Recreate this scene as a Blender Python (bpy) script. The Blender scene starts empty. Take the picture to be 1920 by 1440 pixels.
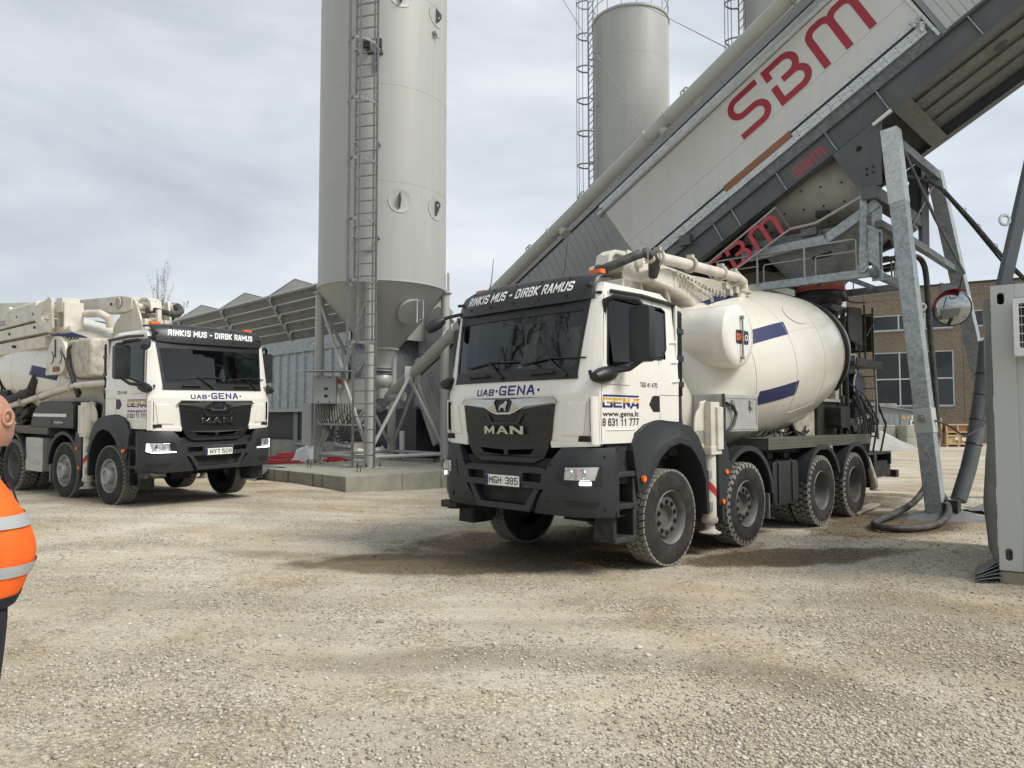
import bpy, bmesh, math, random
import numpy as np
from mathutils import Vector, Matrix
from mathutils.geometry import tessellate_polygon
R = math.radians
C = bpy.context.scene.collection
sc = bpy.context.scene

# ------------------------------------------------------------------ camera
CAMH, FPX = 1.63, 1340.0
PITCH = math.atan(66 / FPX)
cd = bpy.data.cameras.new('camera')
cam = bpy.data.objects.new('camera', cd); C.objects.link(cam)
cam.location = (0, 0, CAMH)
cam.rotation_euler = (math.pi / 2 + PITCH, 0, 0)
cd.sensor_width = 36; cd.lens = 36 * FPX / 1920
cd.clip_start = 0.05; cd.clip_end = 2000
sc.camera = cam
sc.render.resolution_x = 1024; sc.render.resolution_y = 768

# ------------------------------------------------------------------ sky and sun
SUN_EL, SUN_AZ = R(48), R(118)      # azimuth clockwise from +Y (north)
w = bpy.data.worlds.new('World'); sc.world = w; w.use_nodes = True
nt = w.node_tree; nt.nodes.clear()
def wn(t, **k):
    n = nt.nodes.new(t)
    for a, b in k.items(): setattr(n, a, b)
    return n
out = wn('ShaderNodeOutputWorld')
sky = wn('ShaderNodeTexSky', sky_type='NISHITA', sun_disc=False, sun_elevation=SUN_EL, sun_rotation=SUN_AZ)
bg1 = wn('ShaderNodeBackground'); bg1.inputs['Strength'].default_value = 0.10
nt.links.new(sky.outputs[0], bg1.inputs['Color'])
tc = wn('ShaderNodeTexCoord'); mp = wn('ShaderNodeMapping')
mp.inputs['Scale'].default_value = (1.0, 1.0, 3.2)
nt.links.new(tc.outputs['Generated'], mp.inputs['Vector'])
n1 = wn('ShaderNodeTexNoise'); n1.inputs['Scale'].default_value = 2.1; n1.inputs['Detail'].default_value = 5; n1.inputs['Roughness'].default_value = 0.55
n1.inputs['Distortion'].default_value = 0.25
nt.links.new(mp.outputs[0], n1.inputs['Vector'])
cr = wn('ShaderNodeValToRGB')
e = cr.color_ramp.elements
e[0].position = 0.33; e[0].color = (0.262, 0.282, 0.308, 1)
e[1].position = 0.66; e[1].color = (0.405, 0.42, 0.43, 1)
nt.links.new(n1.outputs['Fac'], cr.inputs[0])
# the cloud deck is thinner (brighter) low over the horizon on the sunny side
sep = wn('ShaderNodeSeparateXYZ'); nt.links.new(tc.outputs['Generated'], sep.inputs[0])
mr = wn('ShaderNodeMapRange'); mr.inputs['From Min'].default_value = -0.5; mr.inputs['From Max'].default_value = 0.9
mr.inputs['To Min'].default_value = 0.84; mr.inputs['To Max'].default_value = 1.10
nt.links.new(sep.outputs['X'], mr.inputs['Value'])
mul = wn('ShaderNodeMixRGB', blend_type='MULTIPLY'); mul.inputs[0].default_value = 1
nt.links.new(cr.outputs[0], mul.inputs[1]); nt.links.new(mr.outputs[0], mul.inputs[2])
bg2 = wn('ShaderNodeBackground'); bg2.inputs['Strength'].default_value = 1.0
nt.links.new(mul.outputs[0], bg2.inputs['Color'])
mx = wn('ShaderNodeMixShader'); mx.inputs[0].default_value = 0.91
nt.links.new(bg1.outputs[0], mx.inputs[1]); nt.links.new(bg2.outputs[0], mx.inputs[2])
nt.links.new(mx.outputs[0], out.inputs['Surface'])
sd = bpy.data.lights.new('sun', 'SUN'); sd.energy = 1.5; sd.angle = R(22); sd.color = (1.0, 0.955, 0.89)
sun = bpy.data.objects.new('sun', sd); C.objects.link(sun)
sdir = Vector((math.sin(SUN_AZ) * math.cos(SUN_EL), math.cos(SUN_AZ) * math.cos(SUN_EL), math.sin(SUN_EL)))
sun.rotation_euler = sdir.to_track_quat('Z', 'Y').to_euler()
vs = sc.view_settings
vs.view_transform = 'Standard'; vs.look = 'None'; vs.exposure = 1.25; vs.gamma = 1.0; vs.use_curve_mapping = False
sc.cycles.max_bounces = 8

# ------------------------------------------------------------------ site grid: u runs along the mixing lane, v along the plant
AZ = R(44.8)
UV, VV = Vector((math.sin(AZ), math.cos(AZ), 0)), Vector((-math.cos(AZ), math.sin(AZ), 0))
def P(u, v, z=0.0): return UV * u + VV * v + Vector((0, 0, z))

# ------------------------------------------------------------------ materials
def nodes(name):
    m = bpy.data.materials.new(name); m.use_nodes = True
    t = m.node_tree; b = t.nodes['Principled BSDF']
    return m, t, b
def N(t, k, **kw):
    n = t.nodes.new(k)
    for a, v_ in kw.items():
        if a in n.inputs.keys(): n.inputs[a].default_value = v_
        else: setattr(n, a, v_)
    return n
def ramp(t, src, stops):
    r = t.nodes.new('ShaderNodeValToRGB'); el = r.color_ramp.elements
    while len(el) < len(stops): el.new(0.5)
    for i, (p, c) in enumerate(stops):
        el[i].position = p; el[i].color = (c, c, c, 1) if not isinstance(c, tuple) else (*c, 1)
    t.links.new(src, r.inputs[0]); return r
def paint(name, col, rough=0.35, dirt=None, dirt_amt=0.25, scale=3.0, metallic=0.0, coat=0.0, bump=0.0, low=None, spec=0.5, streak=0.0):
    """colour with uneven wear, fine grain in the gloss, and optional dust that gathers low down (low=(z0,z1))"""
    m, t, b = nodes(name)
    tcn = N(t, 'ShaderNodeTexCoord')
    a = N(t, 'ShaderNodeTexNoise', Scale=scale, Detail=6.0, Roughness=0.65)
    t.links.new(tcn.outputs['Object'], a.inputs['Vector'])
    f = N(t, 'ShaderNodeTexNoise', Scale=scale * 14, Detail=3.0, Roughness=0.6)
    t.links.new(tcn.outputs['Object'], f.inputs['Vector'])
    d = dirt or tuple(c * 0.6 for c in col)
    mp_ = N(t, 'ShaderNodeMapRange'); mp_.inputs['From Min'].default_value = 0.42; mp_.inputs['From Max'].default_value = 0.75
    mp_.inputs['To Max'].default_value = dirt_amt
    t.links.new(a.outputs['Fac'], mp_.inputs['Value'])
    fac = mp_.outputs[0]
    if low:
        s_ = N(t, 'ShaderNodeSeparateXYZ'); t.links.new(tcn.outputs['Object'], s_.inputs[0])
        q = N(t, 'ShaderNodeMapRange'); q.inputs['From Min'].default_value = low[1]; q.inputs['From Max'].default_value = low[0]
        q.inputs['To Max'].default_value = low[2] if len(low) > 2 else 0.6
        t.links.new(s_.outputs['Z'], q.inputs['Value'])
        k = N(t, 'ShaderNodeMath', operation='MULTIPLY'); t.links.new(q.outputs[0], k.inputs[0]); t.links.new(ramp(t, f.outputs['Fac'], [(0.3, 0.25), (0.65, 1.0)]).outputs[0], k.inputs[1])
        k2 = N(t, 'ShaderNodeMath', operation='MAXIMUM'); t.links.new(fac, k2.inputs[0]); t.links.new(k.outputs[0], k2.inputs[1]); fac = k2.outputs[0]
    mix = N(t, 'ShaderNodeMixRGB'); mix.inputs[1].default_value = (*col, 1); mix.inputs[2].default_value = (*d, 1)
    t.links.new(fac, mix.inputs[0])
    if streak:
        mp2 = N(t, 'ShaderNodeMapping'); mp2.inputs['Scale'].default_value = (7, 7, 0.22); t.links.new(tcn.outputs['Object'], mp2.inputs['Vector'])
        sn = N(t, 'ShaderNodeTexNoise', Scale=1.0, Detail=5.0, Roughness=0.6); t.links.new(mp2.outputs[0], sn.inputs['Vector'])
        m3 = N(t, 'ShaderNodeMixRGB', blend_type='MULTIPLY'); m3.inputs[0].default_value = streak; t.links.new(mix.outputs[0], m3.inputs[1]); t.links.new(ramp(t, sn.outputs['Fac'], [(0.40, 1.0), (0.68, 0.55)]).outputs[0], m3.inputs[2]); mix = m3
    t.links.new(mix.outputs[0], b.inputs['Base Color'])
    rr = ramp(t, f.outputs['Fac'], [(0.25, max(0.02, rough - 0.02)), (0.8, min(1, rough + 0.06))])
    t.links.new(rr.outputs[0], b.inputs['Roughness'])
    b.inputs['Metallic'].default_value = metallic
    b.inputs['Coat Weight'].default_value = coat; b.inputs['Coat Roughness'].default_value = 0.12
    b.inputs['Specular IOR Level'].default_value = spec
    if bump:
        bu = N(t, 'ShaderNodeBump', Strength=bump, Distance=0.01); t.links.new(f.outputs['Fac'], bu.inputs['Height'])
        t.links.new(bu.outputs[0], b.inputs['Normal'])
    return m
def galv(name, c0=(0.19, 0.22, 0.23), c1=(0.42, 0.46, 0.47), rough=0.45, sc_=28, metallic=0.55):
    m, t, b = nodes(name)
    tcn = N(t, 'ShaderNodeTexCoord')
    vo = N(t, 'ShaderNodeTexVoronoi', Scale=sc_); t.links.new(tcn.outputs['Object'], vo.inputs['Vector'])
    n_ = N(t, 'ShaderNodeTexNoise', Scale=4.0, Detail=6.0, Roughness=0.7); t.links.new(tcn.outputs['Object'], n_.inputs['Vector'])
    s_ = N(t, 'ShaderNodeSeparateColor'); t.links.new(vo.outputs['Color'], s_.inputs[0])
    a_ = N(t, 'ShaderNodeMath', operation='MULTIPLY_ADD'); a_.inputs[1].default_value = 0.38; t.links.new(s_.outputs[0], a_.inputs[0])
    b_ = N(t, 'ShaderNodeMath', operation='MULTIPLY'); b_.inputs[1].default_value = 0.75; t.links.new(n_.outputs['Fac'], b_.inputs[0])
    t.links.new(b_.outputs[0], a_.inputs[2])
    r = ramp(t, a_.outputs[0], [(0.2, c0), (0.85, c1)])
    t.links.new(r.outputs[0], b.inputs['Base Color'])
    rr = ramp(t, s_.outputs[1], [(0.0, rough - 0.08), (1.0, rough + 0.15)])
    t.links.new(rr.outputs[0], b.inputs['Roughness']); b.inputs['Metallic'].default_value = metallic
    return m
def plain(name, col, rough=0.5, metallic=0.0, emit=0.0, alpha=None, trans=0.0, ior=1.45):
    m, t, b = nodes(name)
    tcn = N(t, 'ShaderNodeTexCoord'); n_ = N(t, 'ShaderNodeTexNoise', Scale=9.0, Detail=4.0)
    t.links.new(tcn.outputs['Object'], n_.inputs['Vector'])
    r = ramp(t, n_.outputs['Fac'], [(0.3, tuple(c * 0.88 for c in col)), (0.7, tuple(min(1, c * 1.08) for c in col))])
    t.links.new(r.outputs[0], b.inputs['Base Color'])
    b.inputs['Roughness'].default_value = rough; b.inputs['Metallic'].default_value = metallic
    if emit: b.inputs['Emission Color'].default_value = (*col, 1); b.inputs['Emission Strength'].default_value = emit
    b.inputs['Transmission Weight'].default_value = trans; b.inputs['IOR'].default_value = ior
    return m
def glassmat(name, tint=(0.32, 0.42, 0.40), refl=0.06):
    m, t, b = nodes(name); t.nodes.remove(b)
    tr = N(t, 'ShaderNodeBsdfTransparent'); tr.inputs[0].default_value = (*tint, 1)
    gl = N(t, 'ShaderNodeBsdfGlossy'); gl.inputs['Roughness'].default_value = 0.02; gl.inputs[0].default_value = (0.85, 0.9, 0.92, 1)
    lw = N(t, 'ShaderNodeLayerWeight', Blend=0.5)
    p5 = N(t, 'ShaderNodeMath', operation='POWER'); p5.inputs[1].default_value = 4.0; t.links.new(lw.outputs['Facing'], p5.inputs[0])
    fr = N(t, 'ShaderNodeMath', operation='MULTIPLY_ADD'); fr.inputs[1].default_value = 0.9; fr.inputs[2].default_value = refl; t.links.new(p5.outputs[0], fr.inputs[0])
    mx_ = N(t, 'ShaderNodeMixShader'); t.links.new(fr.outputs[0], mx_.inputs[0]); t.links.new(tr.outputs[0], mx_.inputs[1]); t.links.new(gl.outputs[0], mx_.inputs[2])
    t.links.new(mx_.outputs[0], t.nodes['Material Output'].inputs['Surface'])
    return m

M = {}
M['white'] = paint('white_paint', (0.74, 0.72, 0.66), 0.26, (0.56, 0.52, 0.43), 0.12, 1.2, coat=0.4)
M['cream'] = paint('pump_white_paint', (0.62, 0.59, 0.51), 0.42, (0.30, 0.26, 0.19), 0.55, 3.5, bump=0.1)
M['creamdirty'] = paint('worn_cream_paint', (0.52, 0.49, 0.41), 0.6, (0.16, 0.12, 0.085), 0.85, 7.0, bump=0.4)
M['drum'] = paint('drum_paint', (0.66, 0.63, 0.55), 0.28, (0.56, 0.52, 0.43), 0.10, 0.8, coat=0.3)
M['blue'] = paint('blue_film', (0.0035, 0.011, 0.075), 0.5, (0.008, 0.016, 0.07), 0.3, 3)
M['grey'] = paint('anthracite_plastic', (0.017, 0.0215, 0.024), 0.5, (0.07, 0.067, 0.058), 0.16, 5, bump=0.12, low=(0.3, 1.1, 0.22))
M['darkgrey'] = paint('visor_plastic', (0.016, 0.020, 0.022), 0.4, (0.06, 0.06, 0.06), 0.15, 5)
M['black'] = paint('black_plastic', (0.007, 0.008, 0.0085), 0.42, (0.05, 0.045, 0.04), 0.25, 6)
M['blackmat'] = paint('dusty_black_steel', (0.014, 0.014, 0.014), 0.7, (0.085, 0.075, 0.06), 0.55, 8, bump=0.3)
M['interior'] = paint('cab_interior', (0.012, 0.012, 0.013), 0.8, (0.02, 0.02, 0.02), 0.2, 5)
M['rubber'] = paint('tyre_rubber', (0.020, 0.020, 0.019), 0.82, (0.09, 0.083, 0.07), 0.5, 6, bump=0.35, spec=0.3)
M['tread'] = paint('dusty_tread', (0.20, 0.19, 0.17), 0.95, (0.28, 0.26, 0.22), 0.8, 9, bump=0.5, spec=0.2)
M['rim'] = paint('rim_steel', (0.145, 0.14, 0.13), 0.55, (0.09, 0.08, 0.065), 0.7, 7, metallic=0.35, bump=0.2)
M['rimsilver'] = paint('silver_hub', (0.36, 0.36, 0.35), 0.5, (0.13, 0.12, 0.10), 0.6, 9, metallic=0.4)
M['chrome'] = paint('chrome', (0.50, 0.50, 0.49), 0.16, (0.3, 0.3, 0.3), 0.4, 6, metallic=1.0)
M['alu'] = paint('brushed_aluminium', (0.47, 0.47, 0.45), 0.45, (0.30, 0.29, 0.26), 0.6, 5, metallic=0.45)
M['alugrey'] = paint('dull_aluminium', (0.32, 0.32, 0.30), 0.5, (0.15, 0.14, 0.12), 0.6, 5, metallic=0.4)
M['treadplate'] = paint('tread_plate', (0.13, 0.125, 0.105), 0.55, (0.06, 0.055, 0.045), 0.6, 6, metallic=0.3)
M['glass'] = glassmat('windscreen_glass', (0.58, 0.70, 0.65))
M['sideglass'] = glassmat('tinted_side_glass', (0.08, 0.09, 0.09), 0.025)
M['lampglass'] = plain('lamp_glass', (0.55, 0.57, 0.58), 0.12, 0.6)
M['lit'] = plain('daylight_lamp_lit', (1.0, 0.98, 0.93), 0.3, emit=2.2)
M['orange'] = plain('amber_lens', (0.85, 0.17, 0.02), 0.3)
M['red'] = paint('signal_red', (0.42, 0.02, 0.025), 0.45, (0.3, 0.05, 0.04), 0.4, 4)
M['logored'] = paint('lettering_red', (0.30, 0.012, 0.030), 0.45, (0.26, 0.03, 0.04), 0.2, 3)
M['framered'] = paint('red_cut_sheet', (0.42, 0.035, 0.05), 0.45, (0.30, 0.04, 0.04), 0.3, 3)
M['navy'] = plain('navy_lettering', (0.012, 0.018, 0.16), 0.4)
M['yellow'] = plain('yellow_lettering', (0.75, 0.45, 0.03), 0.4)
M['inkblack'] = plain('black_lettering', (0.015, 0.015, 0.03), 0.4)
M['inkwhite'] = plain('white_lettering', (0.86, 0.86, 0.84), 0.4)
M['plate'] = plain('number_plate_white', (0.78, 0.78, 0.74), 0.35)
M['hose'] = paint('black_hose', (0.022, 0.022, 0.021), 0.6, (0.16, 0.15, 0.13), 0.55, 9, bump=0.3)
M['silo'] = paint('silo_grey_paint', (0.385, 0.39, 0.362), 0.42, (0.33, 0.335, 0.305), 0.3, 0.7, streak=0.13)
M['silo2'] = paint('screw_grey_paint', (0.36, 0.37, 0.34), 0.4, (0.26, 0.26, 0.24), 0.4, 2.0)
M['galv'] = galv('galvanised_steel')
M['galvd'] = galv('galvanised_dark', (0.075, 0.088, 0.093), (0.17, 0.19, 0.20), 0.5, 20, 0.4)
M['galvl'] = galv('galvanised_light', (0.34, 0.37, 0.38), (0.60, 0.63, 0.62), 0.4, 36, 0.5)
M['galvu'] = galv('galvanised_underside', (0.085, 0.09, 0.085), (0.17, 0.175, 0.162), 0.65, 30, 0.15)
M['webgrey'] = paint('beam_grey_paint', (0.070, 0.079, 0.085), 0.5, (0.14, 0.145, 0.145), 0.5, 1.3)
M['panel'] = paint('sandwich_panel_light', (0.56, 0.57, 0.54), 0.38, (0.48, 0.485, 0.45), 0.4, 0.8, streak=0.12)
M['ladder'] = galv('ladder_galvanised', (0.12, 0.13, 0.13), (0.27, 0.28, 0.27), 0.5, 30, 0.4)
M['clad'] = paint('ribbed_cladding_grey', (0.27, 0.285, 0.285), 0.4, (0.21, 0.22, 0.22), 0.4, 1.0, metallic=0.2)
M['fascia'] = paint('fascia_grey', (0.25, 0.275, 0.28), 0.4, (0.2, 0.22, 0.22), 0.3, 1.5, metallic=0.2)
M['pipegrey'] = paint('handrail_grey', (0.36, 0.355, 0.33), 0.5, (0.22, 0.21, 0.19), 0.4, 6)
M['mixer'] = paint('mixer_shell_cream', (0.34, 0.33, 0.29), 0.5, (0.17, 0.155, 0.125), 0.6, 2.2)
M['bellows'] = paint('red_rubber_ring', (0.36, 0.085, 0.06), 0.6, (0.2, 0.08, 0.06), 0.5, 5)
M['container'] = paint('container_grey', (0.43, 0.455, 0.435), 0.42, (0.33, 0.34, 0.32), 0.3, 1.0)
M['wood'] = paint('crate_wood', (0.50, 0.36, 0.19), 0.75, (0.33, 0.22, 0.11), 0.6, 5, bump=0.2)
M['ply'] = paint('red_brown_plywood', (0.26, 0.105, 0.045), 0.6, (0.20, 0.09, 0.05), 0.5, 3)
M['plank'] = paint('grey_plank', (0.33, 0.29, 0.22), 0.85, (0.2, 0.17, 0.13), 0.6, 10, bump=0.3)
M['tarp'] = paint('grey_tarpaulin', (0.10, 0.11, 0.11), 0.45, (0.22, 0.22, 0.20), 0.5, 3, bump=0.3)
M['pvcwhite'] = plain('white_plastic', (0.66, 0.68, 0.67), 0.4)
M['screen'] = plain('air_conditioner_dark', (0.02, 0.022, 0.025), 0.5)
def concrete(name, c0=(0.24, 0.235, 0.19), c1=(0.42, 0.405, 0.34)):
    m, t, b = nodes(name); tcn = N(t, 'ShaderNodeTexCoord')
    a = N(t, 'ShaderNodeTexNoise', Scale=1.7, Detail=9.0, Roughness=0.7); t.links.new(tcn.outputs['Object'], a.inputs['Vector'])
    f = N(t, 'ShaderNodeTexNoise', Scale=60.0, Detail=3.0); t.links.new(tcn.outputs['Object'], f.inputs['Vector'])
    r = ramp(t, a.outputs['Fac'], [(0.32, c0), (0.55, tuple((p + q) / 2 for p, q in zip(c0, c1))), (0.7, c1)])
    mxx = N(t, 'ShaderNodeMixRGB', blend_type='MULTIPLY'); mxx.inputs[0].default_value = 0.5
    t.links.new(r.outputs[0], mxx.inputs[1]); t.links.new(ramp(t, f.outputs['Fac'], [(0.3, 0.6), (0.7, 1.0)]).outputs[0], mxx.inputs[2])
    t.links.new(mxx.outputs[0], b.inputs['Base Color']); b.inputs['Roughness'].default_value = 0.9
    bu = N(t, 'ShaderNodeBump', Strength=0.4, Distance=0.01); t.links.new(f.outputs['Fac'], bu.inputs['Height']); t.links.new(bu.outputs[0], b.inputs['Normal'])
    return m
M['concrete'] = concrete('cast_concrete')
M['block'] = concrete('block_concrete', (0.33, 0.31, 0.25), (0.55, 0.52, 0.43))

# ------------------------------------------------------------------ mesh builder
class MB:
    def __init__(s): s.v, s.f, s.m, s.st = [], [], [], []; s.mi = 0
    def mat(s, i): s.mi = i; return s
    def add(s, vs_, fs_):
        o = len(s.v); s.st.append((o, len(s.f))); s.v.extend([tuple(p) for p in vs_])
        for f in fs_: s.f.append([o + i for i in f]); s.m.append(s.mi)
        return s
    def box(s, c, d, rot=None):
        x, y, z = d[0] / 2, d[1] / 2, d[2] / 2
        vs_ = [Vector((a, b, e_)) for a in (-x, x) for b in (-y, y) for e_ in (-z, z)]
        if rot is not None: vs_ = [rot @ p for p in vs_]
        c = Vector(c)
        return s.add([p + c for p in vs_], [(0, 1, 3, 2), (4, 6, 7, 5), (0, 4, 5, 1), (2, 3, 7, 6), (0, 2, 6, 4), (1, 5, 7, 3)])
    def bx(s, x0, x1, y0, y1, z0, z1):
        return s.box(((x0 + x1) / 2, (y0 + y1) / 2, (z0 + z1) / 2), (abs(x1 - x0), abs(y1 - y0), abs(z1 - z0)))
    def beam(s, p0, p1, w_, h_, up=(0, 0, 1)):
        p0, p1 = Vector(p0), Vector(p1); d = p1 - p0; L = d.length
        if L < 1e-6: return s
        d.normalize(); up = Vector(up)
        if abs(d.dot(up.normalized())) > 0.999: up = Vector((1, 0, 0))
        sx = d.cross(up).normalized(); uz = sx.cross(d).normalized()
        rot = Matrix((sx, d, uz)).transposed()
        return s.box((p0 + p1) / 2, (w_, L, h_), rot)
    def tube(s, pts, r, n=10, caps=True, closed=False):
        pts = [Vector(p) for p in pts]; k = len(pts)
        rr = r if isinstance(r, (list, tuple)) else [r] * k
        T = []
        for i in range(k):
            a = pts[(i - 1) % k] if (i or closed) else pts[i]; b_ = pts[(i + 1) % k] if (i < k - 1 or closed) else pts[i]
            d = b_ - a
            T.append(d.normalized() if d.length > 1e-9 else Vector((0, 0, 1)))
        nrm = T[0].orthogonal().normalized(); rings = []
        for i in range(k):
            nrm = (nrm - T[i] * nrm.dot(T[i]))
            nrm = nrm.normalized() if nrm.length > 1e-6 else T[i].orthogonal().normalized()
            bi = T[i].cross(nrm)
            rings.append([pts[i] + (nrm * math.cos(2 * math.pi * j / n) + bi * math.sin(2 * math.pi * j / n)) * rr[i] for j in range(n)])
        vs_ = [p for q in rings for p in q]; fs_ = []
        for i in range(k if closed else k - 1):
            i2 = (i + 1) % k
            for j in range(n): fs_.append((i * n + j, i * n + (j + 1) % n, i2 * n + (j + 1) % n, i2 * n + j))
        if caps and not closed:
            fs_.append(tuple(range(n - 1, -1, -1))); fs_.append(tuple((k - 1) * n + j for j in range(n)))
        return s.add(vs_, fs_)
    def cyl(s, p0, p1, r0, r1=None, n=24, caps=True): return s.tube([p0, p1], [r0, r0 if r1 is None else r1], n, caps)
    def lathe(s, prof, o=(0, 0, 0), ax=(0, 0, 1), n=32, caps=False, a0=0.0, a1=2 * math.pi):
        """prof: (radius, distance along the axis)"""
        ax = Vector(ax).normalized(); e1 = ax.orthogonal().normalized(); e2 = ax.cross(e1); o = Vector(o)
        full = abs(a1 - a0 - 2 * math.pi) < 1e-6; m_ = n if full else n + 1; vs_ = []; fs_ = []
        for r_, h_ in prof:
            for j in range(m_):
                a = a0 + (a1 - a0) * j / n
                vs_.append(o + ax * h_ + (e1 * math.cos(a) + e2 * math.sin(a)) * r_)
        for i in range(len(prof) - 1):
            for j in range(n):
                j2 = (j + 1) % m_
                fs_.append((i * m_ + j, i * m_ + j2, (i + 1) * m_ + j2, (i + 1) * m_ + j))
        if caps:
            fs_.append(tuple(range(m_ - 1, -1, -1))); fs_.append(tuple((len(prof) - 1) * m_ + j for j in range(m_)))
        return s.add(vs_, fs_)
    def grid(s, rows, closed=False, flip=False):
        nr, nc = len(rows), len(rows[0]); vs_ = [p for r_ in rows for p in r_]; fs_ = []
        for i in range(nr - 1):
            for j in range(nc if closed else nc - 1):
                q = (i * nc + j, i * nc + (j + 1) % nc, (i + 1) * nc + (j + 1) % nc, (i + 1) * nc + j)
                fs_.append(q[::-1] if flip else q)
        return s.add(vs_, fs_)
    def plate(s, outer, holes, th, f, back=True):
        """flat outline with holes, thickness th, mapped to space by f(a, b, depth)"""
        loops = [list(outer)] + [list(h) for h in holes]
        flat = [p for l in loops for p in l]
        tris = tessellate_polygon([[Vector((p[0], p[1], 0)) for p in l] for l in loops])
        n = len(flat); vs_ = [f(a, b, 0.0) for a, b in flat]; fs_ = []
        def area(t): 
            (x0, y0), (x1, y1), (x2, y2) = (flat[i] for i in t); return (x1 - x0) * (y2 - y0) - (x2 - x0) * (y1 - y0)
        tr = [t if area(t) > 0 else t[::-1] for t in tris if abs(area(t)) > 1e-12]
        if th:
            vs_ += [f(a, b, -th) for a, b in flat]
            if back: fs_ += [tuple(n + i for i in t[::-1]) for t in tr]
            k = 0
            for l in loops:
                L = len(l)
                for i in range(L): fs_.append((k + i, k + (i + 1) % L, n + k + (i + 1) % L, n + k + i))
                k += L
        fs_ += tr
        return s.add(vs_, fs_)
    def build(s, name, mats, parent=None, bev=0.0, ang=32, smooth=True, label=None, kind=None, fix=True):
        me = bpy.data.meshes.new(name); me.from_pydata(s.v, [], s.f)
        ms = mats if isinstance(mats, (list, tuple)) else [mats]
        for x in ms: me.materials.append(M[x] if isinstance(x, str) else x)
        if len(ms) > 1: me.polygons.foreach_set('material_index', s.m)
        me.validate()
        if fix:
            bm = bmesh.new(); bm.from_mesh(me); bmesh.ops.recalc_face_normals(bm, faces=bm.faces); bm.to_mesh(me); bm.free()
        if smooth:
            me.polygons.foreach_set('use_smooth', [True] * len(me.polygons)); me.set_sharp_from_angle(angle=R(ang))
        me.update()
        o = bpy.data.objects.new(name, me); C.objects.link(o)
        if parent is not None: o.parent = parent
        if bev:
            b_ = o.modifiers.new('bevel', 'BEVEL'); b_.width = bev; b_.segments = 2; b_.limit_method = 'ANGLE'; b_.angle_limit = R(40); b_.harden_normals = False
        if label: o['label'] = label
        if kind: o['kind'] = kind
        return o
def split_build(mb, name, mats, parent=None, **k):
    """every added solid becomes an object of its own, all with the same plain name"""
    out_ = []; st = mb.st + [(len(mb.v), len(mb.f))]
    for (v0, f0), (v1, f1) in zip(st, st[1:]):
        q = MB(); q.v = mb.v[v0:v1]; q.f = [[i - v0 for i in f] for f in mb.f[f0:f1]]; q.m = mb.m[f0:f1]
        out_.append(q.build(name, mats, parent, **k))
    return out_
def thing(name, label, cat, loc=(0, 0, 0), rot=(0, 0, 0), group=None):
    o = bpy.data.objects.new(name, None); C.objects.link(o); o.empty_display_size = 0.2
    o.location = loc; o.rotation_euler = rot; o['label'] = label; o['category'] = cat
    if group: o['group'] = group
    return o
def tag(o, label, cat, group=None):
    o['label'] = label; o['category'] = cat
    if group: o['group'] = group
    return o
def inst(o, parent=None, loc=None, rot=None, name=None):
    c = o.copy(); C.objects.link(c)
    c.parent = parent
    if loc is not None: c.location = loc
    if rot is not None: c.rotation_euler = rot
    return c
def arc(cx, cy, r, a0, a1, n): return [(cx + r * math.cos(R(a0 + (a1 - a0) * i / n)), cy + r * math.sin(R(a0 + (a1 - a0) * i / n))) for i in range(n + 1)]
def rrect(x0, x1, y0, y1, r, n=4):
    return arc(x1 - r, y0 + r, r, -90, 0, n) + arc(x1 - r, y1 - r, r, 0, 90, n) + arc(x0 + r, y1 - r, r, 90, 180, n) + arc(x0 + r, y0 + r, r, 180, 270, n)
_tx = {}
def textgeo(s, shear=0.0, bold=0.0):
    key = (s, shear, bold)
    if key in _tx: return _tx[key]
    cu = bpy.data.curves.new('lettering', 'FONT'); cu.body = s; cu.size = 1; cu.shear = shear; cu.offset = bold; cu.resolution_u = 3
    o = bpy.data.objects.new('lettering', cu); C.objects.link(o)
    dg = bpy.context.evaluated_depsgraph_get(); me = o.evaluated_get(dg).to_mesh()
    vs_ = [tuple(v.co) for v in me.vertices]; fs_ = [tuple(p.vertices) for p in me.polygons]
    o.to_mesh_clear(); bpy.data.objects.remove(o); bpy.data.curves.remove(cu)
    xs = [p[0] for p in vs_]; ys = [p[1] for p in vs_]
    x0, x1, y0, y1 = min(xs), max(xs), min(ys), max(ys)
    vs_ = [((p[0] - x0) / (x1 - x0), (p[1] - y0) / (y1 - y0)) for p in vs_]
    _tx[key] = (vs_, fs_); return _tx[key]
def put_text(mb, s, a0, a1, b0, b1, f, shear=0.0, bold=0.0):
    """lettering stretched to the box a0..a1 by b0..b1 on the surface f(a, b, depth)"""
    vs_, fs_ = textgeo(s, shear, bold)
    mb.add([f(a0 + (a1 - a0) * x, b0 + (b1 - b0) * y, 0.0) for x, y in vs_], fs_)
    return mb
def stroke(path, w_):
    """outline polygon of a centre line drawn with a square-ended pen of width w_"""
    L, Rr = [], []
    n = len(path)
    for i in range(n):
        p = Vector(path[i]); a = Vector(path[max(0, i - 1)]); b_ = Vector(path[min(n - 1, i + 1)])
        if 0 < i < n - 1:
            d1, d2 = (p - a).normalized(), (b_ - p).normalized(); d = (d1 + d2).normalized(); k = 1 / max(0.5, d.dot(d1))
        else: d = (b_ - a).normalized(); k = 1
        nn = Vector((-d.y, d.x)) * w_ / 2 * k
        L.append(p + nn); Rr.append(p - nn)
    return [tuple(q) for q in L] + [tuple(q) for q in Rr[::-1]]
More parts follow.
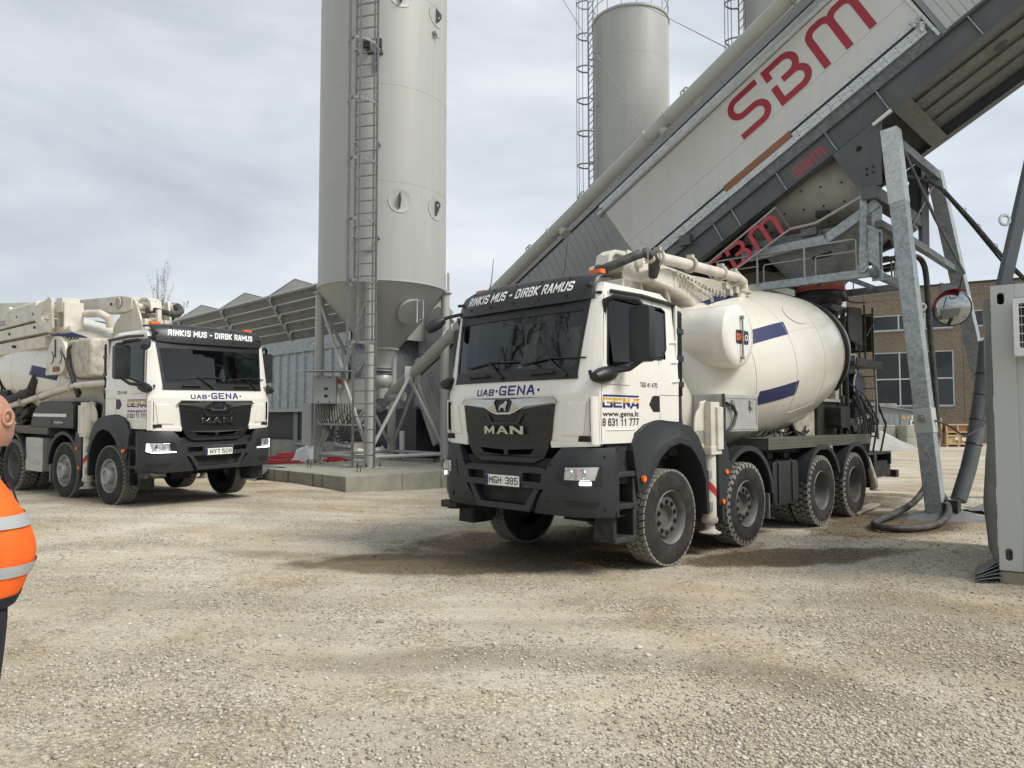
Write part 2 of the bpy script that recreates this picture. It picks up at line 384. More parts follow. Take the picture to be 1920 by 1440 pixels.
GL = {  # centre lines on a 1 x 1 box, corners cut
 'R': [[(0, 0), (0, 1), (.8, 1), (1, .85), (1, .6), (.8, .48), (0, .48)], [(.5, .48), (1, 0)]], 'I': [[(.5, 0), (.5, 1)]], 'N': [[(0, 0), (0, 1), (1, 0), (1, 1)]],
 'K': [[(0, 0), (0, 1)], [(1, 1), (.1, .5), (1, 0)]], 'S': [[(1, .85), (.85, 1), (.15, 1), (0, .85), (0, .65), (.15, .52), (.85, .48), (1, .35), (1, .15), (.85, 0), (.15, 0), (0, .15)]],
 'M': [[(0, 0), (0, 1), (.5, .35), (1, 1), (1, 0)]], 'U': [[(0, 1), (0, .15), (.15, 0), (.85, 0), (1, .15), (1, 1)]], '-': [[(.1, .45), (.9, .45)]], 'D': [[(0, 0), (0, 1), (.8, 1), (1, .82), (1, .18), (.8, 0), (0, 0)]],
 'B': [[(0, 0), (0, 1), (.8, 1), (1, .87), (1, .65), (.85, .52), (0, .52)], [(.85, .52), (1, .38), (1, .13), (.8, 0), (0, 0)]], 'A': [[(0, 0), (.42, 1), (.58, 1), (1, 0)], [(.17, .32), (.83, .32)]],
 'G': [[(1, .90), (.88, 1), (.18, 1), (0, .82), (0, .18), (.18, 0), (1, 0), (1, .42), (.55, .42)]], 'E': [[(1, 1), (0, 1), (0, 0), (1, 0)], [(0, .5), (.85, .5)]],
 'H': [[(0, 0), (0, 1)], [(1, 0), (1, 1)], [(0, .5), (1, .5)]], 'Y': [[(0, 1), (.5, .45), (1, 1)], [(.5, .45), (.5, 0)]], 'T': [[(0, 1), (1, 1)], [(.5, 1), (.5, 0)]], 'C': [[(1, .82), (.82, 1), (.18, 1), (0, .82), (0, .18), (.18, 0), (.82, 0), (1, .18)]], 'F': [[(1, 1), (0, 1), (0, 0)], [(0, .5), (.8, .5)]],
 '0': [[(.2, 0), (0, .18), (0, .82), (.2, 1), (.8, 1), (1, .82), (1, .18), (.8, 0), (.2, 0)]], '1': [[(.15, .75), (.6, 1), (.6, 0)]], '3': [[(0, .85), (.2, 1), (.8, 1), (1, .85), (1, .65), (.8, .52), (.4, .52)], [(.8, .52), (1, .38), (1, .15), (.8, 0), (.2, 0), (0, .15)]],
 '5': [[(.95, 1), (.05, 1), (0, .55), (.75, .6), (1, .42), (1, .15), (.8, 0), (.2, 0), (0, .13)]], '6': [[(.95, .85), (.78, 1), (.2, 1), (0, .8), (0, .18), (.2, 0), (.8, 0), (1, .18), (1, .4), (.8, .57), (.1, .53)]], '7': [[(0, 1), (1, 1), (.35, 0)]],
 '8': [[(.2, .53), (0, .67), (0, .87), (.2, 1), (.8, 1), (1, .87), (1, .67), (.8, .53), (.2, .53), (0, .38), (0, .15), (.2, 0), (.8, 0), (1, .15), (1, .38), (.8, .53)]], '9': [[(.05, .15), (.22, 0), (.8, 0), (1, .2), (1, .82), (.8, 1), (.2, 1), (0, .82), (0, .6), (.2, .43), (.9, .47)]],
 '4': [[(.75, 0), (.75, 1), (0, .3), (1, .3)]], '.': [[(.4, 0), (.6, 0)]], ' ': []}
def block_text(mb, s, a0, a1, b0, b1, f, pen=0.17, w_=0.56, gap=0.30, shear=0.0):
    """square-cut lettering between a0..a1 and b0..b1 on the surface f; pen and widths are shares of the letter height"""
    W = {'I': 0.12, ' ': 0.12, '.': 0.12, '1': 0.42, 'M': 0.70, '-': 0.35}
    ws = [W.get(c, w_) for c in s]; tot = sum(ws) + gap * (len(s) - 1) + pen; H = b1 - b0; kx = (a1 - a0) / (tot * H); x = pen / 2; n = 0
    for c, wd in zip(s, ws):
        for path in GL[c]:
            pts = [Vector(((x + p[0] * wd), pen / 2 + p[1] * (1 - pen))) for p in path]
            pts2 = []
            for p, q in zip(pts, pts[1:]):
                pts2.append(p)
                if (q - p).length > 0.5: pts2.append(p.lerp(q, 0.5))
            pts2.append(pts[-1]); d0 = (pts2[0] - pts2[1]).normalized() * pen * 0.5; d1 = (pts2[-1] - pts2[-2]).normalized() * pen * 0.5
            if len(path) > 1: pts2[0] = pts2[0] + d0 * 0.98; pts2[-1] = pts2[-1] + d1 * 0.98
            n += 1; out_ = stroke([tuple(p) for p in pts2], pen); k = len(pts2)
            vv = [f(a0 + (x_ + shear * y_) * H * kx, b0 + y_ * H, 0.0003 * (n % 3)) for x_, y_ in out_]
            mb.add(vv, [(i, i + 1, 2 * k - 2 - i, 2 * k - 1 - i) for i in range(k - 1)])
        x += wd + gap
    return mb
def logo_strokes():
    """three letters in a box 2.8 wide and 0.92 high (pen 0.135)"""
    w_ = 0.135; h = 0.92; k = w_ / 2; out_ = []
    def S(x, W):
        r = 0.19
        return [(x + W, h - k)] + arc(x + k + r, h - k - r, r, 90, 180, 6) + [(x + k, h / 2 + 0.19)][:0] + arc(x + k + r, h / 2 + r, r, 180, 270, 6) + \
            arc(x + W - k - r, h / 2 - r, r, 90, -90, 10)[0:0] + arc(x + W - k - (h / 2 - k) / 2, (h / 2 + k) / 2, (h / 2 - k) / 2, 90, -90, 10) + [(x, k)]
    out_.append(S(0, 0.76))
    x = 0.90; r = (h / 2 - k) / 2
    out_.append([(x + k, h - 0.29), (x + k, h - k)] + arc(x + 0.70 - k - r, h - k - r, r, 90, -90, 10) + [(x + 0.26, h / 2)])
    out_.append([(x + 0.45, h / 2)] + arc(x + 0.76 - k - r, k + r, r, 90, -90, 10) + [(x + k, k), (x + k, h / 2 + 0.0)])
    x = 1.82; q = 0.17
    out_.append([(x + k, 0), (x + k, h - k - q)] + arc(x + k + q, h - k - q, q, 180, 90, 6)[1:] + arc(x + 0.45 + k - q, h - k - q, q, 90, 0, 6) + [(x + 0.45 + k, 0)])
    out_.append([(x + 0.45 + k, h - k - q - 0.04)] + arc(x + 0.45 + k + q, h - k - q, q, 180, 90, 6)[1:] + arc(x + 0.9 + k - q, h - k - q, q, 90, 0, 6) + [(x + 0.9 + k, 0)])
    return [stroke(p, w_) for p in out_]
# ------------------------------------------------------------------ trucks (x forward, y to the truck's left, z up, origin on the ground under axle 1)
def lerp_tab(tab, z):
    if z <= tab[0][0]: return tab[0][1]
    for (a, p), (b, q) in zip(tab, tab[1:]):
        if z <= b: return p + (q - p) * (z - a) / (b - a)
    return tab[-1][1]
XT = [(1.2, 1.355), (1.36, 1.37), (1.6, 1.385), (1.9, 1.385), (2.05, 1.355), (2.45, 1.295), (2.89, 1.22), (3.0, 1.18), (3.1, 1.10)]
def XF(y, z): return lerp_tab(XT, z) - 0.06 * y * y - 0.09 * min(1.0, abs(y) / 1.15) ** 9
def YS(z): return 1.165 - max(0.0, z - 2.1) * 0.075
def front(a, b, d): return (XF(a, b) + d, a, b)
def XB(y, z):
    z_ = (z - 0.98) / 0.36
    return 1.445 - 0.03 * y * y - 0.30 * min(1.0, abs(y) / 1.25) ** 9 - 0.05 * max(0, z_) ** 3 - 0.07 * max(0, -z_) ** 3
def qpatch(mb, c, f, off, th, n=9):
    """four-cornered patch laid on the curved surface f, standing proud by off"""
    rows = []
    for i in range(n + 1):
        t = i / n; rows.append([[c[0][k] + (c[1][k] - c[0][k]) * t for k in (0, 1)], [c[3][k] + (c[2][k] - c[3][k]) * t for k in (0, 1)]])
    A = [[Vector(f(a[0] + (b[0] - a[0]) * s_, a[1] + (b[1] - a[1]) * s_, off)) for a, b in rows] for s_ in (0, 0.5, 1)]
    Bk = [[Vector(f(a[0] + (b[0] - a[0]) * s_, a[1] + (b[1] - a[1]) * s_, off - th)) for a, b in rows] for s_ in (0, 0.5, 1)]
    mb.grid([Bk[0]] + A + [Bk[2]]); mb.grid([[A[k][e] for k in range(3)] for e in (0,)] + [[Bk[k][e] for k in range(3)] for e in (0,)]); mb.grid([[A[k][-1] for k in range(3)], [Bk[k][-1] for k in range(3)]])
    return mb
def bump_f(a, b, d): return (XB(a, b) + d, a, b)

def tyre_mesh(kind):
    mb = MB()
    prof = [(0.29, -0.13), (0.315, -0.145), (0.40, -0.158), (0.47, -0.150), (0.508, -0.135), (0.518, -0.11), (0.518, 0.11), (0.508, 0.135), (0.47, 0.150), (0.40, 0.158), (0.315, 0.145), (0.29, 0.13)]
    mb.lathe(prof, (0, 0, 0), (0, 1, 0), 64)
    mb.mat(1)
    rnd = random.Random(3)
    def blk(a, y0, y1, da, sk, r0=0.512, r1=0.536):
        vs_ = []
        for rr in (r0, r1):
            for (yy, aa) in ((y0, a - da), (y0, a + da), (y1, a + da + sk), (y1, a - da + sk)):
                vs_.append((rr * math.sin(aa), yy, rr * math.cos(aa)))
        mb.add(vs_, [(4, 5, 6, 7), (0, 1, 5, 4), (1, 2, 6, 5), (2, 3, 7, 6), (3, 0, 4, 7)])
    if kind == 'rib':
        n = 90
        for k in range(n):
            a = 2 * math.pi * k / n; da = math.pi / n * 0.86
            for j, (y0, y1) in enumerate(((-0.134, -0.088), (-0.078, -0.032), (-0.023, 0.023), (0.032, 0.078), (0.088, 0.134))):
                blk(a, y0, y1, da, 0.018 if (j + k) % 2 else -0.018)
    else:
        n = 44 if kind == 'hex' else 34
        for k in range(n):
            a = 2 * math.pi * k / n; da = math.pi / n * (0.80 if kind == 'hex' else 0.68)
            o_ = math.pi / n
            blk(a, -0.136, -0.079, da, 0.03); blk(a + o_, -0.065, -0.008, da, -0.03)
            blk(a, 0.008, 0.065, da, 0.03); blk(a + o_, 0.079, 0.136, da, -0.03)
        if kind == 'lug':
            for k in range(n):
                a = 2 * math.pi * k / n
                for sgn in (-1, 1):
                    vs_ = []
                    for rr, yy in ((0.470, 0.154), (0.522, 0.139)):
                        for aa in (a - 0.055, a + 0.055): vs_.append((rr * math.sin(aa), sgn * yy, rr * math.cos(aa)))
                    for rr, yy in ((0.470, 0.140), (0.510, 0.12)):
                        for aa in (a - 0.055, a + 0.055): vs_.append((rr * math.sin(aa), sgn * yy, rr * math.cos(aa)))
                    mb.add(vs_, [(0, 1, 3, 2), (0, 2, 6, 4), (1, 5, 7, 3), (2, 3, 7, 6)])
    return mb
def rim_mesh(kind):
    """outer side is +y"""
    mb = MB()
    if kind == 'rear':
        mb.lathe([(0.305, 0.135), (0.292, 0.145), (0.282, 0.13), (0.272, 0.09), (0.262, 0.0), (0.235, -0.05), (0.17, -0.06), (0.12, -0.05), (0.115, -0.02), (0.10, 0.0), (0.0, 0.0)], (0, 0, 0), (0, 1, 0), 48)
        for k in range(10):
            a = 2 * math.pi * k / 10; c_ = Vector((0.185 * math.cos(a), -0.055, 0.185 * math.sin(a)))
            mb.cyl(c_, c_ + Vector((0, 0.045, 0)), 0.018, n=6)
    elif kind == 'disc':
        mb.lathe([(0.305, 0.135), (0.295, 0.150), (0.280, 0.135), (0.262, 0.10), (0.250, 0.05), (0.235, 0.045), (0.222, 0.075), (0.215, 0.085), (0.135, 0.085), (0.125, 0.07), (0.115, 0.03), (0.05, 0.02), (0.0, 0.02)], (0, 0, 0), (0, 1, 0), 48)
        mb.mat(1)
        for k in range(10):
            a = 2 * math.pi * (k + 0.5) / 10; c_ = Vector((0.172 * math.cos(a), 0.084, 0.172 * math.sin(a)))
            mb.cyl(c_, c_ + Vector((0, 0.03, 0)), 0.021, n=8); mb.cyl(c_, c_ + Vector((0, 0.006, 0)), 0.031, n=10)
    else:
        mb.lathe([(0.305, 0.135), (0.295, 0.150), (0.275, 0.13), (0.262, 0.08), (0.245, 0.06), (0.225, 0.10), (0.20, 0.115), (0.155, 0.115), (0.15, 0.20), (0.135, 0.215), (0.10, 0.215), (0.09, 0.19), (0.0, 0.19)], (0, 0, 0), (0, 1, 0), 48)
        for k in range(10):
            a = 2 * math.pi * (k + 0.5) / 10; c_ = Vector((0.182 * math.cos(a), 0.11, 0.182 * math.sin(a)))
            mb.cyl(c_, c_ + Vector((0, 0.03, 0)), 0.018, n=8)
    return mb
WH = {}
def wheel(root, x, side, tyre, rim, z=0.536, y=1.06, dual=False, steer=0.0):
    """a wheel part with tyre and rim below it"""
    key = (tyre, rim)
    w_ = bpy.data.objects.new('wheel', None); C.objects.link(w_); w_.parent = root
    w_.location = (x, side * y, z); w_.rotation_euler = (0, 0, (0 if side > 0 else math.pi) + steer)
    if key not in WH:
        a = tyre_mesh(tyre).build('tyre', ['rubber', 'tread'], w_, ang=28); b = rim_mesh(rim).build('rim', ['rim' if rim != 'hub' else 'rimsilver', 'blackmat'], w_, ang=28)
        WH[key] = (a, b)
    else:
        a, b = WH[key]; inst(a, w_); inst(b, w_)
    if dual:
        c_ = inst(WH[key][0], w_); c_.location = (0, -0.35, 0)
    return w_

def build_truck(root, opt):
    def B(mb, name, mats, parent=root, **k): return mb.build(name, mats, parent, **k)
    tyres = opt['tyres']
    for i, (x, ty, rm, dual) in enumerate(((0, tyres[0], opt['rim'], False), (-1.8, tyres[1], opt['rim'], False), (-4.25, 'lug', 'rear', True), (-5.65, 'lug', 'rear', True))):
        for s in (1, -1): wheel(root, x, s, ty, rm, dual=dual, y=1.075 if not dual else 1.07)
    # chassis
    mb = MB()
    for s in (-1, 1):
        mb.bx(-7.6, 1.15, s * 0.38 - 0.04, s * 0.38 + 0.04, 0.80, 1.08)
        for x in (0, -1.8, -4.25, -5.65): mb.bx(x - 0.45, x + 0.45, s * 0.48 - 0.04, s * 0.48 + 0.04, 0.66, 0.78)
    for x in (0, -1.8, -4.25, -5.65): mb.cyl((x, -0.95, 0.536), (x, 0.95, 0.536), 0.09, n=10); mb.box((x, 0, 0.56), (0.35, 0.4, 0.32))
    for x in (-0.9, -3, -3.6, -5, -6.4): mb.bx(x - 0.05, x + 0.05, -0.4, 0.4, 0.84, 1.02)
    mb.bx(-0.9, 0.9, -0.42, 0.42, 0.75, 1.3)      # engine and gearbox block under the cab
    mb.bx(-1.6, -0.9, -0.3, 0.3, 0.55, 1.0)
    mb.bx(-7.0, -1.2, -0.5, 0.5, 1.08, 1.2)
    B(mb, 'chassis', 'blackmat')
    # ---- cab shell
    zs = [1.36, 1.48, 1.62, 1.76, 1.9, 1.98, 2.045, 2.25, 2.45, 2.68, 2.90, 2.97, 3.02]
    def ye(z): return 0.935 + (z - 2.04) * 0.082 if z > 2.04 else 0.935 - (2.04 - z) * 0.02
    def cols(z):
        e_ = ye(z); pos = [e_ * t for t in (0, 0.2, 0.4, 0.6, 0.8, 0.93, 1.0)] + [e_ + (YS(z) - e_) * t for t in (0.35, 0.65, 0.86, 1.0)]
        return [-p for p in pos[::-1]] + pos[1:]
    rows = [[Vector((XF(y, z), y, z)) for y in cols(z)] for z in zs]
    sh, gl = MB(), MB(); nc = len(rows[0])
    for i in range(len(zs) - 1):
        for j in range(nc - 1):
            q = [rows[i][j], rows[i][j + 1], rows[i + 1][j + 1], rows[i + 1][j]]
            ws = 6 <= i < 10 and 4 <= j < nc - 5
            (gl if ws else sh).add(q, [(0, 1, 2, 3)])
    # sill round the windscreen opening
    # side skins with door window and wheel-arch cut
    win = [(1.065, 2.21), (1.045, 2.165), (0.98, 2.155), (0.29, 2.295), (0.06, 2.305), (-0.04, 2.42), (-0.07, 2.86), (-0.01, 2.885), (0.92, 2.915), (0.985, 2.88)]
    XR = -0.27
    for s in (1, -1):
        S_ = lambda x, z, s=s: Vector((x, s * YS(z), z))
        def wf_(z): return lerp_tab([(2.155, 1.045), (2.21, 1.065), (2.88, 0.985), (2.97, 0.97)], z)
        zr = [2.155, 2.21, 2.35, 2.5, 2.65, 2.8, 2.88, 2.97]
        sh.grid([[S_(wf_(z) + (XF(YS(z), z) - wf_(z)) * k, z) for k in (0, 0.5, 1)] for z in zr])
        sh.grid([[S_(x, zt_), S_(x, 2.97)] for x, zt_ in ((0.985, 2.88), (0.92, 2.915), (0.4, 2.9), (-0.01, 2.885), (-0.07, 2.86))]); sh.grid([[S_(0.985, 2.88), S_(0.985, 2.97)], [S_(0.97, 2.88), S_(0.97, 2.97)]])
        sh.grid([[S_(XR, z), S_(x, z)] for x, z in ((-0.03, 2.305), (-0.04, 2.42), (-0.07, 2.86), (-0.07, 2.97))])
        cx = [(XR, 2.305, 1.6), (-0.03, 2.305, 1.61), (0.06, 2.305, 1.62), (0.2, 2.30, 1.62), (0.29, 2.295, 1.605), (0.45, 2.262, 1.57), (0.62, 2.228, 1.48), (0.64, 2.224, 1.38), (0.8, 2.19, 1.38), (0.98, 2.155, 1.38), (1.045, 2.155, 1.38)]
        sh.grid([[S_(x, zb + (zt_ - zb) * k / 6) for k in range(7)] for x, zt_, zb in cx] + [[S_(XF(YS(1.38 + 0.775 * k / 6), 1.38 + 0.775 * k / 6), 1.38 + 0.775 * k / 6) for k in range(7)]])
    # roof
    def outline(inset, z, drop=0.0):
        pts = []; xb = -0.27 + inset * 0.6
        ymax = YS(2.97) - inset
        for t in range(9):
            y = -ymax + 2 * ymax * t / 8; pts.append(Vector((XF(y, min(3.1, z)) - inset * 0.8, y, z)))
        for t in range(1, 8): pts.append(Vector((XF(ymax, 3.0) - inset * 0.8 + (xb - XF(ymax, 3.0) + inset * 0.8) * t / 8, ymax, z)))
        for t in range(9): pts.append(Vector((xb, ymax - 2 * ymax * t / 8, z - drop)))
        for t in range(1, 8): pts.append(Vector((xb + (XF(ymax, 3.0) - inset * 0.8 - xb) * t / 8, -ymax, z)))
        return pts
    rr = [outline(0, 2.97, 0.06), outline(0.012, 3.03, 0.06), outline(0.05, 3.075, 0.07), outline(0.14, 3.105, 0.08), outline(0.35, 3.125, 0.08), outline(0.7, 3.13, 0.05)]
    sh.grid(rr, closed=True)
    n_ = len(rr[0]); sh.add(rr[-1], [tuple(range(n_))])
    # back wall
    sh.bx(-0.28, -0.25, -1.15, 1.15, 1.6, 2.95); sh.bx(-0.2, 1.1, -1.1, 1.1, 1.36, 1.38)
    cab = B(sh, 'cab', 'white', ang=24)
    gl_o = B(gl, 'windscreen', 'glass', root, smooth=True, ang=60)
    # floor, dashboard, seats and wheel inside
    mi = MB(); mi.bx(-0.1, 1.30, -1.1, 1.1, 1.40, 1.46)
    mi.bx(0.85, 1.24, -1.08, 1.08, 1.85, 2.13); mi.box((0.95, 0.1, 2.16), (0.35, 0.7, 0.10))
    for s in (0.55, -0.55):
        mi.bx(-0.02, 0.5, s - 0.25, s + 0.25, 1.5, 1.95); mi.box((0.02, s, 2.3), (0.14, 0.48, 0.8), Matrix.Rotation(R(-8), 3, 'Y')); mi.box((-0.03, s, 2.78), (0.1, 0.28, 0.18))
    mi.tube([Vector((0.72, 0.55, 2.12)) + Vector((0.10 * math.sin(a), 0.23 * math.cos(a), 0.2 * math.sin(a))) for a in [2 * math.pi * k / 24 for k in range(24)]], 0.016, 8, closed=True)
    mi.cyl((0.72, 0.55, 2.12), (0.95, 0.55, 1.95), 0.03)
    mi.bx(-0.25, -0.235, -1.12, 1.12, 1.4, 2.95); mi.bx(-0.1, 1.1, -1.1, 1.1, 2.93, 2.96)
    B(mi, 'cab_interior', 'interior', bev=0.012)
    if opt.get('blind'):
        mq = MB()
        mq.grid([[Vector((-0.20 + 0.025 * (i % 2) + 0.012 * (j % 2), -1.05 + 0.85 * j / 10, 2.15 + 0.68 * i / 8)) for j in range(11)] for i in range(9)])
        B(mq, 'quilted_blind', plain('quilted_fabric', (0.75, 0.80, 0.76), 0.7), smooth=False)
    # black surround: edge of the screen and wiper panel
    mb = MB()
    bot = [Vector((XF(y, 2.045) + 0.012, y, 2.045)) for y in np.linspace(-0.955, 0.955, 15)]
    top = [Vector((XF(y, 2.17) + 0.012, y, 2.17 + 0.0)) for y in np.linspace(-0.945, 0.945, 15)]
    mb.grid([[p - Vector((0.01, 0, 0.0)) for p in bot], bot, top, [p - Vector((0.01, 0, 0)) for p in top]])
    for s in (1, -1):
        p0 = [Vector((XF(s * ye(z), z) + 0.008, s * (ye(z) + 0.006), z)) for z in np.linspace(2.05, 2.9, 8)]
        p1 = [Vector((XF(s * (ye(z) - 0.035), z) + 0.009, s * (ye(z) - 0.035), z)) for z in np.linspace(2.05, 2.9, 8)]
        mb.grid([p0, p1])
    p0 = [Vector((XF(y, 2.90) + 0.01, y, 2.90)) for y in np.linspace(-1, 1, 15)]; p1 = [Vector((XF(y, 2.76) + 0.01, y, 2.76)) for y in np.linspace(-0.985, 0.985, 15)]
    mb.grid([p0, p1])
    B(mb, 'windscreen_surround', 'black', ang=60)
    for y0, dy in ((-0.62, 0.55), (0.28, 0.55)):
        mb = MB(); k = lambda y, z, d=0.03: Vector((XF(y, z) + d, y, z))
        mb.tube([k(y0 + dy, 2.08), k(y0 + dy * 0.9, 2.12), k(y0 + dy * 0.55, 2.27), k(y0 + dy * 0.5, 2.285)], [0.017, 0.014, 0.010, 0.008], 8)
        mb.tube([k(y0 - 0.08, 2.225), k(y0 + 0.35, 2.275), k(y0 + 0.75, 2.26)], 0.010, 6)
        B(mb, 'wiper', 'black')
    for y0 in (-0.62, 0.36):
        mb = MB(); k = lambda y, z, d=0.03: Vector((XF(y, z) + d, y, z))
        mb.tube([k(y0, 2.10, 0.01), k(y0, 2.12, 0.045), k(y0 + 0.30, 2.125, 0.045), k(y0 + 0.30, 2.105, 0.01)], 0.016, 8)
        B(mb, 'grab_handle', 'black')
    # sun visor
    vp = [(2.855, 1.262), (2.86, 1.275), (2.95, 1.268), (3.06, 1.24), (3.14, 1.195), (3.185, 1.13), (3.205, 1.04), (3.205, 0.95), (3.18, 0.93)]
    ysn = list(np.linspace(-1.055, 1.055, 33))
    def VF(a, b, d=0.0):
        x = lerp_tab([(2.855, 1.275), (2.95, 1.268), (3.06, 1.24), (3.14, 1.195), (3.185, 1.13)], b)
        return Vector((x - 0.055 * a * a - 0.10 * (abs(a) / 1.10) ** 6 + d, a, b))
    def vz(y, z): t = (z - 2.86) / 0.345; return z - 0.045 * max(0, t) * (abs(y) / 1.1) ** 5 + 0.03 * (1 - t) * (abs(y) / 1.1) ** 4
    mb = MB()
    rows = [[Vector((x - 0.055 * y * y - 0.10 * (abs(y) / 1.10) ** 6, y, vz(y, z))) for y in ysn] for z, x in vp]
    mb.grid(rows); vi = B(mb, 'sun_visor', 'darkgrey', ang=50)
    so = vi.modifiers.new('thick', 'SOLIDIFY'); so.thickness = 0.012; so.offset = -1
    mb = MB(); fv = lambda a, b, d: VF(a, 0, 0) * 0 + Vector((lerp_tab([(z, x) for z, x in vp[1:7]], b) - 0.055 * a * a - 0.10 * (abs(a) / 1.10) ** 6 + 0.006, a, vz(a, b)))
    block_text(mb, 'RINKIS MUS - DIRBK RAMUS', -0.83, 0.81, 2.982, 3.092, lambda a, b, d: fv(a, b, d) + Vector((d, 0, 0)), pen=0.19, w_=0.50, gap=0.30, shear=0.25)
    B(mb, 'lettering', 'inkwhite', vi, smooth=False, fix=False)
    for s in (1, -1):
        mb = MB(); q = fv(s * 0.99, 3.03, 0); mb.box(q + Vector((0.008, 0, 0)), (0.03, 0.13, 0.035), Matrix.Rotation(-s * 0.5, 3, 'Z')); B(mb, 'marker_lamp', 'blackmat', vi, bev=0.008)
        mb = MB(); mb.plate(rrect(-0.09, 0.09, -0.05, 0.05, 0.03), [], 0.045, lambda a, b, d: (0.90 + b, s * 0.90 + a, 3.232 + d))
        B(mb, 'amber_beacon', 'orange', root)
    mb = MB()
    for y in np.linspace(-0.75, 0.75, 5):
        for zz in (3.135, 2.93): q = fv(y, zz, 0); mb.box(q, (0.012, 0.018, 0.018))
    split_build(mb, 'fixing_clip', 'black', vi)
    mb = MB()
    for y in (-0.75, 0.45): mb.tube([(0.95, y, 3.18), (0.90, y, 3.32), (0.86, y, 3.62)], [0.007, 0.006, 0.0035], 6)
    split_build(mb, 'aerial', 'black', root)
    # ---- grille
    def gf(a, b, d): return (XF(a, b) + 0.028 + d, a, b)
    mb = MB()
    outer = [(-0.70, 1.79), (-0.35, 1.752), (-0.16, 1.70), (0.16, 1.70), (0.35, 1.752), (0.70, 1.79), (0.66, 1.5), (0.62, 1.335), (0.55, 1.22), (0.40, 1.165), (0.0, 1.16), (-0.40, 1.165), (-0.55, 1.22), (-0.62, 1.335), (-0.66, 1.5)]
    slot = [(-0.42, 1.315), (-0.36, 1.255), (-0.03, 1.24), (-0.03, 1.295)]; slot2 = [(-a, b) for a, b in slot]
    mb.plate(outer, [slot, slot2], 0.05, gf)
    gr = B(mb, 'grille', 'black', bev=0.006)
    mb = MB(); mb.plate([(-0.30, 1.685), (-0.22, 1.58), (0.22, 1.58), (0.30, 1.685), (0.25, 1.685), (0.19, 1.6), (-0.19, 1.6), (-0.25, 1.685)], [], 0.02, lambda a, b, d: (XF(a, b) + 0.04 + d, a, b))
    for s in (1, -1): mb.plate([(s * 0.62, 1.70), (s * 0.32, 1.655), (s * 0.32, 1.645), (s * 0.62, 1.688)], [], 0.01, lambda a, b, d: (XF(a, b) + 0.036 + d, a, b))
    split_build(mb, 'grille_relief', 'darkgrey', gr)
    mb = MB()
    mb.plate([(-0.745, 1.80), (-0.68, 1.865), (0.68, 1.865), (0.745, 1.80), (0.70, 1.80), (0.32, 1.765), (0.17, 1.70), (0.10, 1.682), (-0.10, 1.682), (-0.17, 1.70), (-0.32, 1.765), (-0.70, 1.80)],
             [[(-0.115, 1.845), (-0.145, 1.82), (-0.095, 1.705), (0.095, 1.705), (0.145, 1.82), (0.115, 1.845)]], 0.04, lambda a, b, d: (XF(a, b) + 0.052 + d, a, b))
    B(mb, 'chrome_strip', 'chrome', gr, bev=0.012)
    mb = MB(); mb.plate([(-0.112, 1.843), (-0.142, 1.82), (-0.094, 1.708), (0.094, 1.708), (0.142, 1.82), (0.112, 1.843)], [], 0.02, lambda a, b, d: (XF(a, b) + 0.032 + d, a, b))
    B(mb, 'badge_field', 'inkblack', gr)
    mb = MB()
    lion = [(-0.075, 1.722), (-0.062, 1.722), (-0.045, 1.752), (-0.01, 1.760), (0.012, 1.745), (0.020, 1.722), (0.038, 1.722), (0.030, 1.748), (0.040, 1.775), (0.052, 1.79), (0.062, 1.815), (0.045, 1.832), (0.022, 1.826), (0.008, 1.805), (-0.025, 1.792), (-0.052, 1.785), (-0.062, 1.765), (-0.07, 1.745)]
    mb.plate(lion, [], 0.01, lambda a, b, d: (XF(a, b) + 0.044 + d, a, b)); B(mb, 'badge', 'chrome', gr)
    mb = MB()
    for pl in ([(-0.31, 1.465), (-0.31, 1.555), (-0.27, 1.555), (-0.225, 1.505), (-0.18, 1.555), (-0.145, 1.555), (-0.145, 1.465), (-0.18, 1.465), (-0.18, 1.51), (-0.225, 1.47), (-0.27, 1.51), (-0.27, 1.465)],
               [(0.10, 1.465), (0.10, 1.555), (0.145, 1.555), (0.255, 1.50), (0.255, 1.555), (0.295, 1.555), (0.295, 1.465), (0.25, 1.465), (0.145, 1.52), (0.145, 1.465)]):
        mb.plate(pl, [], 0.015, lambda a, b, d: (XF(a, b) + 0.05 + d, a, b))
    mb.plate([(-0.115, 1.465), (-0.045, 1.555), (0.0, 1.555), (0.075, 1.465), (0.03, 1.465), (0.015, 1.485), (-0.05, 1.485), (-0.065, 1.465)], [[(-0.035, 1.503), (-0.02, 1.53), (0.003, 1.503)]], 0.015, lambda a, b, d: (XF(a, b) + 0.05 + d, a, b))
    B(mb, 'lettering', 'chrome', gr, bev=0.003)
    # lettering on the white front
    mb = MB(); wf = lambda a, b, d: (XF(a, b) + 0.004, a, b)
    wf2 = lambda a, b, d: (XF(a, b) + 0.004 + d, a, b); block_text(mb, 'UAB', -0.49, -0.20, 1.893, 1.968, wf2, pen=0.19, w_=0.66, gap=0.38); block_text(mb, 'GENA', -0.115, 0.42, 1.893, 2.0, wf2, pen=0.18, w_=0.66, gap=0.36)
    for a in (-0.157, 0.47): mb.plate(arc(a, 1.944, 0.016, 0, 360, 10)[:-1], [], 0, wf)
    B(mb, 'lettering', 'navy', cab, smooth=False, fix=False)
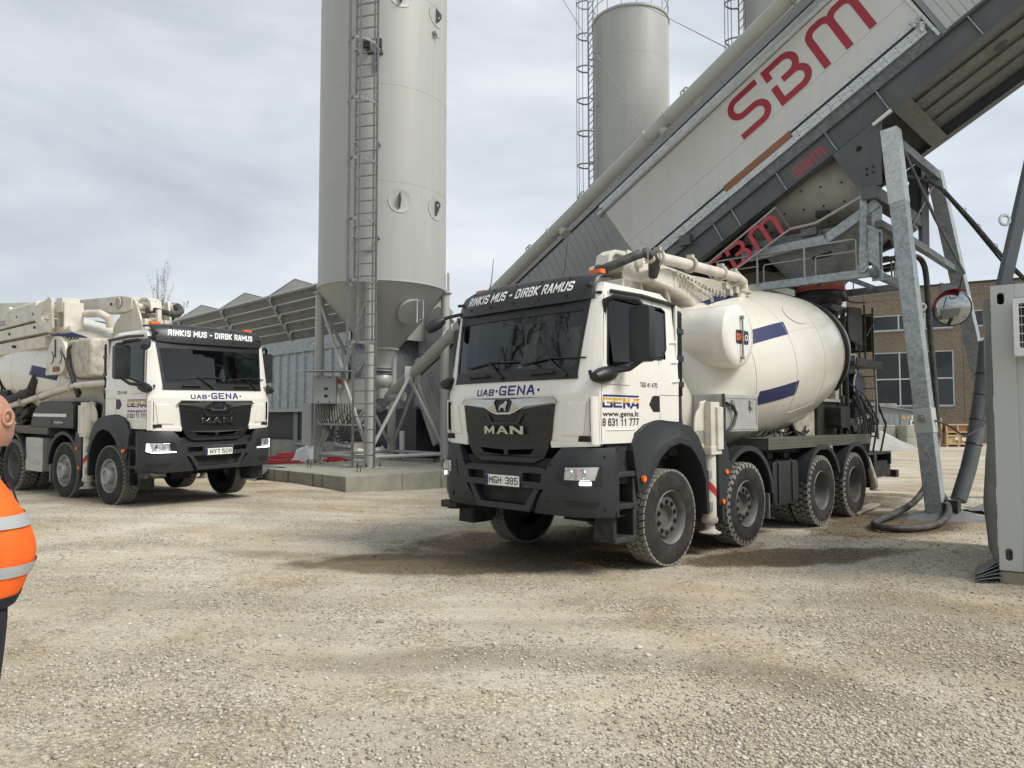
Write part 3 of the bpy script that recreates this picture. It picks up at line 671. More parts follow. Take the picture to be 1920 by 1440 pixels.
    # corner air deflectors with dark slot, relief on lower front corners
    for s in (1, -1):
        mb = MB(); dz = lambda a, b, d: (XF(a, b) + 0.02 + d, a, b)
        mb.grid([[Vector((XF(yy, z) + 0.05 * kk, s * yy, z)) for z in (1.37, 1.5, 1.65, 1.8, 1.86)] for yy, kk in ((1.10, 0.0), (1.105, 0.9), (1.12, 1.0), (1.14, 0.9), (1.158, 0.0))])
        B(mb, 'corner_deflector', 'white', cab, bev=0.012)
        mb = MB(); mb.grid([[Vector((XF(yy, z) + 0.004 + dx, s * yy, z)) for z in np.linspace(1.50, 1.84, 5)] for dx, yy in ((0.0, 1.085), (0.0, 1.1), (0.035, 1.1015))]); B(mb, 'air_slot', 'black', cab)
        mb = MB(); qpatch(mb, [(s * 0.655, 1.335), (s * 1.14, 1.355), (s * 1.14, 1.40), (s * 0.65, 1.40)], front, 0.028, 0.05, 12); B(mb, 'front_lip', 'white', cab)
        mb = MB(); qpatch(mb, [(s * 0.78, 1.46), (s * 1.02, 1.46), (s * 1.06, 1.80), (s * 0.86, 1.80)], front, 0.012, 0.03, 8); B(mb, 'corner_relief', 'white', cab, bev=0.01)
        # radiator side gap
        mb = MB(); mb.bx(1.02, 1.15, s * 0.55, s * 1.10, 1.20, 1.35); B(mb, 'front_gap', 'blackmat')
    # ---- bumper
    zz = [0.64, 0.70, 0.82, 0.95, 1.12, 1.22, 1.29, 1.325, 1.34]
    def yi(z): return lerp_tab([(0.64, 0.42), (0.82, 0.54), (0.95, 0.635), (1.12, 0.635), (1.22, 0.70), (1.34, 0.80)], z)
    for s in (1, -1):
        mb = MB(); rec = [(s * 0.76, 0.97), (s * 0.74, 1.02), (s * 0.80, 1.165), (s * 1.17, 1.155), (s * 1.18, 0.97)]
        rows = []
        for z in zz:
            a0 = yi(z); cs = [a0 + (1.255 - a0) * t for t in (0, 0.15, 0.3, 0.45, 0.6, 0.75, 0.86, 0.94, 1.0)]
            row = [Vector((XB(y, z) - 0.10, s * a0, z))] + [Vector((XB(y, z), s * y, z)) for y in cs]
            row += [Vector((1.06, s * 1.262, z)), Vector((0.99, s * 1.24, z))]
            rows.append(row)
        rows.append([p + Vector((-0.10, 0, 0.0)) for p in rows[-1]])
        rows.insert(0, [p + Vector((-0.15, 0, 0.01)) for p in rows[0]])
        mb.grid(rows); bp = B(mb, 'bumper_corner', 'grey', ang=38)
        # headlight recess, lamps
        mb = MB(); qpatch(mb, [(s * 0.75, 0.965), (s * 1.19, 0.965), (s * 1.185, 1.165), (s * 0.80, 1.165)], bump_f, 0.006, 0.03, 12); B(mb, 'lamp_recess', 'black', bp)
        hl = MB()
        qpatch(hl, [(s * 0.88, 1.015), (s * 1.15, 1.015), (s * 1.175, 1.15), (s * 0.89, 1.14)], bump_f, 0.022, 0.02, 10)
        h_o = B(hl, 'headlight', 'lampglass', root, bev=0.006)
        mb = MB()
        for a in (0.925, 1.055):
            q = Vector((XB(a, 1.08) + 0.012, s * a, 1.08)); mb.lathe([(0.048, 0.008), (0.044, 0.014), (0.03, 0.008), (0.0, 0.004)], q, (1, s * 0.25, 0), 18)
        mb.bx(XB(0.99, 1.08) + 0.012, XB(0.99, 1.08) + 0.024, s * 0.985, s * 0.995, 1.03, 1.13); split_build(mb, 'lamp_reflector', 'chrome', h_o)
        mb = MB()
        if opt['drl'] == 'strip':
            qpatch(mb, [(s * 0.78, 0.982), (s * 1.13, 0.982), (s * 1.12, 1.0), (s * 0.80, 1.0)], bump_f, 0.03, 0.012, 12); qpatch(mb, [(s * 1.13, 0.982), (s * 1.19, 1.01), (s * 1.185, 1.135), (s * 1.168, 1.135)], bump_f, 0.03, 0.012, 5)
        else:
            qpatch(mb, [(s * 1.04, 0.968), (s * 1.13, 0.968), (s * 1.13, 1.003), (s * 1.04, 1.003)], bump_f, 0.03, 0.012, 5)
        B(mb, 'daylight_lamp', 'lit', h_o)
        mb = MB(); qpatch(mb, [(s * 0.90, 0.735), (s * 1.15, 0.74), (s * 1.18, 0.80), (s * 0.85, 0.80)], bump_f, 0.004, 0.02, 8); B(mb, 'fog_lamp_panel', 'black', bp)
        mb = MB()
        for a, b in ((0.68, 1.16), (0.63, 0.78), (1.20, 1.25), (1.20, 0.72)): q = Vector((XB(a, b) + 0.002, s * a, b)); mb.cyl(q, q + Vector((0.006, 0, 0)), 0.014, n=10)
        split_build(mb, 'bolt', 'black', bp)
    mb = MB()
    mb.plate([(-0.64, 0.92), (-0.58, 0.90), (0.58, 0.90), (0.64, 0.92), (0.64, 1.10), (0.55, 1.125), (0.3, 1.13), (-0.3, 1.13), (-0.55, 1.125), (-0.64, 1.10)],
             [[(-0.56, 0.97), (-0.30, 0.97), (-0.30, 1.06), (-0.57, 1.06)], [(0.30, 0.97), (0.56, 0.97), (0.57, 1.06), (0.30, 1.06)]], 0.08, lambda a, b, d: (XB(a, 1.0) + 0.002 + d, a, b))
    mb.plate([(-0.40, 0.655), (0.40, 0.655), (0.54, 0.90), (0.47, 0.90), (0.345, 0.72), (-0.345, 0.72), (-0.47, 0.90), (-0.54, 0.90)], [], 0.06, lambda a, b, d: (XB(a, 0.9) + 0.008 + d, a, b))
    mb.box((1.30, 0, 0.70), (0.18, 0.82, 0.03), Matrix.Rotation(R(18), 3, 'Y'))
    B(mb, 'bumper_centre', 'grey', bev=0.01)
    mb = MB(); mb.bx(1.15, 1.33, -0.72, 0.72, 0.72, 1.22)
    for z in np.arange(1.12, 1.24, 0.022): mb.bx(1.33, 1.345, -0.36, 0.36, z, z + 0.008)
    mb.bx(0.7, 1.15, -0.9, 0.9, 0.62, 0.75); mb.tube([(1.28, -1.16, 0.62), (1.30, -1.05, 0.59), (1.30, -0.9, 0.60)], 0.04, 8)
    mb.bx(1.05, 1.28, -1.24, -0.9, 0.56, 0.64)
    B(mb, 'radiator', 'blackmat')
    # number plate
    mb = MB(); pf = lambda a, b, d: (1.452 + d, a, b)
    mb.plate(rrect(-0.265, 0.265, 0.905, 1.02, 0.01), [], 0.015, pf); npl = B(mb, 'number_plate', 'plate')
    mb = MB(); mb.plate(rrect(-0.275, 0.275, 0.893, 1.03, 0.012), [], 0.02, lambda a, b, d: (1.447 + d, a, b)); B(mb, 'plate_holder', 'black', npl)
    mb = MB(); mb.plate([(-0.265, 0.907), (-0.215, 0.907), (-0.215, 1.018), (-0.265, 1.018)], [], 0, lambda a, b, d: (1.4535, a, b)); B(mb, 'blue_band', 'blue', npl, smooth=False, fix=False)
    mb = MB(); pt = lambda a, b, d: (1.4545, a, b)
    pt = lambda a, b, d: (1.4545 + d, a, b); block_text(mb, opt['reg'][0], -0.20 + opt['reg'][2], -0.005 + opt['reg'][2], 0.926, 1.002, pt, pen=0.15); block_text(mb, opt['reg'][1], 0.06, 0.245, 0.926, 1.002, pt, pen=0.15)
    B(mb, 'lettering', 'inkblack', npl, smooth=False, fix=False)
    # ---- doors, windows, mirrors, steps on both sides
    for s in (1, -1):
        sd_ = lambda a, b, d, s=s: (a, s * (YS(b) + d), b)
        mb = MB(); mb.plate(win, [], 0, lambda a, b, d: sd_(a, b, -0.02)); dw = B(mb, 'side_window', 'sideglass', cab, fix=False)
        mb = MB(); mb.tube([sd_(a, b, 0.002) for a, b in win], 0.014, 6, closed=True); B(mb, 'window_rubber', 'black', cab)
        # rear part of the side glass is a blanked black panel
        mb = MB(); mb.plate([(0.19, 2.315), (0.07, 2.32), (-0.025, 2.425), (-0.05, 2.84), (0.16, 2.86)], [], 0.01, lambda a, b, d: sd_(a, b, d + 0.006)); B(mb, 'quarter_panel', 'darkgrey', cab, bev=0.006)
        mb = MB()   # shut lines
        mb.tube([sd_(XF(YS(z), z) - 0.022, z, 0.001) for z in (1.39, 1.7, 2.0, 2.3, 2.6, 2.93)], 0.003, 5)
        mb.tube([sd_(0.12, 1.62, 0.001), sd_(0.12, 2.29, 0.001)], 0.003, 5); mb.tube([sd_(0.17, 2.89, 0.001), sd_(0.17, 2.95, 0.001)], 0.003, 5)
        mb.tube([sd_(0.12, 1.90, 0.001), sd_(-0.27, 1.90, 0.001)], 0.0025, 5); mb.tube([sd_(1.18, 1.99, 0.001), sd_(0.7, 1.985, 0.001)], 0.0025, 5)
        split_build(mb, 'shut_line', 'inkblack', cab)
        mb = MB(); mb.tube([sd_(1.1, 1.52, -0.004), sd_(0.62, 1.52, -0.004), sd_(0.55, 1.56, -0.004)], 0.012, 8); mb.tube([sd_(1.1, 1.855, -0.005), sd_(0.5, 1.85, -0.005)], 0.01, 8); split_build(mb, 'door_relief', 'white', cab)
        mb = MB(); mb.tube([sd_(0.95, 2.975, 0.022), sd_(0.4, 2.985, 0.024), sd_(-0.29, 2.955, 0.022)], [0.02, 0.026, 0.024], 8); B(mb, 'rain_gutter', 'darkgrey', cab)
        mb = MB()
        for z in (2.05, 2.27, 2.50): mb.plate([(-0.13, z), (-0.265, z + 0.01), (-0.265, z + 0.045)], [], 0.02, lambda a, b, d: sd_(a, b, d + 0.018))
        split_build(mb, 'cab_fin', 'white', cab)
        mb = MB(); mb.plate([(0.125, 1.71), (0.25, 1.71), (0.33, 1.79), (0.27, 1.88), (0.22, 1.89), (0.125, 1.89)], [], 0.02, lambda a, b, d: sd_(a, b, d + 0.006)); hd = B(mb, 'door_handle', 'black', cab, bev=0.006)
        # door lettering and logo
        lf = (lambda a, b, d: (1.165 - a, s * (YS(b) + 0.004), b)) if s > 0 else (lambda a, b, d: (0.53 + a, s * (YS(b) + 0.004), b))
        tf = lambda a, b, d: lf(a * 1.22, 1.752 + (b - 0.222) * 0.68, d)
        mb = MB(); mb.add([tf(a, b, 0) for a, b in ((0, 0.385), (0.52, 0.385), (0.52, 0.413), (0.015, 0.413))], [(0, 1, 2, 3)])
        def half(lo, hi, which):
            # block letters G E N A as two-colour bars
            w_ = 0.028
            st_ = [[(0.125, 0.355), (0.014, 0.355), (0.014, 0.235), (0.125, 0.235), (0.125, 0.30), (0.075, 0.30)],
                   [(0.262, 0.355), (0.164, 0.355), (0.164, 0.235), (0.262, 0.235)], [(0.168, 0.297), (0.255, 0.297)],
                   [(0.304, 0.222), (0.304, 0.355), (0.375, 0.245), (0.375, 0.368)],
                   [(0.405, 0.222), (0.47, 0.355), (0.505, 0.355), (0.505, 0.222)], [(0.44, 0.262), (0.505, 0.262)]]
            for path in st_:
                for p, q in zip(path, path[1:]):
                    p, q = Vector(p), Vector(q); d_ = (q - p).normalized(); n2 = Vector((-d_.y, d_.x)) * w_ / 2; p, q = p - d_ * w_ * 0.45, q + d_ * w_ * 0.45
                    poly = [p + n2, q + n2, q - n2, p - n2]
                    def clip(poly, cut, up):
                        o_ = []
                        for i in range(len(poly)):
                            a, b = poly[i], poly[(i + 1) % len(poly)]; ia, ib = (a.y >= cut) == up, (b.y >= cut) == up
                            if ia: o_.append(a)
                            if ia != ib: t = (cut - a.y) / (b.y - a.y); o_.append(a + (b - a) * t)
                        return o_
                    poly = clip(poly, 0.295, which == 'hi')
                    if len(poly) > 2: mbq.add([tf(v.x, v.y, 0) for v in poly], [tuple(range(len(poly)))])
        B(mb, 'logo_bar', 'navy', cab, smooth=False, fix=False)
        mbq = MB(); half(0, 0, 'lo'); B(mbq, 'logo_lower', 'navy', cab, smooth=False, fix=False)
        mbq = MB(); half(0, 0, 'hi'); B(mbq, 'logo_upper', 'yellow', cab, smooth=False, fix=False)
        mb = MB(); put_text(mb, 'UAB', 0.05, 0.12, 0.357, 0.378, tf, bold=0.01)
        put_text(mb, 'www.gena.lt', 0.0, 0.632, 1.643, 1.715, lf, bold=0.012)
        lo_ = lambda a, b, d: Vector(lf(a, b, d)) + Vector((0, s * d, 0)); block_text(mb, opt['phone'], 0.0, 0.632, 1.562, 1.640, lo_, pen=0.15, w_=0.44, gap=0.26)
        tf2 = (lambda a, b, d: (0.50 - a, s * (YS(2) + 0.004), b)) if s > 0 else (lambda a, b, d: (0.17 + a, s * (YS(2) + 0.004), b))
        block_text(mb, opt['model'], 0.0, 0.33, 1.978, 2.03, lambda a, b, d: Vector(tf2(a, b, d)) + Vector((0, s * d, 0)), pen=0.15)
        B(mb, 'lettering', 'inkblack', cab, smooth=False, fix=False)
        # big mirror with arms
        yo = s * 1.40
        mb = MB(); mb.plate(rrect(-0.14, 0.14, 2.22, 2.80, 0.05), [], 0.12, lambda a, b, d: (0.80 + d * 0.9 + 0.05, yo + s * a * 0.9, b))
        mr_ = B(mb, 'mirror', 'darkgrey', root, bev=0.03)
        mb = MB(); mb.plate(rrect(-0.115, 0.115, 2.25, 2.77, 0.03), [], 0.004, lambda a, b, d: (0.738 + d, yo + s * a * 0.9, b)); B(mb, 'mirror_glass', 'chrome', mr_)
        mb = MB(); mb.tube([(1.04, s * 1.09, 2.72), (1.06, s * 1.13, 2.86), (1.02, s * 1.22, 2.89), (0.85, s * 1.38, 2.86), (0.79, s * 1.41, 2.79)], [0.028, 0.03, 0.03, 0.028, 0.025], 8)
        mb.tube([(1.0, s * 1.19, 2.13), (0.88, s * 1.30, 2.15), (0.80, s * 1.40, 2.24)], [0.035, 0.028, 0.025], 8); split_build(mb, 'mirror_arm', 'black', mr_)
        mb = MB(); mb.lathe([(0.0, -0.20), (0.05, -0.185), (0.078, -0.10), (0.085, 0.0), (0.075, 0.10), (0.045, 0.17), (0, 0.185)], (1.13, s * 1.18, 2.085), (-0.98, 0, 0.18), 14)
        B(mb, 'camera_pod', 'black', root)
        if s < 0:
            mb = MB(); mb.tube([(1.12, s * 1.05, 2.93), (1.22, s * 1.16, 2.90), (1.30, s * 1.24, 2.86)], 0.022, 8)
            mb.lathe([(0.0, -0.15), (0.045, -0.13), (0.075, -0.05), (0.08, 0.05), (0.06, 0.12), (0.0, 0.13)], (1.36, s * 1.28, 2.80), (0.75, -0.55, -0.55), 14); B(mb, 'kerb_mirror', 'darkgrey')
        # steps
        mb = MB(); mb.bx(0.62, 1.06, s * 0.92, s * 1.13, 0.95, 1.385)
        for z, x0, x1 in ((0.36, 0.66, 1.02), (0.70, 0.64, 1.04), (1.03, 0.60, 1.06)):
            mb.bx(x0, x1, s * 0.95, s * 1.21, z, z + 0.055); mb.bx(x0 + 0.02, x1, s * 0.93, s * 0.99, z, z + 0.22)
        mb.bx(0.62, 0.68, s * 0.95, s * 1.19, 0.40, 1.1); mb.bx(0.97, 1.03, s * 0.95, s * 1.19, 0.40, 1.1)
        B(mb, 'step_box', 'blackmat', bev=0.008)
        # front mudguard
        inn = [(-0.77, 0.5), (-0.74, 0.9), (-0.64, 1.1), (-0.49, 1.25), (-0.4, 1.31), (-0.2, 1.36), (0.02, 1.32), (0.21, 1.21), (0.33, 1.08), (0.44, 0.95), (0.52, 0.86)]
        out_ = [(-0.84, 0.5), (-0.82, 0.9), (-0.74, 1.24), (-0.60, 1.43), (-0.46, 1.55), (-0.18, 1.59), (0.2, 1.61), (0.45, 1.565), (0.61, 1.48), (0.72, 1.30), (0.62, 0.86)]
        mb = MB(); F_ = lambda a, b, d: Vector((a, s * (1.235 + d - 0.05 * max(0, b - 1.4) * 2), b))
        mb.grid([[F_(a, b, -0.04) for a, b in inn], [F_(a, b, 0) for a, b in inn], [F_(a + (c - a) * 0.3, b + (e - b) * 0.3, 0.0) for (a, b), (c, e) in zip(inn, out_)], [F_(a + (c - a) * 0.36, b + (e - b) * 0.36, -0.014) for (a, b), (c, e) in zip(inn, out_)], [F_(a, b, -0.012) for a, b in out_], [F_(a, b, -0.10) for a, b in out_]])
        mb.grid([[Vector((a * k_, s * y, 0.536 + (b - 0.536) * k_)) for a, b in inn] for k_, y in ((1.0, 1.20), (1.01, 1.15), (1.01, 0.80))])
        mg = B(mb, 'front_mudguard', 'grey', ang=40)
        mb = MB(); q = Vector((0.565, s * 1.235, 1.0)); mb.cyl(q, q + Vector((0, s * 0.03, 0)), 0.032, n=16); B(mb, 'side_indicator', 'orange', mg)
        # arch of axle 2
        for (cx, r0, w0, col, nm) in ((-1.87, 0.66, 1.22, 'grey', 'second_mudguard'), (-4.30, 0.62, 1.24, 'grey', 'rear_mudguard'), (-5.70, 0.62, 1.24, 'grey', 'rear_mudguard')):
            a0, a1 = (-15, 175) if cx == -1.87 else (12, 160)
            oo = arc(cx, 0.56, r0 + 0.065, a0, a1, 20) + arc(cx, 0.56, r0, a1, a0, 20)
            mb = MB(); mb.plate(oo, [], 0.04, lambda a, b, d: (a, s * (w0 + d), b))
            rows = [[Vector((cx + r_ * math.cos(R(a0 + (a1 - a0) * k / 20)), s * y, 0.56 + r_ * math.sin(R(a0 + (a1 - a0) * k / 20)))) for k in range(21)] for r_, y in ((r0 + 0.06, w0 - 0.01), (r0 + 0.066, w0 - 0.05), (r0 + 0.066, w0 - 0.45))]
            mb.grid(rows)
            if cx == -1.87:
                mb.bx(-1.22, -1.12, s * 0.95, s * 1.20, 0.55, 1.22); mb.plate([(-1.08, 0.58), (-1.06, 1.26), (-1.30, 1.30), (-1.36, 1.0), (-1.20, 0.58)], [], 0.03, lambda a, b, d: (a, s * (1.225 + d), b))
            mg2 = B(mb, nm, col, ang=40)
            if cx == -1.87:
                for x_, z_ in ((-1.25, 0.98), (-1.16, 0.62)):
                    mb = MB(); q = Vector((x_, s * 1.225, z_)); mb.cyl(q, q + Vector((0, s * 0.02, 0)), 0.03, n=14); B(mb, 'reflector', 'orange', mg2)
                mb = MB(); mb.bx(-2.50, -2.46, s * 0.82, s * 1.20, 0.28, 0.62); B(mb, 'mud_flap', 'tarp', mg2)
    # ribbed strips behind the cab
    for s in (1, -1):
        mb = MB(); mb.bx(-0.40, -0.28, s * 1.0, s * 1.13, 1.62, 2.9)
        for k in range(4): mb.bx(-0.385 + k * 0.028, -0.372 + k * 0.028, s * 1.12, s * 1.15, 1.9, 2.88)
        for z in (2.0, 2.3, 2.62): mb.bx(-0.405, -0.27, s * 1.0, s * 1.16, z, z + 0.07)
        B(mb, 'air_intake_strip', 'darkgrey', bev=0.006)
    mb = MB(); mb.bx(-0.45, -0.28, -0.9, 0.9, 1.15, 2.2); mb.bx(-0.6, -0.3, 0.5, 1.0, 1.2, 1.75); B(mb, 'cab_rear_equipment', 'blackmat')
    # ---- drum
    ax = Vector((-1, 0, 0.158)).normalized(); dz0 = Vector((-1.25, 0, 2.07)); e1 = Vector((0, 1, 0)); e2 = ax.cross(e1) * -1
    e2 = Vector((0.156, 0, 0.988))
    dp = [(0.0, 0.02), (0.40, 0.0), (0.52, 0.02), (0.72, 0.13), (0.90, 0.42), (1.03, 0.75), (1.125, 1.08), (1.165, 1.35), (1.20, 1.8), (1.218, 2.3), (1.22, 2.9), (1.20, 3.4), (1.155, 3.9), (1.08, 4.4), (0.995, 4.72), (0.985, 4.85), (0.93, 5.05), (0.78, 5.55), (0.62, 6.0), (0.55, 6.12)]
    def dsurf(t, dd, off=0.0):
        r_ = lerp_tab([(d, r) for r, d in dp[1:]], dd) + off
        return dz0 + ax * dd + (e1 * math.cos(t) + e2 * math.sin(t)) * r_
    mb = MB(); NA = 72
    rows = [[dsurf(2 * math.pi * k / NA, d) if i else dz0 + ax * 0.02 for k in range(NA)] for i, (r, d) in enumerate(dp)]
    mb.grid(rows, closed=True); dr = B(mb, 'drum', 'drum', ang=40)
    mb = MB()
    for d in (1.08, 2.2, 3.3, 4.4):
        mb.tube([dsurf(2 * math.pi * k / NA, d, 0.0015) for k in range(NA)], 0.0045, 5, closed=True)
    for t0 in range(6): mb.tube([dsurf(R(25 + 60 * t0), 2.2 + 0.1 * k, 0.001) for k in range(12)], 0.003, 5)
    split_build(mb, 'weld_seam', 'drum', dr)
    for k in range(8):
        t0 = R(-19 + 43.5 * k) + opt.get('drumrot', 0)
        mb = MB(); L = []
        for i in range(12):
            d = 1.10 + 1.12 * i / 11; tw = 0.03 * i / 11 + 0.03
            L.append([dsurf(t0 + tw + 0.175 * (j / 5 - 0.5), d + 0.06 * (j / 5), 0.004) for j in range(6)])
        mb.grid(L); B(mb, 'blue_stripe', 'blue', dr)
    mb = MB(); mb.plate(arc(0, 0, 1, 0, 360, 32)[:-1], [], 0.012, lambda a, b, d: dsurf(R(38) + b * 0.16, 2.9 + a * 0.36, d + 0.014))
    B(mb, 'hatch_cover', 'drum', dr, bev=0.004)
    mb = MB(); mb.tube([dsurf(2 * math.pi * k / NA, 4.80, 0.012) for k in range(NA)], 0.05, 8, closed=True)
    B(mb, 'running_ring', 'black', dr)
    mb = MB(); mb.tube([dsurf(2 * math.pi * k / NA, 4.95, 0.035) for k in range(NA)], 0.02, 6, closed=True)
    for d in (5.1, 5.25, 5.4): mb.tube([dsurf(2 * math.pi * k / 48, d, 0.03) for k in range(48)], 0.012, 6, closed=True)
    B(mb, 'steel_band', 'alugrey', dr)
    # front bearing pedestal and gearbox
    mb = MB(); mb.bx(-1.25, -0.95, -0.35, 0.35, 1.2, 2.35); mb.cyl((-1.30, 0, 2.07), (-0.95, 0, 2.02), 0.32, n=24)
    B(mb, 'drum_gearbox', 'blackmat', bev=0.02)
    mb = MB()
    for s in (1, -1):
        mb.plate([(-0.55, 1.2), (-0.42, 2.25), (-0.55, 2.6), (-0.75, 2.6), (-0.95, 2.25), (-1.25, 1.95), (-1.45, 1.2), (-1.15, 1.2), (-1.0, 1.7), (-0.8, 1.7), (-0.75, 1.2)], [], 0.04, lambda a, b, d: (a, s * (0.75 + d), b))
    B(mb, 'front_pedestal', 'cream', bev=0.006)
    # rear pedestal
    mb = MB()
    for s in (1, -1):
        f = lambda a, b, d: (a, s * (0.70 + d), b)
        mb.plate([(-4.75, 1.22), (-4.15, 1.9), (-3.95, 1.98), (-6.15, 2.02), (-5.2, 1.22)], [], 0.05, f)
        mb.bx(-6.2, -4.1, s * 0.45, s * 0.80, 1.93, 1.98)
        mb.plate([(-5.25, 1.22), (-6.25, 2.02), (-6.30, 1.95), (-5.45, 1.22)], [], 0.25, f)
        mb.plate([(-6.0, 1.98), (-6.35, 2.98), (-6.5, 2.98), (-6.35, 1.98)], [], 0.08, lambda a, b, d: (a, s * (0.78 + d), b))
    B(mb, 'rear_pedestal', 'creamdirty', bev=0.006)
    mb = MB()
    for s in (1, -1):
        for x, z in ((-5.25, 2.06), (-5.62, 2.2)):
            mb.plate([(x - 0.1, 1.98), (x - 0.05, z + 0.12), (x + 0.05, z + 0.12), (x + 0.1, 1.98)], [], 0.05, lambda a, b, d: (a, s * (0.76 + d), b)); mb.cyl((x, s * 0.60, z + 0.08), (x, s * 0.80, z + 0.08), 0.06, n=14)
        mb.cyl((-5.85, s * 0.44, 2.12), (-5.95, s * 0.72, 2.13), 0.16, n=20)
    B(mb, 'support_roller', 'alugrey')
    # water tank on the left side
    mb = MB(); cx, cz, rr_ = -1.72, 2.72, 0.42
    mb.lathe([(0.0, 0.0), (0.30, 0.0), (0.38, -0.012), (0.41, -0.035), (0.42, -0.07), (0.42, -0.32), (0.418, -0.33), (0.418, -0.95), (0.445, -0.96), (0.445, -0.99), (0.40, -1.02), (0.40, -1.25)], (cx, 1.20, cz), (0, 1, 0), 48)
    tk = B(mb, 'water_tank', 'white', ang=30)
    mb = MB(); mb.bx(cx - 0.02 - 0.01, cx - 0.02 + 0.012, 1.215, 1.235, cz - 0.30, cz + 0.22); 
    for z in (cz - 0.31, cz + 0.22): mb.bx(cx - 0.045, cx + 0.005, 1.20, 1.24, z, z + 0.04)
    B(mb, 'level_gauge', 'alugrey', tk, bev=0.004)
    mb = MB(); mb.plate(rrect(-0.17, 0.17, -0.09, 0.09, 0.03), [], 0.004, lambda a, b, d: (cx - 0.05 - a, 1.204 + d, cz - 0.02 + b)); B(mb, 'tank_badge', 'inkblack', tk)
    mb = MB(); block_text(mb, 'CIFA', -0.155, 0.05, -0.045, 0.045, lambda a, b, d: (cx - 0.05 - a, 1.2055 + d, cz - 0.02 + b), pen=0.26, w_=0.5, gap=0.36); B(mb, 'lettering', 'orange', tk, smooth=False, fix=False)
    mb = MB(); mb.plate(arc(0.11, 0, 0.04, 0, 360, 12)[:-1], [arc(0.11, 0, 0.026, 0, 360, 12)[:-1]], 0, lambda a, b, d: (cx - 0.05 - a, 1.2055, cz - 0.02 + b)); B(mb, 'badge_mark', 'inkwhite', tk, smooth=False, fix=False)
    mb = MB(); mb.tube([(cx + 0.05, 0.75, 2.32), (cx + 0.05, 0.75, 2.12), (cx + 0.02, 0.78, 2.02), (cx - 0.02, 0.78, 1.95)], [0.045, 0.04, 0.045, 0.03], 12); mb.tube([(cx - 0.25, 0.9, 2.34), (cx - 0.3, 0.95, 2.15), (cx - 0.25, 0.9, 1.95)], 0.05, 8); B(mb, 'tank_valve', 'alugrey', tk)
    mb = MB(); mb.plate([(-1.32, 2.45), (-1.26, 3.02), (-1.20, 3.08), (-1.12, 3.05), (-1.10, 2.45)], [arc(-1.2, 3.0, 0.02, 0, 360, 10)[:-1]], 0.03, lambda a, b, d: (a, 0.26 + d, b)); B(mb, 'tank_bracket', 'cream', tk)
    # right-hand oval oil tank
    mb = MB(); oo = arc(-2.22, 2.72, 0.38, -90, 0, 6) + [(-1.84, 2.72 + 0.0)] + arc(-2.28, 2.68, 0.44, 5, 178, 14) + [(-2.72, 2.40)] 
    mb.plate([(-2.72, 2.38), (-2.10, 2.38)] + arc(-2.22, 2.72, 0.42, -40, 175, 16), [], 1.1, lambda a, b, d: (a, -(1.22 + d), b))
    ot = B(mb, 'oil_tank', 'cream', bev=0.02)
    mb = MB()
    for x in (-2.45, -2.08): mb.plate(arc(x, 2.72, 0.13, -80, 80, 10) + arc(x, 2.72, 0.118, 80, -80, 10), [], 0.01, lambda a, b, d: (a, -(1.235 + d), b))
    mb.plate([(-2.27, 2.72), (-2.23, 2.72), (-2.23, 3.08), (-2.27, 3.08)], [], 0.01, lambda a, b, d: (a, -(1.235 + d), b)); B(mb, 'tank_marking', 'inkblack', ot)
    mb = MB(); mb.plate(rrect(-2.34, -2.06, 2.44, 2.54, 0.01), [], 0.005, lambda a, b, d: (a, -(1.236 + d), b)); B(mb, 'tank_badge', 'ply', ot)
    # tool box, left
    mb = MB(); mb.bx(-2.18, -1.27, 0.55, 1.20, 1.47, 1.95); tb = B(mb, 'tool_box', 'alu', bev=0.008)
    mb = MB(); mb.plate(rrect(-2.15, -1.30, 1.50, 1.92, 0.02), [rrect(-2.13, -1.32, 1.52, 1.90, 0.02)], 0.01, lambda a, b, d: (a, 1.208 + d, b)); B(mb, 'box_door_edge', 'alu', tb)
    for x in (-1.48, -1.96):
        mb = MB(); mb.bx(x - 0.035, x + 0.035, 1.20, 1.225, 1.79, 1.88); mb.cyl((x, 1.21, 1.775), (x, 1.235, 1.775), 0.03, n=12); B(mb, 'latch', 'alugrey', tb, bev=0.006)
    mb = MB(); mb.tube([(-1.29, 1.22, 1.83), (-1.42, 1.24, 1.80), (-1.48, 1.25, 1.70), (-1.42, 1.24, 1.56), (-1.29, 1.22, 1.46), (-1.26, 1.20, 1.38)], 0.022, 8); mb.tube([(-1.255, 1.2, 1.95), (-1.255, 1.2, 1.25)], 0.02, 6); B(mb, 'hydraulic_hose', 'hose')
    # outriggers on both sides
    for s in (1, -1):
        f = lambda a, b, d, s=s: (a, s * (1.22 + d), b)
        xo = -0.98
        mb = MB(); mb.bx(xo - 0.10, xo + 0.11, s * 1.06, s * 1.24, 1.28, 1.84); mb.bx(xo - 0.13, xo + 0.13, s * 1.05, s * 1.25, 1.20, 1.30)
        mb.bx(xo - 0.14, xo + 0.0, s * 1.20, s * 1.27, 1.26, 1.78)
        mb.plate([(xo + 0.07, 1.86), (xo + 0.2, 1.84)] + arc(xo + 0.10, 1.55, 0.24, 60, -60, 10) + [(xo + 0.02, 1.30)], [], 0.025, lambda a, b, d: (a, s * (1.15 + d), b))
        mb.cyl((xo, s * 1.14, 1.2), (xo, s * 1.14, 0.42), 0.085, n=20); mb.bx(-0.92, -0.55, s * 0.3, s * 1.15, 1.2, 1.5)
        og = B(mb, 'outrigger', 'cream', bev=0.006)
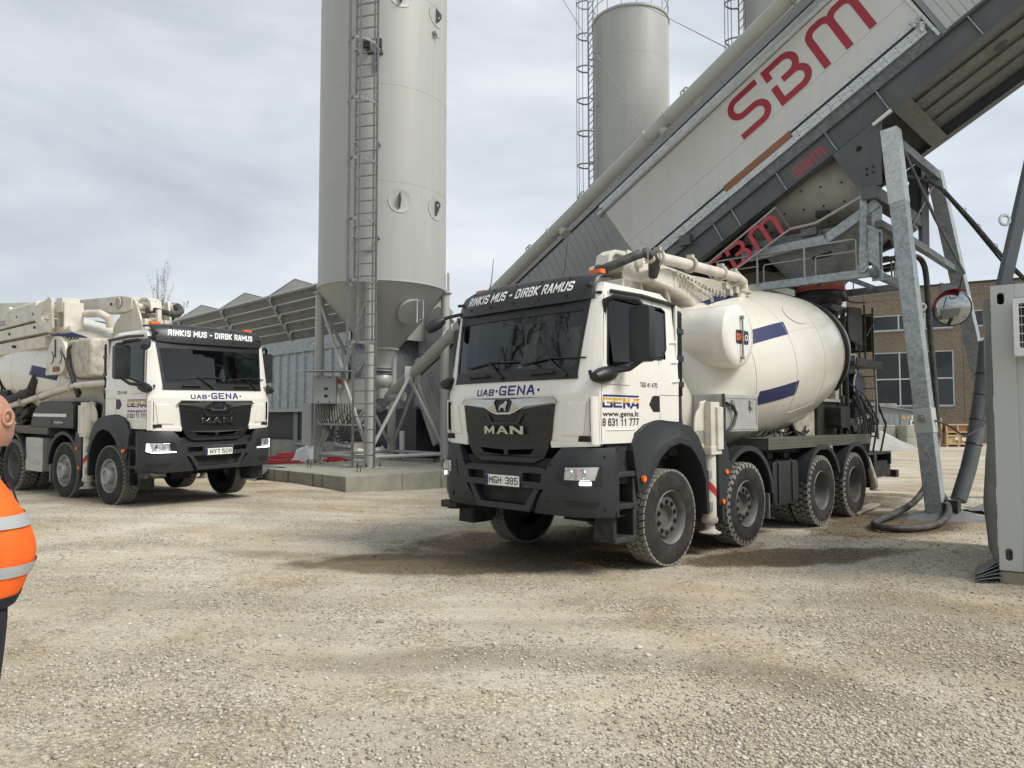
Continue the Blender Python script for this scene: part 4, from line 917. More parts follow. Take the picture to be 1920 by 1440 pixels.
        mb = MB(); mb.lathe([(0.098, 0.44), (0.102, 0.40), (0.09, 0.37)], (xo, s * 1.14, 0), (0, 0, 1), 20); mb.lathe([(0.06, 0.38), (0.065, 0.30), (0.10, 0.275), (0.135, 0.262), (0.135, 0.25), (0.0, 0.25)], (xo, s * 1.14, 0), (0, 0, 1), 24)
        B(mb, 'outrigger_foot', 'creamdirty', og)
        mb = MB()
        L = [[Vector((xo + 0.088 * math.sin(a), s * (1.14 + 0.088 * math.cos(a)), z0_ + 0.08 * a)) for a in np.linspace(-1.1, 1.1, 9)] for z0_ in (0.70, 0.80)]
        mb.grid(L); split_build(mb, 'red_mark', 'red', og)
        mb = MB(); mb.bx(xo + 0.07, xo + 0.14, s * 1.14, s * 1.22, 0.92, 1.02); mb.bx(xo + 0.05, xo + 0.12, s * 1.14, s * 1.22, 0.52, 0.64); split_build(mb, 'bracket', 'alugrey', og, bev=0.006)
    # walkway, left and right
    for s in (1, -1):
        x0 = -2.47 if s > 0 else -2.6
        mb = MB(); mb.bx(-6.46, x0, s * 0.80, s * 1.18, 1.345, 1.365); mb.bx(-6.46, x0, s * 1.18, s * 1.205, 1.21, 1.37); mb.bx(x0 - 0.02, x0, s * 0.8, s * 1.2, 1.21, 1.36)
        nx = 66
        for i in range(nx):
            for j in range(3):
                x = -6.44 + 3.95 * (i + 0.5 * (j % 2)) / nx; z = 1.235 + j * 0.047
                mb.add([(x - 0.02, s * 1.2055, z), (x, s * 1.212, z + 0.02), (x + 0.02, s * 1.2055, z + 0.004), (x, s * 1.2055, z - 0.015)], [(0, 1, 3), (1, 2, 3), (0, 1, 2)])
        B(mb, 'walkway', 'treadplate', fix=False)
        mb = MB(); mb.tube([(-2.3, s * 1.0, 1.25), (-2.5, s * 1.05, 1.2), (-4.0, s * 1.0, 1.15), (-6.0, s * 1.0, 1.12)], 0.03, 6)
        for k in range(7): x = -2.4 - 0.55 * k; mb.box((x, s * 0.9, 1.12), (0.16, 0.2, 0.12))
        rnd = random.Random(5)
        for k in range(14):
            x = -2.5 - rnd.random() * 2; mb.tube([(x, s * 0.85, 1.38), (x - 0.15, s * (0.75 + rnd.random() * 0.15), 1.42 + rnd.random() * 0.1), (x - 0.5, s * 0.7, 1.4)], 0.014, 5)
        B(mb, 'air_lines', 'blackmat')
    # fuel / urea tank left; alu cover right
    mb = MB(); mb.plate(rrect(-3.46, -2.62, 0.43, 1.04, 0.10), [], 0.6, lambda a, b, d: (a, 1.19 + d, b)); ft = B(mb, 'fuel_tank', 'black', bev=0.015)
    for x in (-2.80, -3.25):
        mb = MB(); oo = rrect(x - 0.03, x + 0.03, 0.41, 1.06, 0.01, 1); mb.bx(x - 0.025, x + 0.025, 1.19, 1.205, 0.46, 1.0); mb.bx(x - 0.025, x + 0.025, 0.6, 1.15, 1.04, 1.055); mb.tube([(x, 1.15, 1.05), (x, 1.185, 1.03), (x, 1.2, 0.98)], 0.02, 6)
        B(mb, 'tank_strap', 'darkgrey', ft)
    mb = MB(); mb.plate(rrect(-3.66, -2.84, 0.45, 1.13, 0.04), [], 0.55, lambda a, b, d: (a, -(1.20 + d), b)); at = B(mb, 'aluminium_tank', 'alu', bev=0.012)
    mb = MB(); mb.bx(-3.6, -2.95, -1.205, -1.215, 0.60, 0.63); mb.bx(-3.62, -2.9, -1.204, -1.21, 0.93, 0.945); B(mb, 'tank_rib', 'alu', at)
    # black fairing with pale stripe on the right
    mb = MB(); mb.plate([(-1.42, 1.34), (-1.42, 1.80), (-1.55, 1.86), (-2.9, 1.86), (-3.25, 1.66), (-3.38, 1.45), (-3.38, 1.34)], [], 0.5, lambda a, b, d: (a, -(1.22 + d), b)); fa = B(mb, 'fairing', 'black', bev=0.02)
    mb = MB(); mb.bx(-3.25, -1.72, -1.222, -1.228, 1.56, 1.62); B(mb, 'pale_stripe', 'pvcwhite', fa)
    mb = MB(); mb.plate(arc(-2.45, 1.45, 0.06, 0, 360, 16)[:-1], [], 0.004, lambda a, b, d: (a, -(1.226 + d), b)); B(mb, 'round_plate', 'darkgrey', fa)
    mb = MB(); put_text(mb, 'Simply One', -2.25, -1.88, 1.42, 1.48, lambda a, b, d: (a, -1.2225, b), bold=0.01); B(mb, 'lettering', 'inkwhite', fa, smooth=False, fix=False)
    # delivery pipe low on the right side
    mb = MB(); pts = [(-0.35, -1.10, 2.19), (-1.5, -1.16, 2.16), (-1.9, -1.18, 2.11), (-3.3, -1.18, 1.93), (-4.9, -1.15, 1.75), (-6.2, -1.1, 1.62)]
    mb.tube(pts, 0.062, 14); lp = B(mb, 'delivery_pipe', 'cream')
    mb = MB()
    for a, b in ((-1.62, 2.145), (-3.0, 1.97), (-3.9, 1.86)): mb.tube([Vector((a + 0.02 * math.cos(t), -1.18 + 0.078 * math.cos(t), b + 0.078 * math.sin(t))) for t in np.linspace(0, 2 * math.pi, 17)[:-1]], 0.018, 6, closed=True)
    split_build(mb, 'pipe_clamp', 'creamdirty', lp)
    # ---- boom
    mb = MB(); mb.lathe([(0.34, 1.2), (0.34, 2.9), (0.40, 2.95), (0.40, 3.1), (0.26, 3.15), (0.26, 3.3), (0.0, 3.3)], (-0.78, 0.0, 0), (0, 0, 1), 28)
    mb.plate([(-1.80, 3.12), (-1.78, 3.38), (-1.60, 3.50), (-1.35, 3.62), (-0.98, 3.86), (-0.88, 3.80), (-0.62, 3.35), (-0.55, 3.12)], [], 0.04, lambda a, b, d: (a, -0.36 - d, b))
    mb.plate([(-1.10, 3.12), (-0.95, 3.46), (-0.84, 3.82), (-0.66, 3.84), (-0.56, 3.46), (-0.45, 3.12)], [], 0.04, lambda a, b, d: (a, 0.20 + d, b))
    mb.cyl((-0.87, -0.34, 3.70), (-0.87, 0.24, 3.70), 0.075, n=16)
    B(mb, 'boom_turret', 'cream', bev=0.008)
    def section(pts0, pts1, y0, y1, name='boom_section', mat='cream'):
        """box girder: pts0 upper edge line, pts1 lower edge line as (x, z)"""
        mb = MB(); mb.plate(pts0 + pts1[::-1], [], abs(y1 - y0), lambda a, b, d: (a, max(y0, y1) + d, b))
        for (x, z) in (): pass
        return B(mb, name, mat, bev=0.012)
    def girder(st, name, mat='cream'):
        mb = MB(); mb.grid([[Vector((x, y - h, z0)), Vector((x, y + h, z0)), Vector((x, y + h, z1)), Vector((x, y - h, z1))] for x, y, z1, z0, h in st], closed=True)
        mb.add([Vector((x, y + sy * h, z)) for x, y, z1, z0, h in (st[0], st[-1]) for sy, z in ((-1, z0), (1, z0), (1, z1), (-1, z1))], [(0, 1, 2, 3), (4, 5, 6, 7)])
        return B(mb, name, mat, bev=0.012)
    ma = girder([(-0.98, -0.28, 3.88, 3.66, 0.11), (-1.12, -0.29, 3.92, 3.62, 0.12), (-1.35, -0.30, 3.95, 3.62, 0.13), (-3.3, -0.58, 3.97, 3.66, 0.15), (-6.6, -0.80, 4.19, 3.82, 0.16)], 'boom_section')
    mb = MB()
    for x, y, z, r_ in ((-1.38, -0.447, 3.81, 0.105),): mb.lathe([(r_ - 0.035, 0.0), (r_ - 0.02, 0.025), (r_, 0.022), (r_ + 0.01, 0.0)], (x, y, z), (0, -1, 0), 24); mb.lathe([(r_ - 0.035, 0.0), (0.0, 0.004)], (x, y, z), (0, -1, 0), 24)
    B(mb, 'boss_ring', 'creamdirty', ma)
    mb = MB()
    for x, y, z in ((-1.62, -0.49, 3.80), (-2.55, -0.63, 3.82), (-2.75, -0.655, 3.80)): mb.cyl((x, y, z), (x, y + 0.05, z), 0.028, n=12)
    split_build(mb, 'lifting_hole', 'inkblack', ma)
    mb = MB(); mb.plate([(-0.95, 3.90), (-0.68, 3.88), (-0.55, 3.80), (-0.50, 3.60), (-0.57, 3.60), (-0.62, 3.76), (-0.70, 3.83), (-0.95, 3.84)], [], 0.22, lambda a, b, d: (a, -0.02 + d, b)); B(mb, 'boom_cradle', 'cream', bev=0.012)
    mb = MB(); mb.cyl((-1.0, -0.16, 3.80), (-0.55, -0.16, 3.74), 0.075, n=16); mb.bx(-0.95, -0.55, -0.34, 0.2, 3.15, 3.45); mb.bx(-0.42, -0.34, -0.2, -0.12, 3.13, 3.62); B(mb, 'boom_rest', 'cream', bev=0.01)
    b1 = section([(-2.9, 3.84), (-5.9, 3.70)], [(-3.0, 3.54), (-5.9, 3.42)], -1.22, -0.98)
    b2 = section([(-2.45, 3.50), (-5.9, 3.40)], [(-2.5, 3.26), (-5.9, 3.18)], -1.20, -0.95)
    b3 = section([(-2.9, 3.20), (-5.9, 3.13)], [(-2.9, 2.96), (-5.9, 2.88)], -1.16, -0.90)
    for par, lst in ((b1, [(-3.35, 3.66), (-4.2, 3.66), (-5.2, 3.6)]), (b2, [(-2.9, 3.38), (-3.3, 3.38), (-4.6, 3.32)]), (b3, [(-4.4, 3.04), (-5.4, 3.02)])):
        mb = MB()
        for x, z in lst: mb.cyl((x, -1.225, z), (x, -1.16, z), 0.03, n=12)
        split_build(mb, 'lifting_hole', 'inkblack', par)
    mb = MB(); put_text(mb, 'MK 32L', -5.55, -4.75, 3.52, 3.63, lambda a, b, d: (a, -1.2225, b), shear=0.15, bold=0.01); B(mb, 'lettering', 'inkblack', b1, smooth=False, fix=False)
    mb = MB()
    f = lambda a, b, d: (a, -1.24 + d, b)
    mb.plate([(-2.45, 3.93), (-2.30, 3.88), (-2.24, 3.30), (-2.33, 3.20), (-2.48, 3.24), (-3.15, 3.52), (-3.05, 3.72), (-2.85, 3.76)], [[(-2.62, 3.68), (-2.45, 3.62), (-2.42, 3.45), (-2.52, 3.40), (-2.78, 3.52), (-2.80, 3.62)]], 0.05, f)
    mb.bx(-2.26, -1.98, -1.22, -0.9, 3.60, 3.88); mb.bx(-1.98, -1.93, -1.2, -0.85, 3.25, 3.80); mb.bx(-2.28, -2.24, -1.2, -0.85, 3.25, 3.85); mb.cyl((-2.3, -1.1, 3.27), (-1.75, -1.1, 3.27), 0.075, n=16)
    B(mb, 'fork_bracket', 'cream', bev=0.008)
    mb = MB(); mb.cyl((-4.85, -1.1, 3.82), (-3.35, -1.1, 3.88), 0.075, n=18); mb.plate([(-5.15, 3.68), (-4.9, 3.68), (-4.8, 3.88), (-4.88, 3.94)], [], 0.08, lambda a, b, d: (a, -1.06 + d, b)); mb.cyl((-3.35, -1.1, 3.88), (-2.75, -1.1, 3.90), 0.035, n=12); B(mb, 'boom_cylinder', 'cream')
    mb = MB(); mb.tube([(-1.95, -0.8, 3.60), (-1.35, -0.8, 3.56), (-1.1, -0.75, 3.45), (-1.15, -0.7, 3.3)], 0.075, 14); B(mb, 'pipe_bend', 'cream')
    mb = MB(); mb.tube([(-2.15, -1.12, 3.05), (-2.02, -1.18, 2.9), (-1.6, -1.2, 2.4), (-1.4, -1.15, 1.95)], 0.045, 8)
    for k in range(4): mb.tube([(-2.05 + 0.15 * k, -1.08, 3.12 - 0.01 * k), (-1.95 + 0.06 * k, -1.18, 2.85), (-1.65, -1.19, 2.45), (-1.4, -1.1, 2.0)], 0.02, 6)
    B(mb, 'hydraulic_hose', 'hose')
    mb = MB(); mb.bx(-2.1, -0.9, -1.15, -0.55, 2.3, 3.05); B(mb, 'valve_chest', 'creamdirty', bev=0.06)
    mb = MB(); mb.tube([(-3.2, -1.12, 2.35), (-3.5, -1.15, 2.05), (-4.6, -1.16, 1.9), (-6.4, -1.1, 1.85)], [0.15, 0.13, 0.10, 0.10], 10)
    rnd = random.Random(9)
    for k in range(22):
        x = -3.6 - rnd.random() * 3.0; z = 1.45 + rnd.random() * 0.6; mb.box((x, -0.95 - 0.2 * rnd.random(), z), (0.15 + 0.35 * rnd.random(), 0.15, 0.08 + 0.15 * rnd.random()), Matrix.Rotation(rnd.random() * 0.8 - 0.4, 3, 'Y'))
    B(mb, 'pump_unit', 'blackmat', bev=0.02)
    # left upper pipe run and boom root seen over the cab
    mb = MB(); mb.tube([(-0.80, 0.42, 3.72), (-1.15, 0.43, 3.755), (-1.75, 0.45, 3.765)], 0.075, 16); mb.tube([(-1.80, 0.45, 3.765), (-2.5, 0.47, 3.77), (-3.05, 0.50, 3.76)], 0.072, 16)
    mb.tube([(-3.05, 0.50, 3.76), (-3.2, 0.50, 3.72), (-3.24, 0.50, 3.6), (-3.12, 0.48, 3.42), (-3.0, 0.46, 3.25)], 0.072, 14); up = B(mb, 'upper_pipe', 'cream')
    mb = MB()
    for x, z, ax_ in ((-0.95, 3.735, 0), (-1.76, 3.765, 0), (-2.6, 3.77, 0), (-3.0, 3.76, 0), (-3.24, 3.56, 1)):
        ring = [Vector((x, 0.46 + 0.093 * math.cos(t), z + 0.093 * math.sin(t))) if not ax_ else Vector((x + 0.093 * math.cos(t), 0.5 + 0.093 * math.sin(t), z)) for t in np.linspace(0, 2 * math.pi, 17)[:-1]]
        mb.tube(ring, 0.024, 6, closed=True); mb.box((x, 0.46, z + 0.115), (0.06, 0.09, 0.05))
    split_build(mb, 'pipe_clamp', 'creamdirty', up)
    mb = MB(); mb.plate([(-0.9, 3.45), (-1.0, 3.62), (-1.4, 3.68), (-2.0, 3.60), (-2.6, 3.40), (-3.2, 3.36), (-3.4, 3.2), (-2.6, 2.95), (-2.2, 3.05), (-1.9, 3.32), (-1.4, 3.40)], [], 0.42, lambda a, b, d: (a, 0.36 + d, b)); B(mb, 'boom_arm', 'cream', bev=0.03)
    mb = MB(); mb.cyl((-1.0, 0.15, 3.2), (-2.3, 0.2, 3.02), 0.13, n=20); mb.cyl((-1.4, 0.28, 3.42), (-1.5, 0.28, 3.2), 0.03, n=8); mb.bx(-2.9, -1.2, -0.3, 0.12, 2.95, 3.25); B(mb, 'slewing_cylinder', 'creamdirty')
    mb = MB(); rnd = random.Random(4)
    for k in range(16):
        x = -1.5 - 0.10 * k; mb.tube([(x, 0.40, 3.60 - 0.01 * k), (x - 0.02, 0.44, 3.52), (x - 0.05, 0.42, 3.42)], 0.012, 5); mb.box((x, 0.40, 3.62 - 0.012 * k), (0.05, 0.05, 0.05))
    for k in range(3): mb.tube([(-1.7, 0.42, 3.56), (-2.3 - 0.03 * k, 0.46, 3.42 - 0.03 * k), (-2.35, 0.45, 3.15 - 0.03 * k), (-2.0, 0.42, 3.02), (-1.5, 0.38, 3.0 - 0.02 * k)], 0.016, 6)
    for k in range(10): mb.box((-2.75 - rnd.random() * 0.35, 0.42 + rnd.random() * 0.06, 3.15 + rnd.random() * 0.5), (0.09, 0.07, 0.035 + rnd.random() * 0.07))
    B(mb, 'control_valves', 'creamdirty')
    mb = MB(); pts = [(-0.72, -0.22, 3.62), (-0.50, -0.16, 3.62), (-0.30, -0.02, 3.56), (-0.24, 0.08, 3.53), (-0.28, 0.18, 3.56), (-0.42, 0.30, 3.64), (-0.60, 0.38, 3.73), (-0.74, 0.42, 3.78), (-0.86, 0.43, 3.74), (-0.95, 0.42, 3.66)]
    mb.tube(pts, [0.05, 0.055, 0.055, 0.055, 0.058, 0.058, 0.06, 0.065, 0.075, 0.07], 12)
    mb.tube([(-0.93, 0.42, 3.70), (-0.95, 0.40, 3.58), (-0.98, 0.36, 3.50)], [0.085, 0.075, 0.06], 12); B(mb, 'end_hose', 'hose')
    mb = MB(); mb.tube([(-0.60, 0.46, 3.86), (-0.66, 0.50, 3.86), (-0.66, 0.50, 3.62), (-0.60, 0.50, 3.60)], 0.008, 6); mb.tube([(-0.42, 0.46, 3.84), (-0.5, 0.5, 3.88), (-0.56, 0.5, 3.80), (-0.5, 0.48, 3.74)], 0.008, 6); B(mb, 'hose_hook', 'alugrey')
    # ---- rear: hopper, chute boards, control boxes, ladder, pump, underrun
    mb = MB(); mb.lathe([(0.50, 4.02), (0.52, 4.0), (0.50, 3.86), (0.36, 3.66), (0.26, 3.50), (0.24, 3.50), (0.34, 3.68), (0.47, 3.87), (0.50, 4.02)], (-7.15, 0, 0), (0, 0, 1), 32)
    mb.bx(-7.6, -6.7, -0.5, 0.5, 3.72, 3.80); B(mb, 'feed_hopper', 'black')
    mb = MB()
    for s in (1, -1):
        mb.beam((-6.1, s * 0.8, 3.5), (-7.2, s * 0.6, 3.72), 0.05, 0.07); mb.beam((-6.5, s * 0.75, 2.0), (-6.55, s * 0.75, 3.6), 0.07, 0.07); mb.beam((-6.2, s * 0.80, 1.25), (-6.3, s * 0.72, 3.5), 0.06, 0.06)
    mb.beam((-6.55, -0.8, 3.45), (-6.55, 0.8, 3.45), 0.07, 0.07); B(mb, 'rear_frame', 'blackmat')
    mb = MB(); mb.plate([(-6.65, 3.70), (-6.62, 3.25), (-6.72, 3.08), (-7.35, 3.0), (-7.35, 3.74)], [], 0.04, lambda a, b, d: (a, 0.82 + d, b)); mb.plate([(-7.4, 3.68), (-7.4, 2.95), (-7.9, 2.98), (-7.95, 3.66)], [], 0.12, lambda a, b, d: (a, 0.66 + d, b)); mb.bx(-7.98, -7.9, 0.3, 0.8, 2.95, 3.7)
    B(mb, 'splash_board', 'blackmat', bev=0.012)
    mb = MB()
    mb.tube([(-6.5, 0.85, 3.78), (-7.0, 0.86, 3.80), (-7.38, 0.86, 3.85)], 0.02, 6)
    for x in (-7.4, -7.85): mb.tube([(x, 0.84, 3.80), (x, 0.84, 2.70)], 0.018, 8)
    mb.tube([(-7.02, 0.86, 3.0), (-7.05, 0.86, 2.72)], 0.018, 8); mb.tube([(-7.35, 0.86, 3.6), (-7.7, 0.88, 3.62), (-7.76, 0.88, 3.5), (-7.42, 0.86, 3.2)], 0.015, 8)
    mb.tube([(-6.35, 0.78, 3.15), (-6.4, 0.84, 2.4), (-6.42, 0.84, 1.9), (-6.45, 0.84, 1.3)], 0.04, 8)
    B(mb, 'handrail', 'blackmat')
    mb = MB(); mb.bx(-8.0, -6.5, 0.35, 0.95, 2.62, 2.68); mb.bx(-8.0, -6.6, 0.94, 0.96, 2.60, 2.75); B(mb, 'rear_platform', 'blackmat')
    mb = MB()
    for y in (0.62, 0.92): mb.beam((-7.65, y, 2.65), (-7.75, y, 1.25), 0.035, 0.05)
    for k in range(6): mb.beam((-7.67 - 0.01 * k, 0.60, 2.45 - 0.23 * k), (-7.67 - 0.01 * k, 0.94, 2.45 - 0.23 * k), 0.04, 0.03)
    B(mb, 'ladder', 'alugrey')
    mb = MB(); mb.cyl((-7.1, 0.55, 2.25), (-7.1, 0.80, 2.25), 0.24, n=28); mb.cyl((-7.1, 0.50, 2.25), (-7.1, 0.53, 2.25), 0.28, n=28); B(mb, 'hose_reel', plain('blue_hose', (0.02, 0.03, 0.07), 0.5))
    mb = MB(); mb.lathe([(0.285, 0.0), (0.29, 0.02), (0.26, 0.03)], (-7.1, 0.80, 2.25), (0, 1, 0), 28); B(mb, 'reel_flange', 'alugrey')
    mb = MB(); rnd = random.Random(12)
    mb.plate(rrect(-6.05, -5.62, 1.48, 1.85, 0.05), [], 0.35, lambda a, b, d: (a, 1.02 + d, b)); mb.bx(-7.2, -5.3, 0.2, 0.75, 1.2, 1.95)
    for k in range(26): mb.box((-6.3 - rnd.random() * 1.5, 0.55 + 0.35 * rnd.random(), 1.15 + rnd.random() * 0.85), (0.06 + 0.2 * rnd.random(), 0.12, 0.05 + 0.18 * rnd.random()), Matrix.Rotation(rnd.random() * 2, 3, 'Y'))
    for k in range(9): x = -6.4 - rnd.random() * 1.4; mb.tube([(x, 0.9, 1.9 + rnd.random() * 0.5), (x - 0.25, 1.0, 1.5 + 0.2 * rnd.random()), (x - 0.1, 0.95, 1.05), (x - 0.35 * rnd.random(), 0.9, 0.95)], 0.014 + 0.01 * rnd.random(), 6)
    mb.tube([(-6.4, 0.85, 2.3), (-6.9, 0.95, 2.1), (-7.25, 1.0, 1.85), (-7.0, 0.95, 1.65), (-6.4, 0.9, 1.62)], 0.012, 6)
    B(mb, 'hydraulic_pump', 'blackmat', bev=0.01)
    mb = MB(); mb.bx(-7.9, -6.5, 0.55, 1.10, 0.98, 1.02); mb.bx(-7.9, -7.84, 0.3, 1.1, 0.78, 1.02); mb.bx(-7.1, -6.95, 0.7, 1.1, 0.38, 0.98); mb.bx(-8.0, -7.1, 0.9, 1.05, 0.55, 0.85); mb.bx(-8.15, -8.0, -1.15, 1.15, 0.52, 0.66); mb.bx(-7.9, -7.0, -1.1, 0.55, 0.70, 1.0)
    B(mb, 'underrun_guard', 'blackmat', bev=0.006)
    mb = MB(); mb.tube([(-6.55, 1.12, 0.95), (-6.75, 1.13, 0.6), (-6.85, 1.13, 0.42)], [0.035, 0.06, 0.07], 10); mb.lathe([(0.06, 0.1), (0.10, 0.05), (0.10, 0.03), (0, 0.03)], (-6.88, 1.13, 0.32), (0, 0, 1), 16); B(mb, 'rear_support_leg', 'creamdirty')
    mb = MB(); mb.bx(-4.7, -4.35, 1.19, 1.215, 1.215 - 0.055, 1.21); B(mb, 'label_plate', 'alu')

yaw1 = math.pi / 2 - AZ + math.pi
T1 = thing('concrete_mixer_truck', 'white mixer pump truck with blue-striped drum under the red-lettered mixing plant', 'truck', P(6.95, 5.62, 0), (0, 0, yaw1), 'white mixer pump trucks')
build_truck(T1, dict(tyres=('hex', 'lug'), rim='disc', drl='spot', reg=('MGH', '385', 0.0), phone='8 631 11 777', model='TGS 41 470', blind=True))
T2 = thing('concrete_mixer_truck', 'white mixer pump truck with lit light strips, left of the tall silo', 'truck', (-6.397, 13.671, 0.116), (R(1.072), R(0.603), R(-36.1)), 'white mixer pump trucks')
build_truck(T2, dict(tyres=('rib', 'rib'), rim='hub', drl='strip', reg=('NYT', '509', 0.03), phone='0 631 11 777', model='TGS 41.480', drumrot=0.3))
# ------------------------------------------------------------------ inclined mixing plant: s runs up the slope, t square to it, w across (0 = near face)
SA = R(28.8); V0, Z0, U0 = 3.90, 6.98, 13.17
def K(s, t, w=0.0): return P(U0 + w, V0 - s * math.cos(SA) + t * math.sin(SA), Z0 + s * math.sin(SA) + t * math.cos(SA))
def kf(w=0.0): return lambda a, b, d: K(a, b, w - d)
WID = 2.68
M['funnel'] = galv('funnel_galvanised', (0.15, 0.165, 0.16), (0.27, 0.285, 0.275), 0.6, 30, 0.2)
PL = thing('mixing_plant', 'inclined concrete mixing plant with large dark red lettering on its pale side', 'plant', P(13.2, 3.9, 0))
bpy.context.view_layer.update()
def BP(mb, name, mats, parent=PL, **k):
    """build in world coordinates below a parent placed anywhere"""
    root = parent
    while root.parent: root = root.parent
    o = Vector(root.location); mb.v = [tuple(Vector(p) - o) for p in mb.v]
    return mb.build(name, mats, parent, **k)
def BPs(mb, name, mats, parent=PL, **k):
    root = parent
    while root.parent: root = root.parent
    o = Vector(root.location); mb.v = [tuple(Vector(p) - o) for p in mb.v]
    return split_build(mb, name, mats, parent, **k)
def kbox(mb, s0, s1, t0, t1, w0, w1):
    vs_ = [K(a, b, c) for a in (s0, s1) for b in (t0, t1) for c in (w0, w1)]
    return mb.add(vs_, [(0, 1, 3, 2), (4, 6, 7, 5), (0, 4, 5, 1), (2, 3, 7, 6), (0, 2, 6, 4), (1, 5, 7, 3)])
SB, ST = -13.6, 6.5
for w0, sg, nm in ((0.0, 1, 'near'), (WID, -1, 'far')):
    mb = MB(); kbox(mb, SB, ST, 0.012, 0.45, w0 + sg * 0.06, w0 + sg * 0.075)
    kbox(mb, SB, ST, 0.0, 0.012, w0, w0 + sg * 0.20); kbox(mb, SB, ST, 0.438, 0.45, w0 + sg * 0.0, w0 + sg * 0.2)
    be = BP(mb, 'side_beam', 'webgrey')
    mb = MB()
    for s in (-12.5, -11.4, -10.3, -9.2, -8.1, -7.0, -5.9, -4.8, -3.61, -3.15, -2.08, -1.01, 0.0, 1.61, 2.7, 3.8, 4.9): kbox(mb, s - 0.008, s + 0.008, 0.014, 0.436, w0 + sg * 0.002, w0 + sg * 0.06)
    BPs(mb, 'stiffener', 'galv', be)
# galvanised strips above the beam
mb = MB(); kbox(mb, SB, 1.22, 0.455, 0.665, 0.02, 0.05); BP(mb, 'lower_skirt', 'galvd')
for s0, s1 in ((-5.6, -3.05), (-1.47, 1.08)):
    mb = MB(); kbox(mb, s0, s1, 0.67, 0.86, -0.03, 0.03); kbox(mb, s0, s1, 0.765, 0.775, -0.036, -0.03)
    cs = BP(mb, 'cover_strip', 'galvl')
    mb = MB()
    n = int((s1 - s0) / 0.22)
    for i in range(n):
        for tt in (0.72, 0.82): q = K(s0 + 0.1 + i * 0.22, tt, -0.03); mb.cyl(q, q - UV * 0.008, 0.010, n=6)
    BP(mb, 'rivet_row', 'blackmat', cs, kind='stuff')
    mb = MB(); kbox(mb, s0, s1, 0.865, 0.91, -0.02, 0.02); BP(mb, 'dark_seal', 'black', cs)
    mb = MB(); kbox(mb, s0, s1, 0.915, 0.985, -0.03, 0.02); BP(mb, 'seal_lip', 'galvl', cs)
mb = MB(); kbox(mb, -3.05, -1.47, 0.67, 0.80, -0.015, 0.02); BP(mb, 'cover_strip', 'galvl')
mb = MB(); kbox(mb, -3.05, -1.47, 0.82, 0.955, 0.0, 0.02); BP(mb, 'red_brown_seal', 'ply')
# pale side panels and lettering
for t0, t1 in ((0.96, 1.428), (1.434, 2.47)):
    mb = MB(); mb.plate([(-5.62 + (2.47 - t0) * 0.12 if t0 < 1.2 else -5.62 + 0.125, t0), (1.16, t0), (1.16, t1), (-5.62 + (2.47 - t1) * 0.12, t1)], [], 0.06, kf(0.0)); BP(mb, 'side_panel', 'panel')
mb = MB()
for i_, pl in enumerate(logo_strokes()): mb.plate([(-2.24 + x * 1.003, 1.46 + y * 0.985) for x, y in pl], [], 0.0, kf(-0.004 - 0.001 * i_))
BP(mb, 'lettering', 'logored', smooth=False)
mb = MB()
for i_, pl in enumerate(logo_strokes()): mb.plate([(-1.84 + x * 0.23, 0.10 + y * 0.23) for x, y in pl], [], 0.0, kf(0.056 - 0.001 * i_))
BP(mb, 'lettering', 'framered', smooth=False)
mb = MB(); mb.cyl(K(-5.80, 2.53, -0.02), K(1.16, 2.53, -0.02), 0.055, n=12); kbox(mb, -5.62, 1.16, 2.585, 2.62, -0.03, 0.03); kbox(mb, -5.70, 1.16, 2.63, 2.715, -0.02, 0.03); BPs(mb, 'top_rail', 'galvl')
mb = MB(); kbox(mb, SB, ST, 2.72, 2.745, 0.0, 0.05); BP(mb, 'shadow_gap', 'black')
fas = [-13.9, -10.6, -7.4, -4.2, -2.0, 0.4, 3.4, ST]
mb = MB()
for a, b in zip(fas, fas[1:]): kbox(mb, a, b - 0.006, 2.75, 2.95, -0.03, WID + 0.03)
BPs(mb, 'roof_fascia', 'fascia')
# ribbed cladding below and above the pale panels: narrow sheets one by one
mb = MB(); s = -13.85
while s < -5.75:
    b0 = 0.60 + max(0, (-12.2 - s)) * 0.0
    e_ = min(s + 0.19, -5.70)
    mb.plate([(s + 0.004, b0), (e_ - 0.004, b0), (e_ - 0.004, 2.72), (s + 0.004, 2.72)], [], 0.02, kf(0.012)); s += 0.19
mb.plate([(-5.70, 0.60), (-5.44, 0.60), (-5.60, 2.60), (-5.70, 2.72)], [], 0.02, kf(0.012))
BPs(mb, 'cladding_panel', 'clad')
mb = MB(); kbox(mb, SB - 0.2, -5.4, 0.62, 2.7, 0.03, 0.06); BP(mb, 'cladding_backing', 'inkblack')
mb = MB(); kbox(mb, -5.4, 1.2, 0.5, 2.7, 0.07, WID); kbox(mb, SB - 0.2, -5.4, 0.62, 2.7, 0.07, WID); kbox(mb, 1.22, ST, 0.5, 3.6, 0.07, WID); BPs(mb, 'conveyor_casing', 'fascia')
mb = MB(); s = 1.30
while s < 5.5: kbox(mb, s + 0.003, s + 0.117, 0.52, 3.6, 0.04, 0.07); s += 0.12
BPs(mb, 'upper_cladding_panel', 'container')
mb = MB(); mb.beam(K(1.18, 0.5, 0.0), K(1.12, 2.7, 0.0), 0.05, 0.05, UV); BP(mb, 'corner_post', 'galvl')
mb = MB()
for a, b, c in ((1.02, 0.92, 0.05), (1.08, 0.82, 0.04), (1.12, 0.98, 0.03), (1.05, 0.76, 0.035)): mb.box(K(a, b, -0.05), (c * 2, c, c * 2), Matrix.Rotation(a * 9, 3, 'X'))
mb.tube([K(0.95, 1.02, -0.04), K(1.05, 0.95, -0.07), K(1.15, 0.80, -0.06)], 0.015, 6); BP(mb, 'panel_latch', 'galvl')
